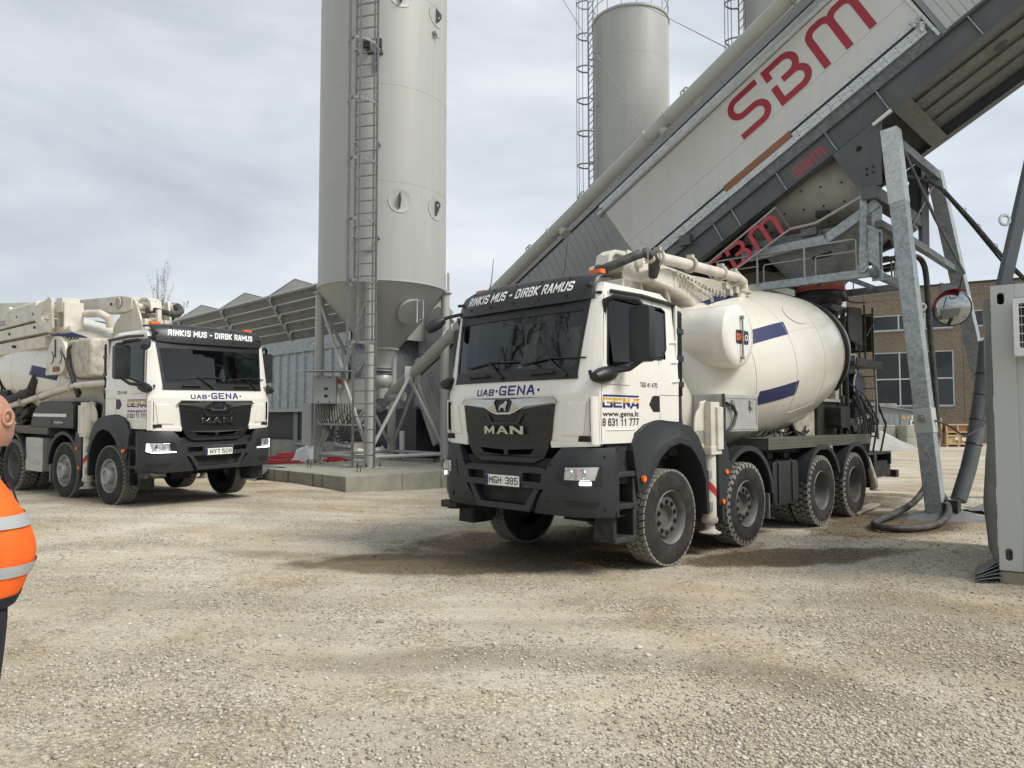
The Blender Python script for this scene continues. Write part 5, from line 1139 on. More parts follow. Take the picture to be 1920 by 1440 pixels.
kb = MB(); kbox(kb, -3.5, 1.9, 2.97, 3.35, 0.5, 2.2); BP(kb, 'roof_duct', 'container')
# underside between the beams
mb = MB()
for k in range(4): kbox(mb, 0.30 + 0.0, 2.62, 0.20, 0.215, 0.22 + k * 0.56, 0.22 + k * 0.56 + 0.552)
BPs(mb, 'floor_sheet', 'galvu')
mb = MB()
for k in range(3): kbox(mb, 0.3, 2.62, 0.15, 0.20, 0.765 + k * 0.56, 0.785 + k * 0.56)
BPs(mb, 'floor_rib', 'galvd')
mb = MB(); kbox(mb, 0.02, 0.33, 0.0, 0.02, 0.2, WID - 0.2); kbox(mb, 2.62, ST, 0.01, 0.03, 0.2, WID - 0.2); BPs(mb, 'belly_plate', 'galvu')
mb = MB()
for s_, w_ in ((1.75, 1.15), (3.6, 1.4), (3.2, 0.9)): q = K(s_, 0.0 if s_ > 2 else 0.19, w_); mb.lathe([(0.11, 0.0), (0.0, 0.001)], q, K(s_, -1, w_) - K(s_, 0, w_), 18)
BPs(mb, 'access_hole', 'inkblack')
mb = MB(); kbox(mb, -9.5, 0.0, 0.1, 0.14, 0.2, WID - 0.2); BP(mb, 'conveyor_floor', 'blackmat')
# guard frame with cut-out lettering
mb = MB(); f = 13.14
G = lambda v, z, u=13.14: P(u, v, z)
mb.tube([G(7.5, 4.74), G(5.93, 5.68), G(5.66, 5.21), G(7.2, 4.38)], 0.022, 8); mb.tube([G(5.66, 5.21), G(5.18, 5.23), G(4.34, 5.56)], 0.026, 8); mb.tube([G(7.5, 4.74), G(7.2, 4.38)], 0.02, 8)
gd = BP(mb, 'guard_frame', 'pipegrey')
mb = MB()
for i_, pl in enumerate(logo_strokes()): mb.plate([(-4.22 + x * 0.60, -0.715 + y * 0.56) for x, y in pl], [], 0.012, kf(-0.035 - 0.001 * i_))
BP(mb, 'lettering', 'framered', gd)
# bracket, mixer shell, cross beams, funnel, platform
mb = MB()
for u_ in (13.16, 15.84): mb.plate([(4.80, 6.46), (4.37, 5.71), (4.14, 5.69), (4.10, 6.86)], [arc(4.41, 6.42, 0.055, 0, 360, 12)[:-1]], 0.03, lambda a, b, d: P(u_ - d, a, b))
mb.beam(P(13.16, 4.38, 5.70), P(13.16, 4.81, 6.46), 0.12, 0.012, UV); mb.beam(P(13.16, 4.12, 5.69), P(13.16, 4.10, 6.8), 0.16, 0.03, UV)
br = BPs(mb, 'bracket_plate', 'webgrey')[0]
mb = MB()
for v_, z_ in ((4.28, 5.92), (4.17, 5.93), (4.28, 6.02), (4.17, 6.03)): mb.cyl(P(13.16, v_, z_), P(13.13, v_, z_), 0.022, n=6)
BPs(mb, 'bolt', 'blackmat', br)
mb = MB(); mb.beam(P(13.1, 4.25, 5.58), P(15.95, 4.25, 5.58), 0.26, 0.22); mb.beam(P(13.1, 7.9, 5.4), P(15.95, 7.9, 5.4), 0.26, 0.22); mb.beam(P(13.1, 4.10, 5.0), P(15.9, 4.10, 5.0), 0.12, 0.12)
mb.beam(P(15.85, 4.1, 6.8), P(15.85, 4.12, 5.0), 0.14, 0.14)
BPs(mb, 'cross_beam', 'webgrey')
mb = MB(); prof = [(0.0, 0.0), (0.93, 0.0), (0.93, 3.3), (0.0, 3.3)]
mb.lathe(prof, P(14.45, 4.72, 6.17), VV, 48); mx_o = BP(mb, 'mixer_trough', 'mixer')
mb = MB()
for i in range(9):
    for j in range(7):
        a = R(-170 + j * 22); q = P(14.45, 4.85 + i * 0.38, 6.17) + UV * math.cos(a) * 0.93 + Vector((0, 0, 1)) * math.sin(a) * 0.93
        d = (UV * math.cos(a) + Vector((0, 0, 1)) * math.sin(a)); mb.cyl(q - d * 0.01, q + d * 0.012, 0.022, n=6)
BP(mb, 'trough_bolts', 'blackmat', mx_o, kind='stuff')
mb = MB()
for (a, b) in ((P(13.3, 4.15, 5.42), P(13.3, 5.05, 4.93)), (P(13.3, 5.03, 4.93), P(13.3, 6.7, 4.85)), (P(15.4, 4.15, 5.42), P(15.4, 5.05, 4.93)), (P(15.4, 5.03, 4.93), P(15.4, 6.7, 4.85))): mb.beam(a, b, 0.12, 0.17)
BPs(mb, 'discharge_beam', 'galv')
mb = MB(); mb.beam(P(13.35, 5.15, 5.08), P(13.35, 6.5, 4.99), 0.10, 0.10); mb.box(P(13.32, 5.35, 5.12), (0.28, 0.2, 0.14), Matrix.Rotation(R(135), 3, 'Z')); mb.box(P(13.32, 6.25, 5.05), (0.2, 0.15, 0.12), Matrix.Rotation(R(135), 3, 'Z')); BPs(mb, 'drive_housing', 'galvd')
mb = MB(); NF = 48; L = []
def sq(a, hu, hv, z, cu, cv):
    c_, s_ = math.cos(a), math.sin(a); k_ = 1 / max(abs(c_), abs(s_)); return P(cu + hu * c_ * k_, cv + hv * s_ * k_, z)
for tt in (0, 0.55, 1.0):
    row = []
    for k in range(NF):
        a = 2 * math.pi * k / NF; A = sq(a, 0.85, 1.12, 5.15, 14.2, 5.45); Bq = P(14.12 + 0.43 * math.cos(a), 5.52 + 0.43 * math.sin(a), 4.20)
        row.append(A.lerp(Bq, tt))
    L.append(row)
mb.grid(L, closed=True); fn = BP(mb, 'discharge_funnel', 'funnel', ang=50)
mb = MB(); mb.lathe([(0.43, 0.14), (0.455, 0.12), (0.455, 0.04), (0.445, 0.03), (0.455, 0.02), (0.455, -0.02), (0.42, -0.02)], P(14.12, 5.52, 4.12), (0, 0, 1), 40); BP(mb, 'rubber_ring', 'bellows', fn)
mb = MB(); mb.lathe([(0.42, 0.02), (0.47, -0.06), (0.52, -0.16)], P(14.12, 5.52, 4.10), (0, 0, 1), 32); BP(mb, 'rubber_skirt', 'black', fn)
rnd = random.Random(8)
mb = MB()
for k in range(30):
    a_ = P(13.4 + rnd.random() * 2.2, 4.3 + rnd.random() * 3.2, 4.7 + rnd.random() * 0.8)
    mb.beam(a_, a_ + P(0, 1, 0) * (0.2 + rnd.random() * 0.6) + Vector((0, 0, (rnd.random() - 0.5) * 0.3)), 0.06 + 0.12 * rnd.random(), 0.05 + 0.12 * rnd.random())
BP(mb, 'drive_machinery', 'blackmat', kind='stuff')
mb = MB(); mb.beam(P(14.7, 6.6, 5.0), P(14.7, 8.6, 5.0), 1.2, 0.6); mb.beam(P(14.7, 8.4, 4.3), P(14.7, 10.2, 4.0), 1.4, 0.8); BPs(mb, 'motor_housing', 'blackmat')
for u_ in (13.2, 15.1):
    mb = MB(); mb.beam(P(u_, 4.20, 4.19), P(u_, 8.0, 4.19), 0.10, 0.15); pb = BP(mb, 'platform_beam', 'galv', bev=0.01)
    mb = MB()
    mb.tube([P(u_, 8.0, 4.85), P(u_, 4.56, 4.83), P(u_, 4.51, 4.80), P(u_, 4.50, 4.27)], 0.017, 8)
    for v_ in (5.43, 6.35, 7.2): mb.cyl(P(u_, v_, 4.27), P(u_, v_, 4.84), 0.02, n=8)
    for a, b in ((4.46, 5.24), (5.34, 6.24), (6.34, 7.3)): mb.tube([P(u_ + 0.04, b, 4.27), P(u_ + 0.04, b, 4.60), P(u_ + 0.04, b - 0.03, 4.63), P(u_ + 0.04, a, 4.62)], 0.012, 6)
    BPs(mb, 'guard_rail', 'pipegrey', pb)
mb = MB()
for k in range(7): mb.beam(P(13.2, 4.25 + k * 0.55, 4.22), P(15.1, 4.25 + k * 0.55, 4.22), 0.05, 0.08)
mb.beam(P(13.1, 4.22, 4.16), P(15.2, 4.22, 4.16), 0.1, 0.12)
BPs(mb, 'platform_joist', 'galvd')
for u_ in (13.14, 15.04):
    mb = MB(); mb.beam(P(u_, 4.345, 5.56), P(u_, 4.39, 4.22), 0.02, 0.12, (0, 0, 1)); mb.beam(P(u_, 4.37, 4.55), P(u_, 4.37, 4.20), 0.03, 0.16)
    mb.lathe([(0.09, 0.0), (0.09, 0.03), (0.0, 0.03)], P(u_ - 0.01, 4.38, 4.28), -UV, 20); mb.lathe([(0.035, 0.0), (0.03, 0.05), (0.0, 0.05)], P(u_ - 0.01, 4.38, 4.28), -UV, 12)
    BP(mb, 'hanger', 'galv')
mb = MB(); mb.beam(P(13.3, 4.18, 5.35), P(13.3, 4.20, 4.05), 0.16, 0.05, UV); mb.plate([(4.33, 5.0), (4.13, 4.93), (4.13, 4.25), (4.33, 4.42)], [], 0.02, lambda a, b, d: P(13.2 - d, a, b)); mb.beam(P(13.2, 4.33, 5.02), P(13.2, 4.08, 4.88), 0.04, 0.05); BPs(mb, 'shield_plate', 'galv')
# legs
def leg(a, b, w_, nm='leg'):
    mb = MB(); mb.beam(a, b, w_, w_, UV); return BP(mb, nm, 'galv', bev=0.012)
lg = leg(P(13.22, 3.37, 0.10), P(13.22, 3.90, 6.62), 0.255)
mb = MB(); mb.box(P(13.22, 3.865, 6.25), (0.28, 0.28, 0.9), Matrix.Rotation(R(45), 3, 'Z') @ Matrix.Rotation(R(0), 3, 'X')); 
lg2 = leg(P(17.57, 3.18, 0.05), P(15.85, 3.90, 6.55), 0.255)
A0, A1 = P(13.22, 3.37, 0.10), P(13.22, 3.90, 6.62)
def onleg(t): return A0.lerp(A1, t)
mb = MB(); mb.beam(onleg(0.80), onleg(1.0), 0.268, 0.268, UV); BP(mb, 'leg_sleeve', 'galvl', lg, bev=0.008)
mb = MB(); mb.beam(onleg(0.200), onleg(0.262), 0.275, 0.275, UV); sl = BP(mb, 'cover_plate', 'container', lg, bev=0.004)
mb = MB(); q = onleg(0.238) - UV * 0.15 - VV * 0.0; mb.box(q, (0.06, 0.11, 0.11), Matrix.Rotation(R(45), 3, 'Z')); mb.cyl(q - UV * 0.02, q - UV * 0.05, 0.025, n=10); BP(mb, 'socket', 'alugrey', lg, bev=0.006)
def eye(p, n_, par):
    mb = MB(); e1 = n_.normalized(); pts = [Vector(p) + e1 * (0.07 + 0.055 * math.cos(a)) + Vector((0, 0, 1)) * 0.055 * math.sin(a) for a in np.linspace(0, 2 * math.pi, 15)[:-1]]
    mb.tube(pts, 0.018, 6, closed=True); BP(mb, 'lifting_eye', 'galvl', par)
eye(onleg(0.525) + UV * 0.13 * 0 + Vector((0.13, 0.03, 0)), Vector((1, 0, 0)), lg); eye(P(16.75, 3.5, 3.2) + Vector((0.12, 0, 0)), Vector((1, 0, 0)), lg2)
mb = MB(); mb.box(P(13.22, 3.36, 0.07), (0.42, 0.36, 0.05), Matrix.Rotation(R(45), 3, 'Z')); mb.box(P(13.3, 3.2, 0.22), (0.14, 0.30, 0.2), Matrix.Rotation(R(40), 3, 'Z')); mb.cyl(P(13.1, 3.25, 0.2), P(13.45, 3.25, 0.2), 0.09, n=14); BP(mb, 'foot_plate', 'blackmat', lg)
mb = MB(); mb.beam(P(13.35, 3.86, 6.45), P(15.8, 3.82, 6.42), 0.10, 0.16); mb.beam(P(13.3, 3.75, 4.75), P(16.35, 3.70, 4.62), 0.10, 0.12); BPs(mb, 'leg_brace', 'galvd')
mb = MB(); mb.beam(K(0.02, -0.07, -0.06), K(-0.33, -0.10, -0.10), 0.05, 0.06, UV); BP(mb, 'white_clamp_lever', 'pvcwhite', bev=0.01)
mb = MB(); mb.tube([P(13.35, 3.82, 6.5), P(14.6, 3.6, 5.3), P(15.9, 3.45, 4.45)], [0.022, 0.03, 0.03], 8); mb.tube([P(15.7, 3.9, 6.2), P(14.6, 4.0, 5.2), P(13.9, 3.95, 4.6)], 0.02, 8); BPs(mb, 'tension_strut', 'galvd')
mb = MB(); mb.tube([Vector((8.26, 13.0, 4.25)), Vector((8.32, 13.2, 4.0)), Vector((8.42, 13.4, 3.95))], 0.014, 6); BP(mb, 'strut_cable', 'hose')
mb = MB()
for k in range(6):
    o_ = Vector((0.02 * (k % 3), 0.02 * k, 0.022 * (k // 2) - 0.02)); mb.tube([Vector(p) + o_ for p in ((6.7, 12.9, 5.9), (7.15, 12.8, 6.08), (7.61, 12.8, 5.97), (7.85, 12.8, 5.80), (8.37, 12.8, 5.21 - 0.015 * k), (8.88, 12.8, 4.58 - 0.02 * k), (9.3, 12.8, 4.14), (10.2, 12.8, 3.3))], 0.018 if k else 0.035, 6)
for x, z in ((8.2, 5.42), (8.45, 5.12), (8.75, 4.76), (9.05, 4.41)): mb.tube([Vector((x + 0.05 * math.cos(a), 12.83 + 0.06 * math.sin(a), z + 0.06 * math.sin(a + 0.8))) for a in np.linspace(0, 2 * math.pi, 11)[:-1]], 0.006, 4, closed=True)
BP(mb, 'cable_bundle', 'hose', PL)
# shaft down to the lower bin end: feeding belt frame seen under the casing
mb = MB()
for w_ in (0.4, 2.2):
    mb.beam(K(-15.4, 0.35, w_), K(-11.0, 0.25, w_), 0.08, 0.16); mb.beam(K(-15.4, -0.05, w_), K(-11.0, -0.15, w_), 0.06, 0.08)
BPs(mb, 'belt_frame', 'galvd')
mb = MB(); mb.beam(K(-13.0, 0.5, 0.3), P(13.5, 15.1, 0.3), 0.12, 0.12); mb.beam(K(-10.0, 0.1, 0.3), P(13.5, 12.6, 0.1), 0.12, 0.12); mb.beam(K(-10.0, 0.1, 2.3), P(15.6, 12.6, 0.1), 0.12, 0.12); BPs(mb, 'leg', 'galv')
# discharge hose looped on the ground, cable duct, mirror
mb = MB(); pts = [(6.71, 13.4, 4.57), (7.27, 13.4, 4.68), (7.60, 13.4, 4.73), (7.76, 13.4, 4.66), (7.84, 13.4, 4.4), (7.86, 13.4, 3.6), (7.86, 13.3, 2.6), (7.80, 13.1, 1.4), (7.45, 12.75, 0.62), (6.95, 12.35, 0.22), (6.2, 11.7, 0.08), (5.68, 11.2, 0.06), (5.38, 10.75, 0.06), (5.35, 10.42, 0.06), (5.6, 10.3, 0.06), (6.1, 10.5, 0.06), (6.7, 11.1, 0.10), (7.05, 11.6, 0.22), (7.12, 11.95, 0.42), (7.06, 12.1, 0.60)]
def smooth(pts, it=2):
    pts = [Vector(p) for p in pts]
    for _ in range(it):
        q = [pts[0]]
        for a, b in zip(pts, pts[1:]): q += [a * 0.75 + b * 0.25, a * 0.25 + b * 0.75]
        q.append(pts[-1]); pts = q
    return pts
mb.tube(smooth(pts), 0.052, 12); o = mb.build('drain_hose', 'hose', None); tag(o, 'thick grey-black hose hanging from the plant and looped on the gravel by the leg', 'hose')
mb = MB(); mb.tube(smooth([(8.40, 12.6, 3.0), (8.36, 12.6, 2.6), (8.32, 12.6, 2.34), (8.2, 12.55, 1.78), (7.94, 12.4, 0.94), (7.60, 12.25, 0.25)], 1), 0.125, 16); dc = mb.build('cable_duct', 'webgrey', None); tag(dc, 'fat dark grey sleeve tied with straps, leaning beside the galvanised leg', 'cable sleeve')
mb = MB()
for p in ((8.33, 12.6, 2.42), (8.27, 12.58, 2.05), (8.15, 12.53, 1.62), (8.02, 12.45, 1.20)): mb.tube([Vector(p) + Vector((0.135 * math.cos(a), 0.135 * math.sin(a), -0.03 * math.cos(a))) for a in np.linspace(0, 2 * math.pi, 17)[:-1]], 0.009, 5, closed=True)
split_build(mb, 'strap', 'inkblack', dc)
mb = MB(); mb.tube(smooth([onleg(0.238) - UV * 0.16 + Vector((0.06, 0, 0)), onleg(0.238) + Vector((0.35, -0.1, -0.12)), onleg(0.2) + Vector((0.62, 0, -0.08)), onleg(0.2) + Vector((0.85, 0.1, 0.02)), (8.2, 12.35, 1.55), (8.36, 12.4, 2.1), (8.38, 12.45, 2.7)]), 0.016, 8); o = mb.build('power_cable', 'inkblack', None); tag(o, 'thin black cable sagging from the socket on the leg to the dark sleeve', 'cable')
MR = thing('convex_mirror', 'round convex traffic mirror with red hood on the rear plant leg', 'mirror', (8.39, 13.55, 3.75))
nrm = Vector((-0.25, -0.95, -0.12)).normalized()
mb = MB(); mb.lathe([(0.34, 0.0), (0.345, 0.02), (0.33, 0.03), (0.32, 0.02)], (0, 0, 0), nrm, 40); mb.lathe([(0.33, 0.0), (0.2, -0.06), (0, -0.08)], (0, 0, 0), nrm, 40); mb.build('rim', 'inkblack', MR)
mb = MB(); mb.lathe([(0.33, 0.018), (0.25, 0.05), (0.15, 0.075), (0.06, 0.084), (0.0, 0.086)], (0, 0, 0), nrm, 48); mb.build('mirror_face', plain('mirror_silver', (0.36, 0.38, 0.38), 0.04, 1.0), MR)
e1 = Vector((0, 0, 1)).cross(nrm).normalized(); e2 = nrm.cross(e1)
mb = MB(); mb.grid([[e1 * math.cos(a) * (0.345 + 0.01 * k) + e2 * math.sin(a) * (0.345 + 0.01 * k) + nrm * 0.10 * k for a in np.linspace(R(65), R(165) + 0.2, 18)] for k in range(3)]); o = mb.build('hood', 'red', MR); so = o.modifiers.new('t', 'SOLIDIFY'); so.thickness = 0.006
mb = MB(); mb.tube([(0, 0.05, 0), (0.1, 0.25, 0.1), (0.25, 0.45, 0.15)], 0.025, 8); mb.beam((-0.15, 0.12, 0.42), (0.2, 0.14, 0.36), 0.02, 0.18); mb.build('mirror_bracket', 'webgrey', MR)

# ------------------------------------------------------------------ screw conveyor from the silo to the mixer
SC = thing('screw_conveyor', 'long pale grey screw pipe rising from the silo foot over the mixing plant', 'pipe', P(11.75, 16.6, 2.2))
pa, pb_ = P(11.75, 16.65, 2.18), P(12.72, 5.46, 9.39); dd = (pb_ - pa); Lc = dd.length; dd.normalize()
def sp(t): return pa + dd * t
mb = MB(); mb.cyl(sp(-0.25), sp(Lc + 3.5), 0.150, n=28); tb = BP(mb, 'tube', 'silo2', SC)
mb = MB()
for t in (2.9, 3.25, 6.9, 9.9, 10.45, 13.4): mb.lathe([(0.152, -0.02), (0.185, -0.015), (0.185, 0.015), (0.152, 0.02)], sp(t), dd, 28)
BPs(mb, 'flange', 'silo2', SC)
mb = MB(); mb.lathe([(0.0, -0.42), (0.16, -0.40), (0.175, -0.3), (0.175, -0.22), (0.15, -0.2)], sp(0), dd, 24); mb.lathe([(0.19, -0.26), (0.19, -0.22), (0.15, -0.2)], sp(0), dd, 24)
mb.cyl(sp(0.15) + Vector((0.05, -0.1, -0.02)), sp(0.15) + Vector((0.42, -0.28, 0.0)), 0.13, 0.10, n=20); mb.cyl(sp(0.15) + Vector((0.42, -0.28, 0.0)), sp(0.15) + Vector((0.46, -0.3, 0.0)), 0.13, n=20); BPs(mb, 'end_cap', 'alu', SC)
for t in (7.15, 10.2):
    mb = MB(); q = sp(t); n2 = Vector((0.5, -0.5, -0.75)).normalized(); mb.cyl(q + n2 * 0.1, q + n2 * 0.26, 0.105, n=18); mb.cyl(q + n2 * 0.25, q + n2 * 0.28, 0.135, n=18); BP(mb, 'inspection_port', 'silo2', SC)
up = (Vector((0, 0, 1)) - dd * dd.z).normalized()
for t, sg in ((1.6, 1), (1.35, -1), (6.2, 1), (8.0, 1), (9.6, 1), (11.0, 1), (11.1, -1)):
    mb = MB(); q = sp(t) + up * sg * 0.14
    mb.plate(rrect(-0.10, 0.10, -0.03, 0.11, 0.05), [arc(-0.045, 0.06, 0.024, 0, 360, 10)[:-1], arc(0.045, 0.06, 0.024, 0, 360, 10)[:-1]], 0.012, lambda a, b, d: q + dd * a + up * sg * b + dd.cross(up) * d)
    BP(mb, 'lug', 'silo2', SC)
mb = MB(); mb.tube([sp(9.9) + up * 0.2, P(11.65, 16.72, 20.3) + Vector((0.5, -1.7, 0))], 0.008, 5); mb.tube([sp(12.1) + up * 0.15, P(27.4, 19.3, 20.2) + Vector((0.3, -1.8, 0))], 0.010, 5); BPs(mb, 'stay_wire', 'galvd', SC)
# ------------------------------------------------------------------ silos
ZS = 0.40
def ladder_parts(root, base, out, z0, z1, w_=0.60, hoop0=3.4, hstep=1.53, rung=0.325, gauge=0.7):
    side = Vector((0, 0, 1)).cross(out).normalized()
    mb = MB()
    for sg in (-1, 1): mb.beam(base + side * sg * w_ / 2 + Vector((0, 0, z0)), base + side * sg * w_ / 2 + Vector((0, 0, z1)), 0.055, 0.03, out)
    split_build(mb, 'ladder_rail', 'ladder', root)
    mb = MB(); z = z0 + 0.3
    while z < z1: mb.beam(base - side * w_ / 2 + Vector((0, 0, z)), base + side * w_ / 2 + Vector((0, 0, z)), 0.028, 0.028); z += rung
    split_build(mb, 'rung', 'ladder', root)
    mb = MB(); z = hoop0; hoops = []
    oct_ = [(-w_ / 2, 0), (-w_ / 2 - 0.06, 0.28), (-w_ / 2 + 0.06, 0.55), (0, gauge), (w_ / 2 - 0.06, 0.55), (w_ / 2 + 0.06, 0.28), (w_ / 2, 0)]
    while z < z1:
        pts = [base + side * a + out * b + Vector((0, 0, z)) for a, b in oct_]
        hb = MB()
        for p, q in zip(pts, pts[1:]): hb.beam(p, q, 0.014, 0.07)
        hb.build('cage_hoop', 'ladder', root); z += hstep
    for a, b in ((-w_ / 2 - 0.05, 0.28), (-0.12, 0.66), (0.14, 0.64), (w_ / 2 + 0.05, 0.28)):
        hb = MB(); hb.beam(base + side * a + out * b + Vector((0, 0, hoop0)), base + side * a + out * b + Vector((0, 0, z1)), 0.05, 0.012, out); hb.build('cage_bar', 'ladder', root)
def silo(name, label, u_, v_, RR, ztop, detail=True, ladder_dir=None, zring=5.25, seg=2.58, face=None):
    root = thing(name, label, 'silo', P(u_, v_, 0), group='grey steel cement silos')
    z = zring; k = 0
    while z < ztop - 0.1:
        z2 = min(z + seg, ztop); mb = MB(); mb.lathe([(RR, z + 0.004), (RR, z2 - 0.004)], (0, 0, 0), (0, 0, 1), 96)
        mb.lathe([(RR, z2 - 0.004), (RR + 0.004, z2), (RR, z2 + 0.004)], (0, 0, 0), (0, 0, 1), 96); mb.build('shell_ring', 'silo', root); z = z2
    mb = MB(); mb.lathe([(RR + 0.01, ztop - 0.12), (RR + 0.05, ztop - 0.1), (RR + 0.05, ztop), (RR, ztop + 0.02), (0, ztop + 0.35)], (0, 0, 0), (0, 0, 1), 64); mb.build('roof', 'silo2', root)
    mb = MB(); 
    for zz in (ztop + 1.0, ztop + 0.55): mb.tube([Vector((RR * math.cos(a), RR * math.sin(a), zz)) for a in np.linspace(0, 2 * math.pi, 41)[:-1]], 0.02, 6, closed=True)
    for k in range(16): a = 2 * math.pi * k / 16; mb.beam((RR * math.cos(a), RR * math.sin(a), ztop), (RR * math.cos(a), RR * math.sin(a), ztop + 1.0), 0.035, 0.035)
    mb.build('top_rail', 'galv', root)
    mb = MB(); mb.lathe([(RR + 0.03, zring + 0.03), (RR + 0.035, zring - 0.04), (RR, zring - 0.05), (0.44, 3.60), (0.44, 3.55)], (0, 0, 0), (0, 0, 1), 72); mb.build('cone', 'silo', root)
    if not detail:
        mb = MB()
        for a, b in ((-1.25, -1.25), (1.25, -1.25), (1.25, 1.25), (-1.25, 1.25)): q = UV * a + VV * b; mb.cyl(q, q + Vector((0, 0, zring)), 0.12, n=14)
        split_build(mb, 'leg', 'silo', root)
    base_dir = ladder_dir.normalized()
    ladder_parts(root, base_dir * (RR + 0.22), (face or base_dir).normalized(), 0.42 if detail else 6.0, ztop + 1.0, hoop0=3.52 if detail else 7.2, w_=0.60)
    mb = MB(); side = Vector((0, 0, 1)).cross(base_dir)
    for z in np.arange(6.3, ztop, 2.45):
        for sg in (-1, 1): q = base_dir * (RR - 0.1) + side * sg * 0.30 + Vector((0, 0, z)); mb.beam(q, q + base_dir * 0.34, 0.05, 0.04)
    split_build(mb, 'ladder_bracket', 'galv', root)
    return root
S1 = silo('cement_silo', 'tall grey silo with caged ladder standing on the concrete slab between the trucks', 11.65, 16.72, 1.775, 20.5, True, Vector((-0.045, -1, 0)), face=Vector((-0.26, -0.96, 0)))
S1c = P(11.65, 16.72)
def B1(mb, name, mats, parent=S1, **k):
    mb.v = [tuple(Vector(p) - S1c) for p in mb.v]; return mb.build(name, mats, parent, **k)
def B1s(mb, name, mats, parent=S1, **k):
    mb.v = [tuple(Vector(p) - S1c) for p in mb.v]; return split_build(mb, name, mats, parent, **k)
LEGS = [(10.40, 15.47), (12.90, 15.47), (12.90, 17.97), (10.40, 17.97)]
for u_, v_ in LEGS:
    mb = MB(); mb.cyl(P(u_, v_, ZS + 0.03), P(u_, v_, 5.24), 0.125, n=24); lg = B1(mb, 'leg', 'silo')
    mb = MB(); mb.box(P(u_, v_, ZS + 0.015), (0.55, 0.55, 0.03), Matrix.Rotation(R(45), 3, 'Z')); mb.cyl(P(u_, v_, 5.17), P(u_, v_, 5.20), 0.19, n=20); B1s(mb, 'base_plate', 'silo', lg)
    mb = MB()
    for a, b in ((-0.2, -0.2), (0.2, -0.2), (-0.2, 0.2), (0.2, 0.2)): mb.cyl(P(u_ + a, v_ + b, ZS), P(u_ + a, v_ + b, ZS + 0.13), 0.014, n=6); mb.cyl(P(u_ + a, v_ + b, ZS + 0.02), P(u_ + a, v_ + b, ZS + 0.06), 0.035, n=6)
    B1s(mb, 'anchor_bolt', 'blackmat', lg)
for fi, (a, b) in enumerate(zip(LEGS, LEGS[1:] + LEGS[:1])):
    A, Bv = P(a[0], a[1]), P(b[0], b[1]); mid = (A + Bv) / 2; Zv = Vector((0, 0, 1))
    mb = MB(); mb.cyl(A + Zv * 0.66, Bv + Zv * 0.66, 0.05, n=12)
    for e_ in (A, Bv):
        if fi in (2, 3): mb.cyl(e_ + Zv * 4.95, mid + Zv * 2.9, 0.048, n=12)
        mb.cyl(e_ + Zv * 0.75, mid + Zv * 2.75, 0.048, n=12)
    B1s(mb, 'brace', 'silo')
    mb = MB(); ax_ = (Bv - A).normalized(); nn = ax_.cross(Zv); mb.plate([(-0.13, 2.6), (0.13, 2.6), (0.13, 3.05), (-0.13, 3.05)], [], 0.015, lambda p, q, d: mid + ax_ * p + Zv * q + nn * d); B1(mb, 'gusset_plate', 'silo')
mb = MB(); mb.lathe([(0.46, 3.62), (0.46, 3.56), (0.43, 3.55), (0.26, 3.18), (0.25, 3.08), (0.27, 3.07), (0.27, 2.98)], S1c, (0, 0, 1), 40); B1(mb, 'outlet_cone', 'silo')
mb = MB()
for z in (3.06, 2.98, 2.90): mb.lathe([(0.24, z), (0.29, z), (0.29, z - 0.03), (0.24, z - 0.03)], S1c, (0, 0, 1), 32)
B1(mb, 'outlet_flange', 'galvd')
mb = MB(); mb.lathe([(0.24, 2.92), (0.29, 2.82), (0.30, 2.70), (0.27, 2.58), (0.20, 2.50), (0.18, 2.2)], S1c, (0, 0, 1), 32); mb.box(S1c + Vector((-0.32, -0.1, 2.72)), (0.16, 0.16, 0.22)); B1(mb, 'shut_off_valve', 'alu')
mb = MB(); n3 = (P(-0.1, -1) + Vector((0.45, 0, 0))).normalized()
ph = math.atan2(-0.72, 0.69)
cd_ = Vector((math.cos(ph), math.sin(ph), 0)); q0 = S1c + cd_ * 1.30 + Vector((0, 0, 4.55)); tn = (cd_ * (5.2 - 3.6) / 2.0 * 1 + Vector((0, 0, -0)))
nrm_ = (cd_ * 0.777 + Vector((0, 0, -0.63))).normalized()
mb.lathe([(0.34, 0.0), (0.34, 0.10), (0.37, 0.10), (0.37, 0.13), (0.0, 0.14)], q0 - nrm_ * 0.05, nrm_, 32); mp_ = B1(mb, 'manhole', 'silo')
mb = MB(); mb.tube([q0 + Vector((0.28, -0.1, 0.25)), q0 + Vector((0.38, -0.12, 0.27)), q0 + Vector((0.38, -0.12, -0.25)), q0 + Vector((0.28, -0.1, -0.27))], 0.018, 8); mb.cyl(q0 + Vector((0.22, -0.15, 0.3)), q0 + Vector((0.22, -0.15, -0.35)), 0.02, n=8); B1s(mb, 'manhole_hinge', 'galvl', mp_)
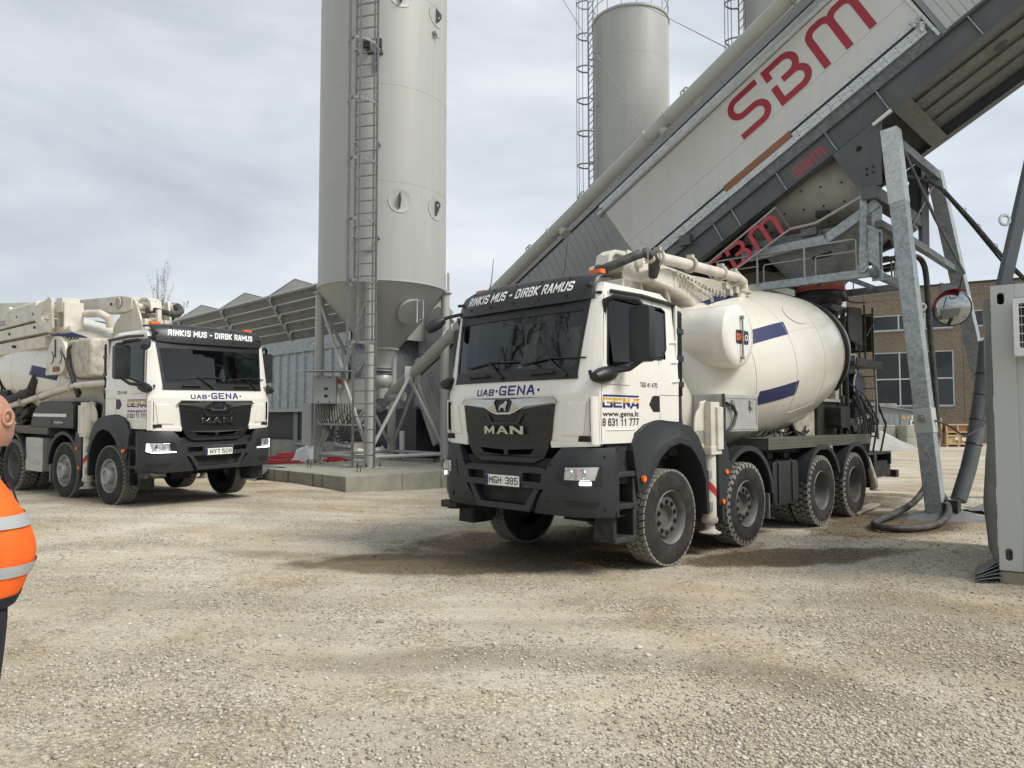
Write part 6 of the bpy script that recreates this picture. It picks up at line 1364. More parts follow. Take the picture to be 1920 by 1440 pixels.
# round pads with lifting lugs
for ang_, z_ in ((-66, 7.33), (-66, 12.85), (-18 - 10, 7.35), (-28, 12.75)):
    a = R(ang_); n_ = Vector((math.cos(a), math.sin(a), 0)); t_ = Vector((-math.sin(a), math.cos(a), 0)); q = S1c + n_ * 1.78 + Vector((0, 0, z_))
    mb = MB(); pts = arc(0, 0, 0.31, 0, 360, 32)[:-1]
    mb.plate(pts, [], 0.012, lambda p, b, d: S1c + Vector((math.cos(a + p / 1.775), math.sin(a + p / 1.775), 0)) * (1.789 + d) + Vector((0, 0, z_ + b))); pd = B1(mb, 'lug_pad', 'silo')
    mb = MB(); mb.plate([(0, -0.19), (0.04, -0.20), (0.17, 0.06), (0.16, 0.14), (0.09, 0.20), (0.0, 0.20)] if z_ < 10 else [(0, 0.22), (0.17, -0.02), (0.17, -0.12), (0.08, -0.2), (0, -0.2)], [arc(0.09, 0.09 if z_ < 10 else -0.09, 0.035, 0, 360, 10)[:-1]], 0.025, lambda p, b, d: q + n_ * p + Vector((0, 0, b)) + t_ * d); B1(mb, 'lifting_lug', 'galvd', pd)
mb = MB(); mb.cyl(P(10.40, 15.47, 5.2) + Vector((0, 0.1, 0)), P(10.40, 15.47, 5.95) + Vector((0, 0.1, 0)), 0.085, n=16); mb.box(P(10.42, 15.5, 6.0), (0.2, 0.15, 0.08)); B1(mb, 'fill_pipe', 'silo')
mb = MB()
for k in range(2):
    q = P(10.45, 15.42, 11.45) + Vector((-0.22 + 0.3 * k, -0.05, 0)); mb.box(q, (0.18, 0.06, 0.24)); mb.cyl(q + Vector((0.0, 0, -0.2)), q + Vector((0.1, 0, -0.2)), 0.05, n=10)
mb.beam(P(10.45, 15.42, 11.2) + Vector((-0.2, 0, 0)), P(10.45, 15.42, 11.2) + Vector((0.2, 0, 0)), 0.05, 0.05); mb.beam(P(10.45, 15.42, 11.2), P(10.45, 15.42, 10.7), 0.1, 0.08)
B1s(mb, 'floodlight', 'blackmat')
mb = MB(); mb.plate([(0, 0), (0.12, 0.0), (0.0, 0.18)], [], 0.01, lambda p, b, d: S1c + Vector((1.55, -0.92, 12.05)) + Vector((p, d, b))); mb.cyl(S1c + Vector((1.5, -0.95, 12.2)), S1c + Vector((1.6, -1.0, 12.2)), 0.06, n=10); B1(mb, 'small_bracket', 'silo2')
mb = MB(); a_ = P(12.95, 15.4, 5.3); mb.box(a_ + Vector((0.0, 0, 0.2)), (0.06, 0.1, 0.5)); B1(mb, 'edge_plate', 'silo')
silo('cement_silo', 'grey silo farther back, between the slanting pipe and the ladder cage', 27.4, 19.3, 1.775, 20.35, False, Vector((-1, -0.25, 0)))
silo('cement_silo', 'grey silo hidden behind the plant, only its ladder cage in view at the top', 27.3, 11.6, 1.775, 20.35, False, Vector((-1, -0.12, 0)))

# control cabinet on the silo frame
CB = thing('control_cabinet', 'grey electric cabinet with small rain roof and red lamp on the silo frame', 'cabinet', P(10.0, 17.3, 1.4))
def Bc(mb, name, mats, parent=CB, **k):
    mb.v = [tuple(Vector(p) - CB.location) for p in mb.v]; return mb.build(name, mats, parent, **k)
def Y19(x, z, y=19.0): return Vector((x, y, z))
mb = MB(); mb.box(Y19(-4.62, 2.1, 19.6), (1.45, 0.03, 1.25)); Bc(mb, 'back_board', 'silo2', bev=0.004)
mb = MB(); mb.box(Y19(-5.02, 2.42, 19.35), (0.62, 0.32, 0.74)); Bc(mb, 'box', 'container', bev=0.012)
mb = MB()
for x in (-5.30, -5.0): 
    for z in (2.75, 2.1): mb.box(Y19(x + 0.1, z, 19.18), (0.03, 0.012, 0.03))
mb.box(Y19(-5.0, 2.45, 19.185), (0.10, 0.012, 0.06)); mb.box(Y19(-5.0, 2.25, 19.185), (0.10, 0.012, 0.06)); Bc(mb, 'lock', 'inkblack')
mb = MB(); mb.box(Y19(-4.72, 2.42, 19.19), (0.012, 0.012, 0.72)); Bc(mb, 'door_gap', 'webgrey')
mb = MB(); mb.cyl(Y19(-4.62, 2.58, 19.1), Y19(-4.62, 2.68, 19.1), 0.04, n=12); Bc(mb, 'red_lamp', 'red')
mb = MB(); mb.cyl(Y19(-4.62, 2.50, 19.12), Y19(-4.62, 2.58, 19.1), 0.055, n=12); mb.cyl(Y19(-4.66, 2.42, 19.12), Y19(-4.58, 2.5, 19.05), 0.03, n=8); Bc(mb, 'lamp_socket', 'galvl')
mb = MB(); mb.plate([(-5.68, 18.75), (-4.25, 18.85), (-4.25, 19.7), (-5.45, 19.7)], [], 0.02, lambda a, b, d: Vector((a, b, 2.92 + d - (b - 18.7) * -0.02))); Bc(mb, 'rain_roof', 'silo2')
mb = MB(); mb.beam(Y19(-5.2, 1.50, 19.3), Y19(-3.9, 1.47, 18.8), 0.05, 0.05); Bc(mb, 'shelf_angle', 'silo2')
mb = MB(); mb.box(Y19(-5.62, 1.5, 19.7), (0.26, 0.25, 1.15)); Bc(mb, 'side_cabinet', 'container', bev=0.01)
mb = MB(); rnd = random.Random(2)
for k in range(14):
    x0 = -5.3 + 0.07 * k; x1 = -4.9 + rnd.random() * 1.0
    mb.tube(smooth([Y19(x0, 2.05, 19.3), Y19(x0 + 0.05, 1.7, 19.2), Y19((x0 + x1) / 2, 1.25 - rnd.random() * 0.45, 19.3), Y19(x1, 1.3 + rnd.random() * 0.3, 19.4), Y19(x1 + 0.3, 1.9, 19.6)], 2), 0.012 + 0.008 * rnd.random(), 5)
o = Bc(mb, 'cable_loops', 'hose')

# slab
SL = thing('concrete_slab', 'thick pale concrete slab carrying the tall silo', 'foundation', P(8.45, 13.4, 0))
mb = MB()
def slabpiece(u0, u1, v0, v1):
    n = MB(); vs_ = [P(a, b, c) - SL.location for a in (u0, u1) for b in (v0, v1) for c in (-0.1, ZS)]
    n.add(vs_, [(0, 1, 3, 2), (4, 6, 7, 5), (0, 4, 5, 1), (2, 3, 7, 6), (0, 2, 6, 4), (1, 5, 7, 3)]); return n.build('slab_section', 'concrete', SL, bev=0.015)
slabpiece(8.42, 11.05, 13.38, 18.3); slabpiece(11.07, 14.2, 13.38, 18.3)
mb = MB()
for v_ in (14.35, 14.75, 15.9, 16.6): mb.beam(P(8.415, v_, 0) - SL.location, P(8.415, v_, ZS) - SL.location, 0.012, 0.012)
for u_ in (9.9,): mb.beam(P(u_, 13.375, 0) - SL.location, P(u_, 13.375, ZS) - SL.location, 0.008, 0.008)
split_build(mb, 'formwork_joint', 'blackmat', SL)
mb = MB()
for (a, b) in ((9.3, 14.3), (9.8, 17.4), (11.6, 14.0), (9.2, 16.4), (12.3, 14.4)):
    for k in (0, 0.09): q = P(a + k, b, ZS) - SL.location; mb.tube([q, q + Vector((0, 0, 0.13)), q + Vector((0.04, 0, 0.15)), q + Vector((0.06, 0, 0.12))], 0.012, 6)
split_build(mb, 'rebar_hook', plain('rusty_rebar', (0.16, 0.09, 0.06), 0.8), SL)
# ------------------------------------------------------------------ aggregate bins along v
BN = thing('aggregate_bins', 'row of galvanised aggregate bins with outward-leaning ribbed top flaps behind the silo', 'bins', P(13, 24, 0))
def Bb(mb, name, mats, parent=BN, **k):
    mb.v = [tuple(Vector(p) - BN.location) for p in mb.v]; return mb.build(name, mats, parent, **k)
def Bbs(mb, name, mats, parent=BN, **k):
    mb.v = [tuple(Vector(p) - BN.location) for p in mb.v]; return split_build(mb, name, mats, parent, **k)
VB0, VB1 = 20.6, 45.0
mb = MB(); v = VB0
while v < VB1:
    w_ = 0.62; prof = [(0, 0), (0.30, 0), (0.34, -0.05), (0.52, -0.05), (0.56, 0), (0.62, 0)]
    mb.grid([[P(13.0 + b, v + a, z) for a, b in prof] for z in (2.0, 4.07)]); v += 0.62
Bbs(mb, 'wall_sheet', 'galv', ang=20)
mb = MB(); mb.beam(P(12.97, VB0, 4.31), P(12.97, VB1, 4.31), 0.06, 0.47); mb.beam(P(12.93, VB0, 4.08), P(12.93, VB1, 4.08), 0.1, 0.04); mb.beam(P(12.95, VB0, 1.96), P(12.95, VB1, 1.96), 0.14, 0.12); Bbs(mb, 'rail', 'galv')
DV = [20.2, 24.3, 28.45, 32.9, 37.2, 41.5, 45.5]
fa_, fb = Vector((13.0, 0, 4.56)), Vector((12.0, 0, 6.05))
mb = MB()
for a, b in zip(DV, DV[1:]):
    for k in range(5):
        t0, t1 = k / 5, (k + 1) / 5 - 0.015
        for t_0, t_1, off in ((t0, t0 + 0.11, 0.0), (t0 + 0.11, t1, 0.05)):
            p0, p1 = fa_.lerp(fb, t_0), fa_.lerp(fb, t_1)
            mb.add([P(p0.x + off, a + 0.06, p0.z), P(p0.x + off, b - 0.06, p0.z), P(p1.x + off, b - 0.06, p1.z), P(p1.x + off, a + 0.06, p1.z), P(p0.x + off + 0.03, a + 0.06, p0.z + 0.02), P(p0.x + off + 0.03, b - 0.06, p0.z + 0.02), P(p1.x + off + 0.03, b - 0.06, p1.z + 0.02), P(p1.x + off + 0.03, a + 0.06, p1.z + 0.02)],
                   [(0, 1, 2, 3), (7, 6, 5, 4), (0, 4, 5, 1), (3, 2, 6, 7), (0, 3, 7, 4), (1, 5, 6, 2)])
M['flap'] = paint('weathered_flap', (0.175, 0.178, 0.165), 0.6, (0.10, 0.10, 0.09), 0.6, 3.0)
Bbs(mb, 'flap_plank', 'flap')
mb = MB()
for d in DV: mb.beam(P(12.98, d, 4.52), P(11.97, d, 6.03), 0.12, 0.09)
Bbs(mb, 'flap_rib', 'galv')
mb = MB()
for a, b in zip(DV, DV[1:]): mb.beam(P(11.98, a, 6.05), P(11.98, b, 6.05), 0.07, 0.05)
Bbs(mb, 'edge_rail', 'galvl')
mb = MB()
for d in DV:
    mb.plate([(12.0, 6.05), (13.0, 6.80), (16.2, 6.40), (17.2, 5.6), (16.2, 4.4), (13.0, 4.4)], [], 0.05, lambda a, b, dd_: P(a, d + dd_, b))
M['divider'] = paint('weathered_divider', (0.24, 0.245, 0.22), 0.7, (0.15, 0.15, 0.13), 0.6, 2.0)
gp = Bbs(mb, 'divider_wall', 'divider')
mb = MB()
for d in DV: mb.beam(P(12.0, d, 6.06), P(13.0, d, 6.82), 0.07, 0.05); mb.beam(P(13.0, d, 6.82), P(16.2, d, 6.42), 0.07, 0.05); mb.beam(P(12.5, d - 0.03, 6.42), P(16.2, d - 0.03, 6.0), 0.03, 0.03)
Bbs(mb, 'divider_edge', 'galvd')
mb = MB(); mb.beam(P(16.2, VB0, 4.6), P(16.2, VB1, 4.6), 0.05, 3.4); mb.beam(P(14.5, VB0, 2.0), P(14.5, VB1, 2.0), 3.0, 0.05); mb.beam(P(13.1, VB0, 4.0), P(16.2, VB0, 4.0), 0.06, 4.2); Bbs(mb, 'inner_wall', 'galvd')
mb = MB()
for v_ in (21.5, 24.3, 27.2, 30.2, 33.2, 36.5, 40): mb.beam(P(13.15, v_, 0.0), P(13.15, v_, 2.0), 0.16, 0.16); mb.beam(P(13.1, v_, 0.75), P(13.1, v_ - 0.9, 0.72), 0.08, 0.08)
Bbs(mb, 'post', 'galv')
mb = MB(); mb.beam(P(14.6, 18.2, 1.0), P(14.6, VB1 + 12, 1.0), 1.2, 1.94); Bb(mb, 'trough_shade_fill', 'inkblack')  # black trough body enlarged to stand in for the dark under the bins
mb = MB()
for k in range(9): mb.box(P(13.6, 21.5 + k * 1.9, 0.42), (0.9, 1.84, 0.86), Matrix.Rotation(R(45), 3, 'Z'))
for i, o in enumerate(Bbs(mb, 'footing_block', 'concrete')): o.modifiers.clear()
mb = MB()
mb.plate([(18.6, 3.6), (20.9, 3.6), (20.9, 5.2), (19.4, 5.6), (18.6, 5.0)], [], 0.1, lambda a, b, d: P(16.0 + d, a, b)); Bb(mb, 'end_hood', 'pipegrey')
mb = MB(); mb.plate([(20.2, 3.98), (21.6, 4.08), (21.6, 4.62), (20.2, 4.5)], [], 0.03, lambda a, b, d: P(15.9 + d * -1, a, b)); Bb(mb, 'sign_board', 'pvcwhite')
mb = MB(); put_text(mb, 'sbm', 0, 0.85, 0, 0.26, lambda a, b, d: P(15.84, 21.38 - a, 4.16 + b), bold=0.05); Bb(mb, 'lettering', 'logored', smooth=False, fix=False)
mb = MB()
for k in range(5): mb.beam(P(15.8, 19.2, 0.4 + k * 0.55), P(15.8, 20.9, 0.4 + k * 0.55), 0.04, 0.04)
for v_ in (19.2, 20.0, 20.9): mb.beam(P(15.8, v_, 0), P(15.8, v_, 3.4), 0.06, 0.06)
Bbs(mb, 'stair_frame', 'galvd')
mb = MB(); mb.box(P(17.2, 18.3, 1.6), (3.6, 2.4, 3.2), Matrix.Rotation(R(45), 3, 'Z')); Bb(mb, 'shade_fill_box', 'blackmat')  # added dark box, fills the shaded space between casing and bins
# ------------------------------------------------------------------ site container at the right edge
azc = R(124)   # bearing of its long face
fx = Vector((math.sin(azc), math.cos(azc), 0)); bk = Vector((-fx.y, fx.x, 0)); 
if bk.y < 0: bk = -bk
c0 = Vector((4.88, 7.24, 0.12)); HT = 2.87
CT = thing('site_container', 'pale grey ribbed site container with an air conditioner at the right edge', 'container', c0)
def cf(a, z, d=0.0): return fx * a - bk * d + Vector((0, 0, z))
LC, DC = 6.0, 2.4
mb = MB(); mb.plate([(0, 0), (0.20, 0), (0.20, HT), (0, HT)], [rrect(0.055, 0.115, 0.10, 0.22, 0.028), rrect(0.055, 0.115, HT - 0.20, HT - 0.08, 0.028)], 0.12, lambda a, b, d: cf(a, b, d)); mb.build('corner_post', 'container', CT, bev=0.006)
mb = MB(); vs_ = [cf(0.0, z, -0.12 - y) for z in (0, HT) for y in (0, DC)]; mb.add([cf(0.006, 0.01, -0.12), cf(0.006, 0.01, -DC), cf(0.006, HT - 0.01, -DC), cf(0.006, HT - 0.01, -0.12)], [(0, 1, 2, 3)]); mb.build('end_wall', 'container', CT)
mb = MB(); mb.plate([(0.20, 0), (LC, 0), (LC, 0.14), (0.20, 0.14)], [], 0.12, lambda a, b, d: cf(a, b, d)); mb.plate([(0.20, HT - 0.14), (LC, HT - 0.14), (LC, HT), (0.20, HT)], [], 0.12, lambda a, b, d: cf(a, b, d)); split_build(mb, 'edge_rail', 'container', CT, bev=0.004)
a = 0.20; mb = MB()
prof = [(0, 0), (0.10, 0), (0.115, -0.018), (0.15, -0.018), (0.165, 0), (0.20, 0), (0.215, -0.018), (0.25, -0.018), (0.265, 0), (0.60, 0)]
while a < LC - 0.6:
    mb.grid([[cf(a + p, z, -0.02 + q) for p, q in prof] for z in (0.14, HT - 0.14)]); a += 0.6
split_build(mb, 'wall_sheet', 'container', CT, ang=15)
mb = MB()
q = [cf(0, HT, 0.0), cf(LC, HT, 0), cf(LC, HT, -DC), cf(0, HT, -DC)]; mb.add(q, [(0, 1, 2, 3)]); mb.build('roof', 'container', CT)
mb = MB(); mb.add([cf(LC, 0, 0), cf(LC, 0, -DC), cf(LC, HT, -DC), cf(LC, HT, 0), cf(0, 0.0, -DC), cf(0, HT, -DC)], [(0, 1, 2, 3), (1, 4, 5, 2)]); mb.build('rear_walls', 'container', CT)
AC = thing('air_conditioner', 'white outdoor air conditioner unit hung on the grey container', 'air conditioner', c0 + cf(0.18, 2.12, 0.0))
def af(a, z, d=0.0): return fx * a - bk * d + Vector((0, 0, z))
mb = MB(); mb.plate(rrect(0.0, 0.85, 0.0, 0.56, 0.02), [rrect(0.045, 0.60, 0.075, 0.51, 0.02)], 0.28, lambda a, b, d: af(a, b, 0.31 + d)); mb.build('case', 'pvcwhite', AC, bev=0.01)
mb = MB(); mb.plate(rrect(0.03, 0.62, 0.06, 0.52, 0.02), [], 0.02, lambda a, b, d: af(a, b, 0.20 + d)); mb.build('fan_recess', 'screen', AC)
mb = MB()
for k in range(5): mb.beam(af(0.045, 0.13 + k * 0.085, 0.30), af(0.60, 0.13 + k * 0.085, 0.30), 0.012, 0.012)
for k in range(14): mb.beam(af(0.065 + k * 0.04, 0.075, 0.29), af(0.065 + k * 0.04, 0.51, 0.29), 0.004, 0.004)
split_build(mb, 'grille_bar', 'alu', AC)
mb = MB(); mb.beam(af(0.12, -0.02, 0.02), af(0.12, -0.02, 0.3), 0.03, 0.03); mb.beam(af(0.7, -0.02, 0.02), af(0.7, -0.02, 0.3), 0.03, 0.03); split_build(mb, 'wall_bracket', 'alugrey', AC)
# tarpaulin strip hanging at the container side, folded mat, sleepers below
mb = MB(); L = []
for i in range(19):
    z = 2.86 - i * 0.150; k = i / 18; bul = 0.045 * max(0, math.sin(math.pi * max(0, (k - 0.55) / 0.45))) ** 1.2; w2 = 0.062 + bul + 0.004 * math.sin(i * 1.9) - (0.05 if i == 18 else 0)
    L.append([c0 + fx * a_ + bk * b_ + Vector((0, 0, z - 0.12)) for a_, b_ in ((-0.004, 0.01), (-w2 * 0.6, 0.015), (-w2, 0.05), (-w2 - 0.01, 0.35), (-0.004, 0.40))])
mb.grid(L, closed=True); o = mb.build('hanging_sheet', 'tarp', None, ang=50); tag(o, 'dark rubber sheet hanging down the left end of the grey container', 'sheet')
mb = MB()
for k in range(5):
    L = []
    for i in range(9):
        t = i / 8; L.append([c0 + fx * (0.02 - (0.21 + 0.02 * (k % 2)) * t) + bk * (0.16 * j - 0.02 - 0.10 * t + 0.02 * k) + Vector((0, 0, -0.10 + 0.014 * k + (0.15 * (1 - t) ** 1.4) * (k + 1) / 5 + 0.01 * math.sin(3 * t + j))) for j in range(4)])
    mb.grid(L)
o = mb.build('folded_mat', 'tarp', None, ang=70); so = o.modifiers.new('t', 'SOLIDIFY'); so.thickness = 0.008; tag(o, 'folded grey mat lying at the foot of the container corner', 'mat')
mb = MB(); mb.plate([(0.0, -0.14), (3.0, -0.14), (3.0, -0.01), (0.0, -0.01)], [], 0.25, lambda a, b, d: c0 + cf(a, b, -0.04 + d)); o = mb.build('timber_sleeper', 'plank', None, bev=0.01); tag(o, 'brown timber sleeper under the grey container', 'timber')
# galvanised strut passing behind the container top
mb = MB(); mb.beam(Vector((6.94, 10.1, 3.3)), Vector((7.47, 10.0, 5.6)), 0.15, 0.15); o = mb.build('steel_prop', 'webgrey', None, bev=0.01); tag(o, 'dark steel prop rising behind the container top at right', 'steel prop')
mb = MB(); mb.tube([Vector((6.98 + 0.07 * math.cos(a), 10.0, 4.45 + 0.07 * math.sin(a))) for a in np.linspace(0, 2 * math.pi, 15)[:-1]], 0.022, 6, closed=True); mb.build('lifting_eye', 'galvl', o)
# plank by the rear wheel, cone of gravel at the leg, ground sheet
mb = MB(); mb.beam(Vector((5.72, 12.08, 0.05)), Vector((6.55, 12.98, 0.10)), 0.16, 0.04); o = mb.build('plank', 'plank', None, bev=0.004); tag(o, 'short loose plank on the gravel behind the rear wheel', 'plank')
mb = MB(); L = []
for i in range(9):
    r_ = 0.62 * i / 8; L.append([P(13.3, 3.25, 0.20 * (1 - (i / 8) ** 1.3) - 0.02) + Vector((r_ * 1.3 * math.cos(a), r_ * 0.8 * math.sin(a), 0.03 * math.sin(5 * a) * (i % 2))) for a in np.linspace(0, 2 * math.pi, 25)[:-1]])
mb.grid(L, closed=True); o = mb.build('concrete_spill', 'tarp', None, ang=60); tag(o, 'low dark mound of set concrete at the foot of the plant leg', 'mound')
mb = MB(); mb.grid([[Vector((8.05 + 1.3 * i / 8, 11.7 + 0.16 * j + 0.1 * i, 0.03 + 0.05 * math.sin(i * 1.3 + j) * math.cos(j * 0.9))) for i in range(9)] for j in range(9)]); o = mb.build('ground_sheet', 'tarp', None, ang=60); tag(o, 'crumpled grey sheet on the ground right of the plant leg', 'sheet')
mb = MB(); mb.beam(Vector((8.9, 11.6, 0.09)), Vector((9.3, 12.6, 0.11)), 0.12, 0.14); mb.beam(Vector((8.75, 11.9, 0.18)), Vector((9.6, 11.8, 0.16)), 0.07, 0.06); o = mb.build('steel_profile', 'ply', None); tag(o, 'rusty steel profile lying beside the container', 'steel profile')
# dark mat draped over the slab edge at left
mb = MB(); L = []
for i in range(12):
    t = i / 11; 
    if t < 0.45: h_ = ZS + 0.015 + 0.012 * math.sin(i); d_ = 8.9 - t / 0.45 * 0.50
    else: k = (t - 0.45) / 0.55; d_ = 8.4 - 0.55 * k ** 1.2; h_ = ZS - (ZS - 0.0) * k ** 0.8 * 0.95 + 0.02
    L.append([P(d_, 16.9 + j * 0.16, h_ + 0.01 * math.sin(3 * j + i)) for j in range(9)])
mb.grid(L); o = mb.build('rubber_mat', 'tarp', None, ang=60); so = o.modifiers.new('t', 'SOLIDIFY'); so.thickness = 0.015; tag(o, 'dark rubber mat draped over the left end of the concrete slab', 'mat')
# sacks, tarpaulin heap and red hoses on the ground behind the silo
rnd = random.Random(21)
def blob(name, c, sx, sy, sz, m, label, cat, seed, group=None, rot=0):
    mb = MB(); L = []; rr = random.Random(seed); ph_ = [rr.random() * 6 for _ in range(6)]
    for i in range(9):
        th = math.pi * i / 8; row = []
        for j in range(20):
            a = 2 * math.pi * j / 20; k = 1 + 0.14 * math.sin(3 * a + ph_[0] + i) + 0.10 * math.sin(5 * a + ph_[1] - i * 1.3) + 0.08 * math.sin(2 * th * 3 + ph_[2])
            x, y = sx * math.sin(th) * math.cos(a) * k, sy * math.sin(th) * math.sin(a) * k
            row.append(Vector((x * math.cos(rot) - y * math.sin(rot), x * math.sin(rot) + y * math.cos(rot), max(-0.02, sz * math.cos(th) * k + sz * 0.6))))
        L.append(row)
    mb.grid([[p + Vector(c) for p in r] for r in L], closed=True); o = mb.build(name, m, None, ang=50); tag(o, label, cat, group); return o
blob('big_bag', (-6.35, 22.4, 0.1), 0.45, 0.35, 0.42, 'pvcwhite', 'white crumpled sack left of the silo legs', 'sack', 1)
blob('big_bag', (-5.05, 24.2, 0.2), 0.6, 0.4, 0.26, 'pvcwhite', 'white sack seen between the silo legs under the cabinet', 'sack', 2)
blob('big_bag', (-4.35, 24.0, 0.2), 0.42, 0.35, 0.3, 'pvcwhite', 'small white sack right of another, behind the silo leg', 'sack', 3)
blob('tarpaulin_heap', (-4.3, 26.0, 0.3), 1.8, 0.8, 0.62, 'tarp', 'heap of grey tarpaulin behind the silo legs', 'tarpaulin', 4)
blob('tarpaulin_heap', (-6.2, 23.0, 0.0), 0.5, 0.5, 0.5, 'tarp', 'small grey tarpaulin heap leaning by the white sack', 'tarpaulin', 5)
blob('tarpaulin_heap', (-2.2, 25.5, 0.3), 1.0, 0.8, 0.7, 'tarp', 'dark tarpaulin heap behind the right silo legs', 'tarpaulin', 6)
mb = MB(); mb.cyl((-3.45, 23.4, 0.3), (-3.45, 23.4, 1.25), 0.22, n=20); o = mb.build('plastic_drum', 'pvcwhite', None, bev=0.02); tag(o, 'white plastic drum standing behind the ladder foot', 'drum')
for k in range(7):
    mb = MB(); y = 21.3 + k * 0.42; x = -8.6 + rnd.random(); pts = [(x + i * 0.55, y + 0.18 * math.sin(i * 1.3 + k) + (i * 0.03), 0.30 + 0.03 * k + 0.03 * math.sin(i + k)) for i in range(6)]
    mb.tube(smooth(pts, 2), 0.035, 8); o = mb.build('red_hose', 'red', None); tag(o, '%s red hose from the front, lying between the left truck and the silo' % ('first', 'second', 'third', 'fourth', 'fifth', 'sixth', 'last')[k], 'hose', 'red hoses on the ground')
mb = MB(); mb.bx(-9.6, -5.6, 20.6, 25.5, -0.1, 0.285); o = mb.build('low_slab', 'concrete', None); tag(o, 'low concrete slab under the red hoses behind the left truck', 'slab')

# ------------------------------------------------------------------ building in the background
da = R(120); bx_ = Vector((math.sin(da), math.cos(da), 0)); by_ = Vector((-bx_.y, bx_.x, 0))
if by_.y < 0: by_ = -by_
bO = Vector((28.9, 50.5, 0))
BD = thing('factory_building', 'brown pebble-dash factory building with white-framed windows beyond the yard', 'building', bO)
def bf(a, z, d=0.0): return bx_ * a - by_ * d + Vector((0, 0, z))
A0_, A1_, HB = -34.0, 26.0, 11.0
fac = nodes('pebble_dash'); m_, t_, b_ = fac
tcn = N(t_, 'ShaderNodeTexCoord'); n1_ = N(t_, 'ShaderNodeTexNoise', Scale=9.0, Detail=8.0, Roughness=0.8); t_.links.new(tcn.outputs['Object'], n1_.inputs['Vector'])
n2_ = N(t_, 'ShaderNodeTexNoise', Scale=0.35, Detail=4.0); t_.links.new(tcn.outputs['Object'], n2_.inputs['Vector'])
r1 = ramp(t_, n1_.outputs['Fac'], [(0.35, (0.13, 0.105, 0.075)), (0.65, (0.34, 0.285, 0.215))]); mm = N(t_, 'ShaderNodeMixRGB', blend_type='MULTIPLY'); mm.inputs[0].default_value = 0.6
t_.links.new(r1.outputs[0], mm.inputs[1]); t_.links.new(ramp(t_, n2_.outputs['Fac'], [(0.3, 0.7), (0.7, 1.0)]).outputs[0], mm.inputs[2]); t_.links.new(mm.outputs[0], b_.inputs['Base Color']); b_.inputs['Roughness'].default_value = 0.95
M['dash'] = m_
PW = 6.1; bays = []
a = A0_
holes = []
while a < A1_ - 1:
    holes.append((a + 0.55, a + PW - 0.55)); a += PW
zlow = (2.55, 6.45); zup = (8.0, 9.15)
mb = MB()
# wall bands are panels: sill band, between windows, top band, and piers
def band(z0, z1):
    a = A0_
    while a < A1_ - 1: mb.plate([(a + 0.01, z0), (a + PW - 0.01, z0), (a + PW - 0.01, z1), (a + 0.01, z1)], [], 0.3, lambda p, q, d: bf(p, q, d)); a += PW
band(0, zlow[0]); band(zlow[1] + 0.0, zup[0] - 0.01); band(zup[1] + 0.01, 10.2); band(10.22, HB)
for h0, h1 in holes:
    for z0, z1 in (zlow, zup): mb.plate([(h0 - 0.54, z0), (h0, z0), (h0, z1), (h0 - 0.54, z1)], [], 0.3, lambda p, q, d: bf(p, q, d)); mb.plate([(h1, z0), (h1 + 0.54, z0), (h1 + 0.54, z1), (h1, z1)], [], 0.3, lambda p, q, d: bf(p, q, d))
split_build(mb, 'wall_panel', 'dash', BD)
mb = MB(); mb.plate([(A0_, 0), (A1_, 0), (A1_, HB - 0.1), (A0_, HB - 0.1)], [], 0.1, lambda p, q, d: bf(p, q, -6.0 + d)); mb.build('inner_wall', 'interior', BD)
mb = MB(); mb.plate([(A0_ - 0.2, HB), (A1_, HB), (A1_, HB + 0.12), (A0_ - 0.2, HB + 0.12)], [], 12.0, lambda p, q, d: bf(p, q, 0.08 + d)); mb.build('roof', 'blackmat', BD)
M['wglass'] = plain('window_glass_dark', (0.045, 0.055, 0.062), 0.06); M['wframe'] = plain('white_window_frame', (0.62, 0.64, 0.64), 0.5)
for h0, h1 in holes:
    for (z0, z1), nx, nz in ((zlow, 3, 2), (zup, 3, 1)):
        wm = MB(); fw = 0.09
        hl_ = []; cw = (h1 - h0 - fw) / nx; ch = (z1 - z0 - fw) / nz
        for i in range(nx):
            for j in range(nz): hl_.append([(h0 + fw + i * cw, z0 + fw + j * ch), (h0 + (i + 1) * cw, z0 + fw + j * ch), (h0 + (i + 1) * cw, z0 + (j + 1) * ch), (h0 + fw + i * cw, z0 + (j + 1) * ch)])
        wm.plate([(h0, z0), (h1, z0), (h1, z1), (h0, z1)], hl_, 0.1, lambda p, q, d: bf(p, q, -0.06 + d)); wo = wm.build('window', 'wframe', BD)
        gm = MB()
        for l in hl_: gm.plate(l, [], 0.0, lambda p, q, d: bf(p, q, -0.12))
        split_build(gm, 'pane', 'wglass', wo)
        sm = MB(); sm.plate([(h0 - 0.05, z0 - 0.09), (h1 + 0.05, z0 - 0.09), (h1 + 0.05, z0 - 0.01), (h0 - 0.05, z0 - 0.01)], [], 0.15, lambda p, q, d: bf(p, q, 0.09 + d)); sm.build('sill', 'alugrey', wo)
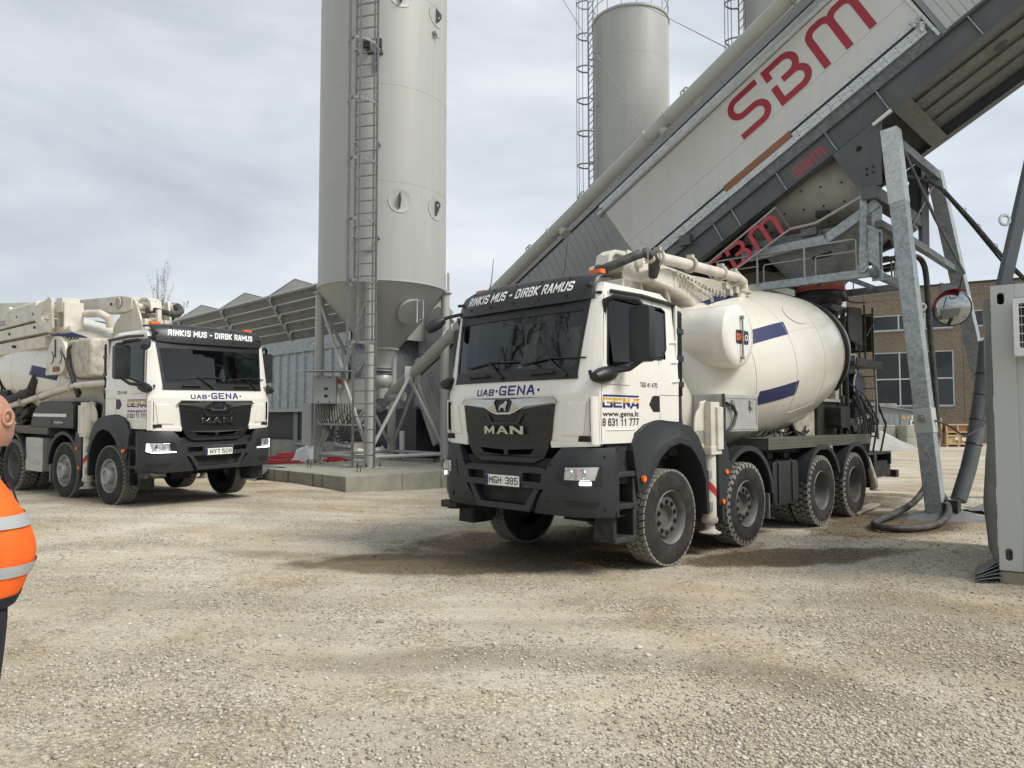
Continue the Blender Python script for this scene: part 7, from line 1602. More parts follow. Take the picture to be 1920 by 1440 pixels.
# shed with warning signs, block walls, gravel pile, crates
def gp_(px, y_, Yd): return None
SH = thing('transformer_shed', 'low blue-grey ribbed shed with warning signs behind the concrete blocks', 'shed', (22.6, 42.5, 0))
mb = MB()
for k in range(11): mb.bx(-2.6 + k * 0.30, -2.6 + k * 0.30 + 0.285, -0.02, 0.02 + 0.03 * (k % 2), 0.0, 1.98)
split_build(mb, 'wall_board', 'fascia', SH)
mb = MB(); mb.plate([(-2.8, 2.66), (2.2, 1.98), (2.2, 2.04), (-2.8, 2.74)], [], 2.0, lambda a, b, d: Vector((a, -0.15 - d, b))); mb.bx(-2.6, 2.0, 0.05, 1.9, 0, 1.98); mb.plate([(-2.6, 1.985), (2.0, 1.985), (2.0, 1.99), (-2.6, 2.62)], [], 0.04, lambda a, b, d: Vector((a, 0.03 - d, b))); split_build(mb, 'roof', 'fascia', SH)
mb = MB(); mb.bx(0.45, 1.9, -0.05, -0.02, 0.2, 1.93); mb.build('door', 'fascia', SH)
mb = MB(); mb.bx(1.0, 1.48, -0.09, -0.06, 1.20, 1.60); mb.bx(1.08, 1.32, -0.08, -0.06, 1.66, 1.88); split_build(mb, 'notice_board', 'pvcwhite', SH)
mb = MB()
for x in (0.62, 0.90): mb.plate([(x - 0.1, 1.66), (x + 0.1, 1.66), (x, 1.84)], [], 0.01, lambda a, b, d: Vector((a, -0.075 - d, b)))
split_build(mb, 'warning_sign', 'yellow', SH)
mb = MB(); mb.bx(1.12, 1.36, -0.105, -0.09, 1.36, 1.50); mb.bx(1.16, 1.34, -0.105, -0.09, 1.27, 1.31); split_build(mb, 'notice_print', 'inkblack', SH)
# concrete stacking blocks: one object each
bm0 = MB(); bm0.bx(-0.305, 0.305, -0.6, 0.6, 0, 0.645); blk = None
nb = 0
def block(x, y, z, rz, lab):
    global blk
    if blk is None: blk = bm0.build('concrete_block', 'block', None, bev=0.03); o = blk
    else: o = inst(blk)
    o.location = (x, y, z); o.rotation_euler = (0, 0, rz); tag(o, lab, 'block', 'stacked concrete blocks'); return o
for row, col, lab in ((0, 0, 'front left block of the bottom row in front of the grey shed'), (0, 1, 'bottom row block just left of the plant leg in front of the shed'), (1, 0, 'front left block of the upper row in front of the grey shed'), (1, 1, 'upper row block just left of the plant leg in front of the shed'), (0, 2, 'bottom row block half hidden behind the plant leg'), (1, 2, 'upper row block half hidden behind the plant leg')):
    block(22.02 + col * 0.62, 40.0 - col * 0.0, 0.0 + row * 0.65, 0, lab)
ORD = ('first', 'second', 'third', 'fourth', 'fifth', 'sixth', 'seventh', 'eighth', 'ninth')
for k in range(5):
    for r_ in (0, 1): block(21.35 - k * 0.62, 40.9 + k * 0.12, 0.65 * r_, R(-11), '%s block from the front, %s course of low wall behind gravel pile' % (ORD[k], ('lower', 'upper')[r_]))
for k in range(8):
    for r_ in range(4):
        block(19.5 + k * 0.64, 46.5 + k * -0.14, 0.02 + r_ * 0.65, R(-12), '%s block from the left, %s course of the high wall behind the shed' % (ORD[k], ('bottom', 'second', 'third', 'top')[r_]))
# gravel pile
mb = MB(); L = []
for i in range(14):
    r_ = 2.3 * i / 13; L.append([Vector((19.6 + r_ * 1.0 * math.cos(a), 38.6 + r_ * 0.7 * math.sin(a), max(-0.05, 1.15 * (1 - i / 13) ** 1.05 + 0.04 * math.sin(7 * a + i) * (i > 1)) - 0.02)) for a in np.linspace(0, 2 * math.pi, 41)[:-1]])
mb.grid(L, closed=True); o = mb.build('gravel_pile', 'gravelpile' if 'gravelpile' in M else 'block', None, ang=70); tag(o, 'pale grey gravel pile behind the mixer truck tail', 'gravel pile'); GPILE = o
# crates
def crate(x, y, z, w_, h_, mats, lab, nx=2, pal=True):
    r_ = thing('wooden_crate', lab, 'crate', (x, y, z), group='wooden crates by the factory wall')
    mb = MB(); mb.bx(0.04, w_ - 0.04, 0.04, 1.0, 0.14, h_ - 0.02); mb.build('panel', mats, r_)
    mb = MB()
    for i in range(nx + 1): xx = i * (w_ - 0.09) / nx; mb.bx(xx, xx + 0.09, -0.01, 0.03, 0.12, h_)
    mb.bx(0.092, w_ - 0.092, -0.008, 0.03, 0.12, 0.2); mb.bx(0.092, w_ - 0.092, -0.008, 0.03, h_ - 0.09, h_)
    split_build(mb, 'batten', 'wood', r_)
    mb = MB()
    for xx in (0.0, w_ / 2 - 0.07, w_ - 0.14): mb.bx(xx, xx + 0.14, 0, 1.0, 0, 0.11)
    split_build(mb, 'skid', 'plank', r_)
    return r_
cy = 42.5
crate(25.75, cy, 0.71, 1.42, 0.64, 'ply', 'upper crate with two red-brown panels on top of a yellow crate', 2)
crate(25.70, cy - 0.1, 0.0, 1.45, 0.70, 'wood', 'lower yellow wooden crate with pasted papers under the red-brown one', 2)
crate(25.10, cy + 0.2, 0.86, 0.56, 0.82, 'wood', 'upper yellow crate just right of the plant leg, left of the red-brown one', 1)
crate(25.10, cy + 0.2, 0.0, 0.56, 0.85, 'ply', 'lower brown crate just right of the plant leg', 1)
mb = MB(); mb.bx(26.2, 26.38, cy - 0.13, cy - 0.12, 0.40, 0.56); mb.bx(26.62, 26.85, cy - 0.13, cy - 0.12, 0.36, 0.54)
for k_, o in enumerate(split_build(mb, 'paper_label', 'pvcwhite', None)): tag(o, '%s white paper stuck on the lower yellow crate' % ('left', 'right')[k_], 'paper', 'papers on the crate')
mb = MB()
for i in range(5): mb.beam((28.6, 42, 0.10 + i * 0.15), (30.4, 41.8, 0.10 + i * 0.15), 0.9, 0.11)
for k_, o in enumerate(split_build(mb, 'pallet', 'blackmat', None)): tag(o, '%s dark pallet from the ground in the stack right of the crates' % ORD[k_], 'pallet', 'dark pallets by the crates')

# ------------------------------------------------------------------ person at the left edge, turned towards the trucks
def skin(name, verts, edges, radii, mats, parent, sub=2, root=0):
    me = bpy.data.meshes.new(name); me.from_pydata([tuple(v) for v in verts], edges, []); me.materials.append(M[mats] if isinstance(mats, str) else mats)
    o = bpy.data.objects.new(name, me); C.objects.link(o); o.parent = parent
    sk = o.modifiers.new('skin', 'SKIN'); sk.use_smooth_shade = True
    for i, r_ in enumerate(radii): me.skin_vertices[0].data[i].radius = (r_, r_) if not isinstance(r_, tuple) else r_
    for i in range(len(verts)): me.skin_vertices[0].data[i].use_root = (i == root)
    s_ = o.modifiers.new('sub', 'SUBSURF'); s_.levels = sub; s_.render_levels = sub
    return o
def lofts(secs, n=36):
    """secs: (cx, cy, z, rx, ry, yaw, bulge) closed rings"""
    L = []
    for (cx, cy_, z, rx, ry, p_) in secs:
        row = []
        for k in range(n):
            a = 2 * math.pi * k / n; c_, s_ = math.cos(a), math.sin(a)
            row.append(Vector((cx + rx * math.copysign(abs(c_) ** p_, c_), cy_ + ry * math.copysign(abs(s_) ** p_, s_), z)))
        L.append(row)
    return L
M['skin'] = paint('skin', (0.42, 0.235, 0.165), 0.5, (0.36, 0.16, 0.11), 0.6, 14, bump=0.08)
M['hivis'] = paint('hi_vis_orange', (0.95, 0.145, 0.012), 0.7, (0.75, 0.10, 0.01), 0.5, 5, bump=0.2)
M['reflect'] = paint('reflective_band', (0.40, 0.42, 0.42), 0.4, (0.3, 0.31, 0.31), 0.4, 8)
M['navycloth'] = paint('navy_cloth', (0.010, 0.012, 0.020), 0.85, (0.025, 0.027, 0.035), 0.5, 8, bump=0.3)
PE = thing('person', 'bald man in orange high-visibility jacket and dark trousers, cut by the left edge', 'person', (-2.350, 3.12, -0.01), (0, 0, R(34)))
PE.scale = (0.985, 0.985, 0.985)
# person faces +x (to the right and away); x forward, y to his left
body_v = [(0, 0, 0.98), (0.0, 0, 1.15), (0.0, 0, 1.34), (-0.02, 0, 1.42), (0.0, 0, 1.54), (0.02, 0, 1.60),
          (-0.03, 0.15, 1.40), (-0.10, 0.25, 1.20), (-0.02, 0.25, 1.02), (0.05, 0.22, 0.99), (-0.03, -0.15, 1.40), (-0.10, -0.25, 1.20), (-0.02, -0.25, 1.02), (0.05, -0.22, 0.99),
          (0, 0.10, 0.90), (0.01, 0.11, 0.50), (-0.02, 0.11, 0.10), (0.10, 0.12, 0.045), (0, -0.10, 0.90), (0.01, -0.11, 0.50), (-0.02, -0.11, 0.10), (0.10, -0.12, 0.045)]
body_e = [(0, 1), (1, 2), (2, 3), (3, 4), (4, 5), (3, 6), (6, 7), (7, 8), (8, 9), (3, 10), (10, 11), (11, 12), (12, 13), (0, 14), (14, 15), (15, 16), (16, 17), (0, 18), (18, 19), (19, 20), (20, 21)]
body_r = [0.13, 0.14, 0.14, 0.10, 0.062, 0.06, 0.06, 0.048, 0.038, 0.03, 0.06, 0.048, 0.038, 0.03, 0.085, 0.058, 0.042, 0.04, 0.085, 0.058, 0.042, 0.04]
skin('body', body_v, body_e, body_r, 'skin', PE)
# head
mb = MB(); L = []
for i in range(17):
    t = i / 16; z = 1.545 + 0.245 * t
    k = math.sin(math.pi * min(1, 0.10 + 0.90 * t)) ** 0.52 if t < 1 else 0.0
    rx = 0.098 * k; ry = 0.077 * k; cx = 0.03 - 0.03 * t; row = []
    for j in range(28):
        a = 2 * math.pi * j / 28; x, y = rx * math.cos(a), ry * math.sin(a)
        if math.cos(a) > 0.9 and 0.30 < t < 0.52: x += 0.020 * (1 - abs(t - 0.38) / 0.16) * 1.1
        if math.cos(a) > 0.5 and 0.5 < t < 0.6: x -= 0.006
        if t < 0.2 and math.cos(a) > 0: x += 0.01
        row.append(Vector((cx + x, y, z)))
    L.append(row)
hb = bpy.data.objects.new('head', None)
mb.grid(L, closed=True); mb.add(L[-1], [tuple(range(28))]); hd = mb.build('head', 'skin', PE, ang=80); hd.modifiers.new('s', 'SUBSURF').render_levels = 1; hd.rotation_euler = (0, 0, R(58)); hd.location = (0.062, -0.05, 0)
for s in (1, -1):
    mb = MB(); mb.tube([Vector((-0.005 + 0.018 * math.cos(a), s * (0.081 + 0.010 * math.cos(a)), 1.672 + 0.032 * math.sin(a))) for a in np.linspace(0, 2 * math.pi, 15)[:-1]], 0.008, 8, closed=True); mb.lathe([(0.018, 0.0), (0, 0.004)], (0, s * 0.078, 1.672), (0, s, 0), 12); mb.build('ear', 'skin', hd)
    mb = MB(); mb.lathe([(0.0, 0.011), (0.006, 0.009), (0.011, 0.0)], (0.106, s * 0.030, 1.682), (1, s * 0.3, 0), 12); mb.build('eye', 'inkblack', hd)
mb = MB(); mb.tube([(0.119, -0.024, 1.612), (0.126, 0, 1.614), (0.119, 0.024, 1.612)], 0.004, 6); mb.build('mouth', plain('lips', (0.35, 0.12, 0.10), 0.5), hd)
# jacket: torso bulging forward, collar, sleeves
secs = [(0.01, 0, 0.85, 0.165, 0.20, 0.85), (0.03, 0, 0.93, 0.182, 0.215, 0.85), (0.05, 0, 1.03, 0.198, 0.228, 0.85), (0.05, 0, 1.13, 0.198, 0.232, 0.85), (0.035, 0, 1.22, 0.178, 0.228, 0.85), (0.012, 0, 1.31, 0.150, 0.215, 0.88), (-0.01, 0, 1.385, 0.118, 0.175, 0.95), (-0.015, 0, 1.44, 0.095, 0.125, 1), (-0.005, 0, 1.50, 0.082, 0.098, 1), (0.0, 0, 1.545, 0.078, 0.088, 1), (0.0, 0, 1.57, 0.08, 0.09, 1)]
L = lofts(secs)
for i, row in enumerate(L):
    for j, p in enumerate(row):
        w_ = 0.008 * math.sin(9 * p.z * 6 + j) + 0.008 * math.sin(j * 1.7 + i * 2.1); p.x += w_; p.y += w_
mb = MB(); mb.grid(L, closed=True); jk = mb.build('jacket', 'hivis', PE, ang=80); jk.modifiers.new('s', 'SUBSURF').render_levels = 2
def bandm(z0, z1, grow=0.006):
    rows = []
    for z in np.linspace(z0, z1, 4):
        zs_ = [s[2] for s in secs]; i = max(0, min(len(secs) - 2, sum(1 for q in zs_ if q <= z) - 1)); t = (z - zs_[i]) / (zs_[i + 1] - zs_[i])
        s = [a + (b - a) * t for a, b in zip(secs[i], secs[i + 1])]; rows.append(lofts([(s[0], s[1], z, s[3] + grow, s[4] + grow, s[5])], 48)[0])
    m2 = MB(); m2.grid(rows, closed=True); return m2
for z0, z1 in ((0.985, 1.035), (1.195, 1.248)): bandm(z0, z1).build('reflective_band', 'reflect', jk, ang=80)
bandm(0.852, 0.90, 0.004).build('waistband', 'navycloth', jk, ang=80)
mb = MB(); mb.tube([(0.182, 0, 0.955), (0.215, 0, 1.05), (0.218, 0, 1.14), (0.192, 0, 1.23), (0.162, 0, 1.32), (0.13, 0, 1.42)], 0.004, 6); mb.tube([(0.185, 0.0, 0.95), (0.19, -0.005, 0.90)], 0.003, 6); mb.build('zip', 'inkblack', jk)
mb = MB(); mb.tube([(0.118, -0.13, 1.30), (0.085, -0.15, 1.385)], 0.004, 6); mb.build('pocket_zip', 'inkblack', jk)
mb = MB(); mb.box((0.118, -0.135, 1.26), (0.012, 0.10, 0.07), Matrix.Rotation(R(-42), 3, 'Z')); mb.build('pocket_flap', 'hivis', jk, bev=0.01)
for s in (1, -1):
    q = lambda p: (p[0], s * p[1], p[2])
    sv = [q((-0.03, 0.12, 1.375)), q((-0.06, 0.205, 1.30)), q((-0.11, 0.255, 1.18)), q((-0.08, 0.265, 1.06)), q((0.0, 0.25, 1.01)), q((0.05, 0.225, 0.99))]
    slv = skin('sleeve', sv, [(i, i + 1) for i in range(5)], [0.07, 0.076, 0.072, 0.068, 0.066, 0.06], 'hivis', PE)
    mb = MB(); a_, b_2 = Vector(sv[4]), Vector(sv[5]); d_ = (b_2 - a_).normalized(); mb.cyl(b_2 - d_ * 0.03, b_2 + d_ * 0.03, 0.073, 0.068, n=20); mb.build('cuff', 'navycloth', slv)
    mb = MB(); a_, b_2 = Vector(sv[2]), Vector(sv[3]); mb.cyl(a_.lerp(b_2, 0.1), a_.lerp(b_2, 0.6), 0.084, 0.081, n=20); mb.build('reflective_band', 'reflect', slv)
    # hand mostly in the pocket: palm with five fingers
    hm = [Vector(q((0.055, 0.215, 0.985))), Vector(q((0.08, 0.19, 0.975))), Vector(q((0.10, 0.175, 0.965)))]
    hv = [hm[0], hm[1]]; he = [(0, 1)]; hr = [0.032, 0.036]
    for k in range(4):
        o_ = Vector((0, 0, 0.028 - 0.018 * k)); b0 = len(hv); hv += [hm[1] + o_ * 0.9 + Vector((0.02, -s * 0.015, 0)), hm[2] + o_ + Vector((0.022 - 0.004 * k, -s * 0.02, 0)), hm[2] + o_ + Vector((0.030 - 0.006 * k, -s * 0.045, -0.006))]
        he += [(1, b0), (b0, b0 + 1), (b0 + 1, b0 + 2)]; hr += [0.010, 0.009, 0.008]
    b0 = len(hv); hv += [hm[0] + Vector((0.012, 0, 0.032)), hm[1] + Vector((0.018, -s * 0.01, 0.05)), hm[1] + Vector((0.04, -s * 0.02, 0.056))]; he += [(0, b0), (b0, b0 + 1), (b0 + 1, b0 + 2)]; hr += [0.013, 0.011, 0.009]
    skin('hand', hv, he, hr, 'skin', PE, 2)
    lv = [q((0.04, 0.09, 0.90)), q((0.05, 0.105, 0.75)), q((0.045, 0.11, 0.50)), q((0.0, 0.112, 0.28)), q((-0.02, 0.113, 0.09))]
    skin('trouser_leg', lv, [(i, i + 1) for i in range(4)], [0.115, 0.11, 0.092, 0.08, 0.076], 'navycloth', PE)
    mb = MB(); L = []
    for x, w_, h_ in ((-0.10, 0.028, 0.07), (-0.085, 0.042, 0.10), (-0.02, 0.046, 0.12), (0.06, 0.045, 0.085), (0.13, 0.05, 0.06), (0.18, 0.04, 0.05), (0.195, 0.02, 0.035)):
        L.append([Vector((x, s * 0.115 + w_ * math.cos(a), max(0.0, h_ / 2 + h_ / 2 * math.sin(a)))) for a in np.linspace(0, 2 * math.pi, 17)[:-1]])
    mb.grid(L, closed=True); mb.add(L[0] + L[-1], [tuple(range(16)), tuple(range(16, 32))]); mb.build('shoe', 'blackmat', PE, ang=60)
mb = MB(); mb.grid(lofts([(0.0, 0, 0.82, 0.13, 0.20, 0.9), (0.01, 0, 0.93, 0.15, 0.205, 0.9)]), closed=True); mb.build('trouser_seat', 'navycloth', PE, ang=80)

# ------------------------------------------------------------------ trees
def tree(loc, h, seed, label, spread=0.35, depth=5, group=None, leafy=True):
    rt = thing('birch_tree', label, 'tree', loc, group=group); rr = random.Random(seed)
    tm, bmx, lm = MB(), MB(), MB()
    def grow(p, d, L_, r_, lev):
        n = 4; pts = [p]; q = p.copy(); dd_ = d.copy()
        for i in range(n):
            dd_ = (dd_ + Vector((rr.uniform(-1, 1), rr.uniform(-1, 1), rr.uniform(-0.2, 0.6))) * 0.12).normalized(); q = q + dd_ * L_ / n; pts.append(q.copy())
        (tm if lev == 0 else bmx).tube(pts, [r_ * (1 - 0.13 * i) for i in range(n + 1)], 6 if lev < 2 else 3, caps=False)
        if lev >= 3 and leafy:
            for _ in range(5):
                c_ = pts[rr.randint(1, n)] + Vector((rr.uniform(-1, 1), rr.uniform(-1, 1), rr.uniform(-1, 1))) * 0.25; a_ = Vector((rr.uniform(-1, 1), rr.uniform(-1, 1), rr.uniform(-1, 1))).normalized() * 0.05; b_ = a_.orthogonal() * 0.9
                lm.add([c_ - a_, c_ + b_, c_ + a_, c_ - b_], [(0, 1, 2, 3)])
        if lev < depth:
            k = 3 if lev else 9
            for i in range(k):
                t = 0.35 + 0.65 * (i + rr.random()) / k; j = min(n - 1, int(t * n)); st_ = pts[j].lerp(pts[j + 1], t * n - j if t * n - j <= 1 else 1)
                a_ = rr.uniform(0, 6.28); side = Vector((math.cos(a_), math.sin(a_), (0.55 if leafy is False else 1.3) + rr.random() * 0.5)).normalized()
                grow(st_, (dd_ * 0.55 + side * 0.75).normalized(), L_ * (0.34 if lev == 0 else 0.62) * rr.uniform(0.8, 1.15), r_ * (0.35 if lev == 0 else 0.55), lev + 1)
    grow(Vector((0, 0, 0)), Vector((0, 0, 1)), h * 0.85, h * 0.013, 0)
    tm.build('trunk', 'bark', rt, fix=False); bmx.build('branches', 'bark', rt, fix=False)
    if lm.f: lm.build('buds', 'buds', rt, smooth=False, fix=False)
    return rt
M['bark'] = paint('bark', (0.12, 0.11, 0.10), 0.9, (0.3, 0.29, 0.27), 0.5, 3); M['buds'] = paint('buds', (0.16, 0.15, 0.13), 0.9, (0.3, 0.29, 0.26), 0.5, 3)
tree((-32.2, 64.0, 0), 12.3, 5, 'bare tree top showing above the left truck cab', depth=4).scale = (0.42, 0.42, 1.0)

for i, (x, y_, h_) in enumerate(((-24, 2, 15), (-27, -6, 17), (-23, 9, 14), (-30, -1, 18), (-26, -13, 16), (-31, 6, 17))):
    tree((x, y_, 0), h_, 30 + i, '%s bare tree in the row beyond the left edge, seen as a reflection' % ORD[i], depth=4, group='bare trees left of the yard', leafy=False)
# ------------------------------------------------------------------ ground
def hgt(x, y):
    a = np.clip((-x - 1.8) / 4.0, 0, 1); a = a * a * (3 - 2 * a); b = np.clip((y - 6.0) / 5.0, 0, 1); b = b * b * (3 - 2 * b)
    return 0.125 * a * b
def und(x, y):
    f = np.clip((np.hypot(x, y) - 1.0) / 3.0, 0, 1)
    return (0.012 * np.sin(x * 1.3 + 0.7 * np.sin(y * 0.9)) + 0.010 * np.sin(y * 1.7 + x * 0.6 + 2) + 0.006 * np.sin(x * 3.1 - y * 2.3)) * f * np.clip((40 - y) / 30, 0, 1)
m, t, b = nodes('gravel_yard')
tcn = N(t, 'ShaderNodeTexCoord'); OB = tcn.outputs['Object']
def noise(sc_, det=6.0, rough=0.6, dist=0.0):
    n = N(t, 'ShaderNodeTexNoise', Scale=sc_, Detail=det, Roughness=rough, Distortion=dist); t.links.new(OB, n.inputs['Vector']); return n.outputs['Fac']
def mixc(a, b_, f, mode='MIX'):
    n = N(t, 'ShaderNodeMixRGB', blend_type=mode)
    for i, v_ in ((1, a), (2, b_)):
        if isinstance(v_, tuple): n.inputs[i].default_value = (*v_, 1)
        else: t.links.new(v_, n.inputs[i])
    if isinstance(f, float): n.inputs[0].default_value = f
    else: t.links.new(f, n.inputs[0])
    return n.outputs[0]
big = noise(0.32, 7, 0.62, 0.4)
base = ramp(t, big, [(0.34, (0.40, 0.345, 0.255)), (0.46, (0.52, 0.475, 0.385)), (0.58, (0.59, 0.555, 0.475)), (0.70, (0.66, 0.63, 0.55))]).outputs[0]
def streaks(rot, sx, sy, sc_):
    mp_ = N(t, 'ShaderNodeMapping'); mp_.inputs['Rotation'].default_value = (0, 0, rot); mp_.inputs['Scale'].default_value = (sx, sy, 1); t.links.new(OB, mp_.inputs['Vector'])
    n = N(t, 'ShaderNodeTexNoise', Scale=sc_, Detail=5.0, Roughness=0.6, Distortion=0.6); t.links.new(mp_.outputs[0], n.inputs['Vector']); return n.outputs['Fac']
base = mixc(base, ramp(t, streaks(R(18), 0.16, 1.5, 1.0), [(0.36, 0.72), (0.50, 1.0), (0.64, 1.10)]).outputs[0], 0.5, 'MULTIPLY')
base = mixc(base, ramp(t, streaks(R(-40), 0.2, 2.4, 1.0), [(0.34, 0.80), (0.52, 1.0), (0.70, 1.08)]).outputs[0], 0.45, 'MULTIPLY')
vo = N(t, 'ShaderNodeTexVoronoi', Scale=42.0); t.links.new(OB, vo.inputs['Vector'])
vs1 = N(t, 'ShaderNodeSeparateColor'); t.links.new(vo.outputs['Color'], vs1.inputs[0])
stone = ramp(t, vs1.outputs[0], [(0.0, 0.62), (0.5, 0.95), (1.0, 1.35)]).outputs[0]
dst = ramp(t, vo.outputs['Distance'], [(0.30, 1.05), (0.75, 0.5)]).outputs[0]  # shade in the gaps between stones, put into the colour
vo2 = N(t, 'ShaderNodeTexVoronoi', Scale=88.0); t.links.new(OB, vo2.inputs['Vector']); dst2 = ramp(t, vo2.outputs['Distance'], [(0.3, 1.12), (0.75, 0.78)]).outputs[0]  # finer cells, same painted gap shading
hue = ramp(t, noise(0.55, 6, 0.65, 0.5), [(0.36, (0.86, 0.76, 0.60)), (0.48, (1.0, 0.955, 0.87)), (0.60, (1.0, 0.99, 0.97)), (0.70, (1.08, 1.0, 0.86))]).outputs[0]
base = mixc(base, hue, 0.9, 'MULTIPLY')
stmask = ramp(t, noise(0.9, 7, 0.72), [(0.42, 0.15), (0.60, 0.85)]).outputs[0]
c1 = mixc(base, mixc(base, stone, 1.0, 'MULTIPLY'), stmask); c1 = mixc(c1, mixc(c1, dst, 1.0, 'MULTIPLY'), stmask)
c1 = mixc(c1, dst2, 0.8, 'MULTIPLY')
fine = ramp(t, noise(170, 4, 0.7), [(0.3, 0.72), (0.7, 1.18)]).outputs[0]; c1 = mixc(c1, fine, 0.8, 'MULTIPLY')
# damp, earthy patches with shapes of their own
def patch(cx, cy_, rx, ry, rot, soft=0.4, nz=0.6, sc_=1.5):
    mp_ = N(t, 'ShaderNodeMapping', vector_type='TEXTURE'); mp_.inputs['Location'].default_value = (cx, cy_, 0); mp_.inputs['Rotation'].default_value = (0, 0, rot); mp_.inputs['Scale'].default_value = (rx, ry, 1)
    t.links.new(OB, mp_.inputs['Vector']); s_ = N(t, 'ShaderNodeSeparateXYZ'); t.links.new(mp_.outputs[0], s_.inputs[0]); cmb = N(t, 'ShaderNodeCombineXYZ'); t.links.new(s_.outputs[0], cmb.inputs[0]); t.links.new(s_.outputs[1], cmb.inputs[1])
    L_ = N(t, 'ShaderNodeVectorMath', operation='LENGTH'); t.links.new(cmb.outputs[0], L_.inputs[0])
    ad = N(t, 'ShaderNodeMath', operation='MULTIPLY_ADD'); ad.inputs[1].default_value = nz * 2; t.links.new(noise(sc_, 5, 0.65), ad.inputs[0]); sb = N(t, 'ShaderNodeMath', operation='SUBTRACT'); t.links.new(L_.outputs['Value'], sb.inputs[0]); sb.inputs[1].default_value = nz
    t.links.new(sb.outputs[0], ad.inputs[2])
    r = N(t, 'ShaderNodeMapRange', interpolation_type='SMOOTHSTEP'); r.inputs['From Min'].default_value = 1.0 + soft / 2; r.inputs['From Max'].default_value = 1.0 - soft / 2; t.links.new(ad.outputs[0], r.inputs['Value']); return r.outputs[0]
def mx2(a, b_): n = N(t, 'ShaderNodeMath', operation='MAXIMUM'); t.links.new(a, n.inputs[0]); t.links.new(b_, n.inputs[1]); return n.outputs[0]
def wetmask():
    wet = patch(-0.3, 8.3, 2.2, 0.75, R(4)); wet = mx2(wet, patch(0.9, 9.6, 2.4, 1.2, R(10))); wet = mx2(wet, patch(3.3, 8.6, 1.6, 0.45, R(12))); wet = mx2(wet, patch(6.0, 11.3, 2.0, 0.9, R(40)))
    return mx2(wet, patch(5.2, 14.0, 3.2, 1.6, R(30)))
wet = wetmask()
dirt = patch(-2.2, 8.6, 1.5, 0.22, R(0), 0.8); dirt = mx2(dirt, patch(1.75, 4.5, 0.75, 0.30, R(-42), 0.8)); dirt = mx2(dirt, patch(0.5, 4.9, 0.4, 0.18, R(0), 0.8)); dirt = mx2(dirt, patch(-0.4, 5.0, 1.0, 0.25, R(5), 0.9)); dirt = mx2(dirt, patch(3.4, 6.3, 0.9, 0.6, R(-20), 0.9))
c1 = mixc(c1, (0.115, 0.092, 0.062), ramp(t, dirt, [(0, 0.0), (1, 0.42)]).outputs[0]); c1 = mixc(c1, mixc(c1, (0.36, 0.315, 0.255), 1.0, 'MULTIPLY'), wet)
t.links.new(c1, b.inputs['Base Color'])
rg = N(t, 'ShaderNodeMapRange'); rg.inputs['To Min'].default_value = 0.95; rg.inputs['To Max'].default_value = 0.62; t.links.new(wet, rg.inputs['Value']); t.links.new(rg.outputs[0], b.inputs['Roughness']); b.inputs['Specular IOR Level'].default_value = 0.3
bh = mixc(mixc(ramp(t, vo.outputs['Distance'], [(0.1, 1.0), (0.75, 0.0)]).outputs[0], ramp(t, vo2.outputs['Distance'], [(0.1, 1.0), (0.75, 0.0)]).outputs[0], 0.45), ramp(t, noise(120, 5, 0.7), [(0.2, 0.0), (0.8, 1.0)]).outputs[0], 0.4)
bu = N(t, 'ShaderNodeBump', Strength=0.7, Distance=0.015); t.links.new(bh, bu.inputs['Height']); t.links.new(bu.outputs[0], b.inputs['Normal'])
M['yard'] = m
xs = np.concatenate([np.linspace(-400, -40, 10), np.linspace(-36, -14, 10), np.arange(-13, 16, 0.16), np.linspace(17, 60, 16), np.linspace(80, 400, 8)])
ys = np.concatenate([[-60, -30, -12, -5, -1], np.arange(0.5, 18, 0.16), np.linspace(18.5, 60, 24), [90, 150, 300, 700]])
X, Yg = np.meshgrid(xs, ys); Zg = hgt(X, Yg) + und(X, Yg)
vs_ = np.stack([X.ravel(), Yg.ravel(), Zg.ravel()], 1); nx_ = len(xs); ny_ = len(ys)
idx = np.arange(nx_ * ny_).reshape(ny_, nx_); fs_ = np.stack([idx[:-1, :-1].ravel(), idx[:-1, 1:].ravel(), idx[1:, 1:].ravel(), idx[1:, :-1].ravel()], 1)
me = bpy.data.meshes.new('ground'); me.from_pydata(vs_.tolist(), [], fs_.tolist()); me.materials.append(m); me.polygons.foreach_set('use_smooth', [True] * len(me.polygons))
go = bpy.data.objects.new('ground', me); C.objects.link(go); go['kind'] = 'structure'
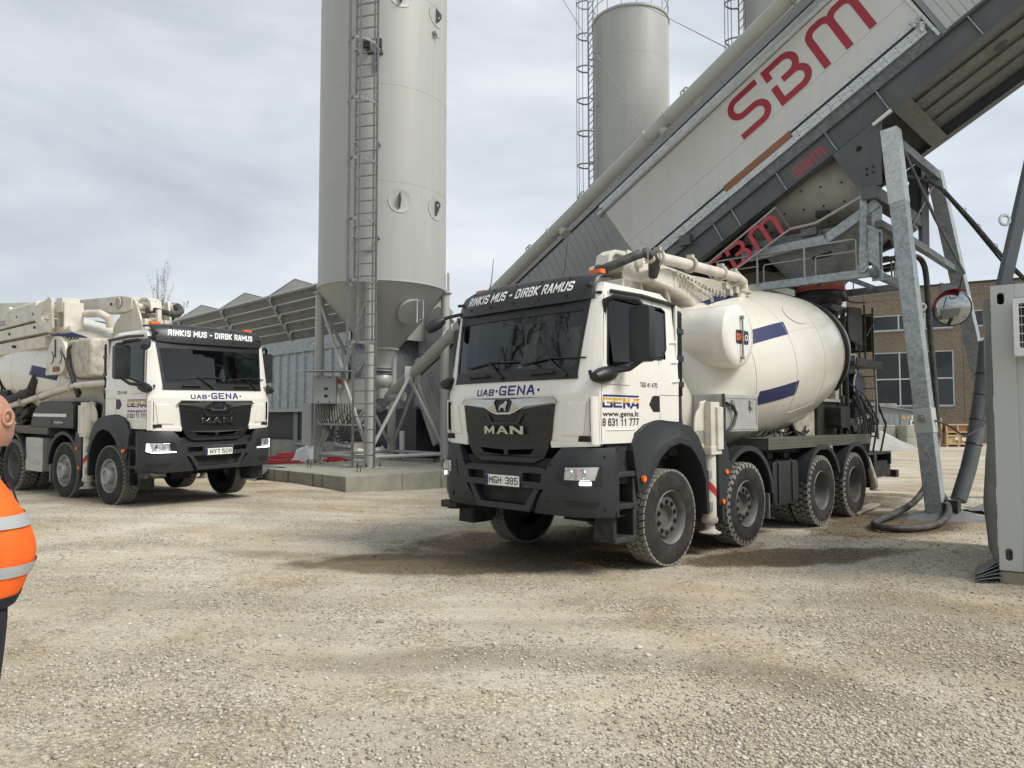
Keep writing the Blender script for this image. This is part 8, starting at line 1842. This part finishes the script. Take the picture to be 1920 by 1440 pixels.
# loose stones, many thousands, joined
rng = np.random.default_rng(7)
def stones(name, n, ymin, ymax, s0, s1, matn, pw=1.0):
    u_ = rng.random(n * 3) ** pw; Yc = ymin * (ymax / ymin) ** u_; Xc = (rng.random(n * 3) * 2 - 1) * (Yc * 0.80 + 0.6)
    dens = 0.5 + 0.5 * np.sin(Xc * 1.5 + 1.7 * np.sin(Yc * 1.1) + 0.5) * np.sin(Yc * 1.9 + 1.2 * np.sin(0.9 * Xc)) + 0.25 * np.clip(Xc / 3 - 0.3, -0.4, 1.5); keep = rng.random(n * 3) < (0.10 + 0.90 * np.clip(dens, 0, 1) ** 1.6)
    Xc, Yc = Xc[keep][:n], Yc[keep][:n]; n = len(Xc)
    ico = [(0, 0, 1), (0.89, 0, 0.25), (0.28, 0.85, 0.2), (-0.72, 0.53, 0.3), (-0.72, -0.53, 0.2), (0.28, -0.85, 0.28), (0, 0, -0.4)]
    fc = [(0, 1, 2), (0, 2, 3), (0, 3, 4), (0, 4, 5), (0, 5, 1), (6, 2, 1), (6, 3, 2), (6, 4, 3), (6, 5, 4), (6, 1, 5)]
    base = np.array(ico); V = base[None] * (1 + (rng.random((n, 7, 3)) - 0.5) * 0.55)
    sc_ = s0 * (s1 / s0) ** (rng.random(n) ** 2.2); asp = np.stack([0.7 + 0.6 * rng.random(n), 0.7 + 0.6 * rng.random(n), 0.35 + 0.4 * rng.random(n)], 1)
    V = V * (sc_[:, None] * asp)[:, None, :]; a = rng.random(n) * 6.283; ca, sa = np.cos(a)[:, None], np.sin(a)[:, None]
    V2 = V.copy(); V2[:, :, 0] = V[:, :, 0] * ca - V[:, :, 1] * sa; V2[:, :, 1] = V[:, :, 0] * sa + V[:, :, 1] * ca
    V2[:, :, 0] += Xc[:, None]; V2[:, :, 1] += Yc[:, None]; V2[:, :, 2] += (hgt(Xc, Yc) + und(Xc, Yc))[:, None]
    Fq = (np.array(fc)[None] + (np.arange(n) * 7)[:, None, None]).reshape(-1, 3); VV2 = V2.reshape(-1, 3)
    me = bpy.data.meshes.new(name); me.vertices.add(len(VV2)); me.vertices.foreach_set('co', VV2.ravel()); me.loops.add(len(Fq) * 3); me.loops.foreach_set('vertex_index', Fq.ravel().astype(np.int32))
    me.polygons.add(len(Fq)); me.polygons.foreach_set('loop_start', np.arange(len(Fq), dtype=np.int32) * 3); me.polygons.foreach_set('loop_total', np.full(len(Fq), 3, dtype=np.int32)); me.update(); me.validate()
    me.materials.append(matn); o = bpy.data.objects.new(name, me); C.objects.link(o); return o
m2, t2, b2 = nodes('stone'); ge = N(t2, 'ShaderNodeNewGeometry'); rp = ramp(t2, ge.outputs['Random Per Island'], [(0.0, (0.24, 0.205, 0.16)), (0.35, (0.38, 0.34, 0.27)), (0.7, (0.46, 0.42, 0.35)), (1.0, (0.58, 0.545, 0.47))]); 
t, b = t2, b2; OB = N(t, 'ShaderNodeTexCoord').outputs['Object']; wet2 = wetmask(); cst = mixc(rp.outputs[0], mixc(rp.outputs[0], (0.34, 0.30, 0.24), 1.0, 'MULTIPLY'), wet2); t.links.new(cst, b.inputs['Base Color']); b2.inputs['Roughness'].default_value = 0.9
gs = stones('loose_gravel', 130000, 2.6, 16.0, 0.0045, 0.019, m2); gs['kind'] = 'stuff'; gs['label'] = 'loose crushed stone covering the yard'; gs['category'] = 'gravel'
gl_ = stones('loose_gravel', 1500, 2.6, 13.0, 0.015, 0.032, m2); gl_['kind'] = 'stuff'; gl_['label'] = 'larger loose stones scattered over the yard'; gl_['category'] = 'gravel'
GPILE.data.materials.clear(); mpil = concrete('pile_gravel', (0.30, 0.29, 0.26), (0.46, 0.45, 0.41)); GPILE.data.materials.append(mpil)
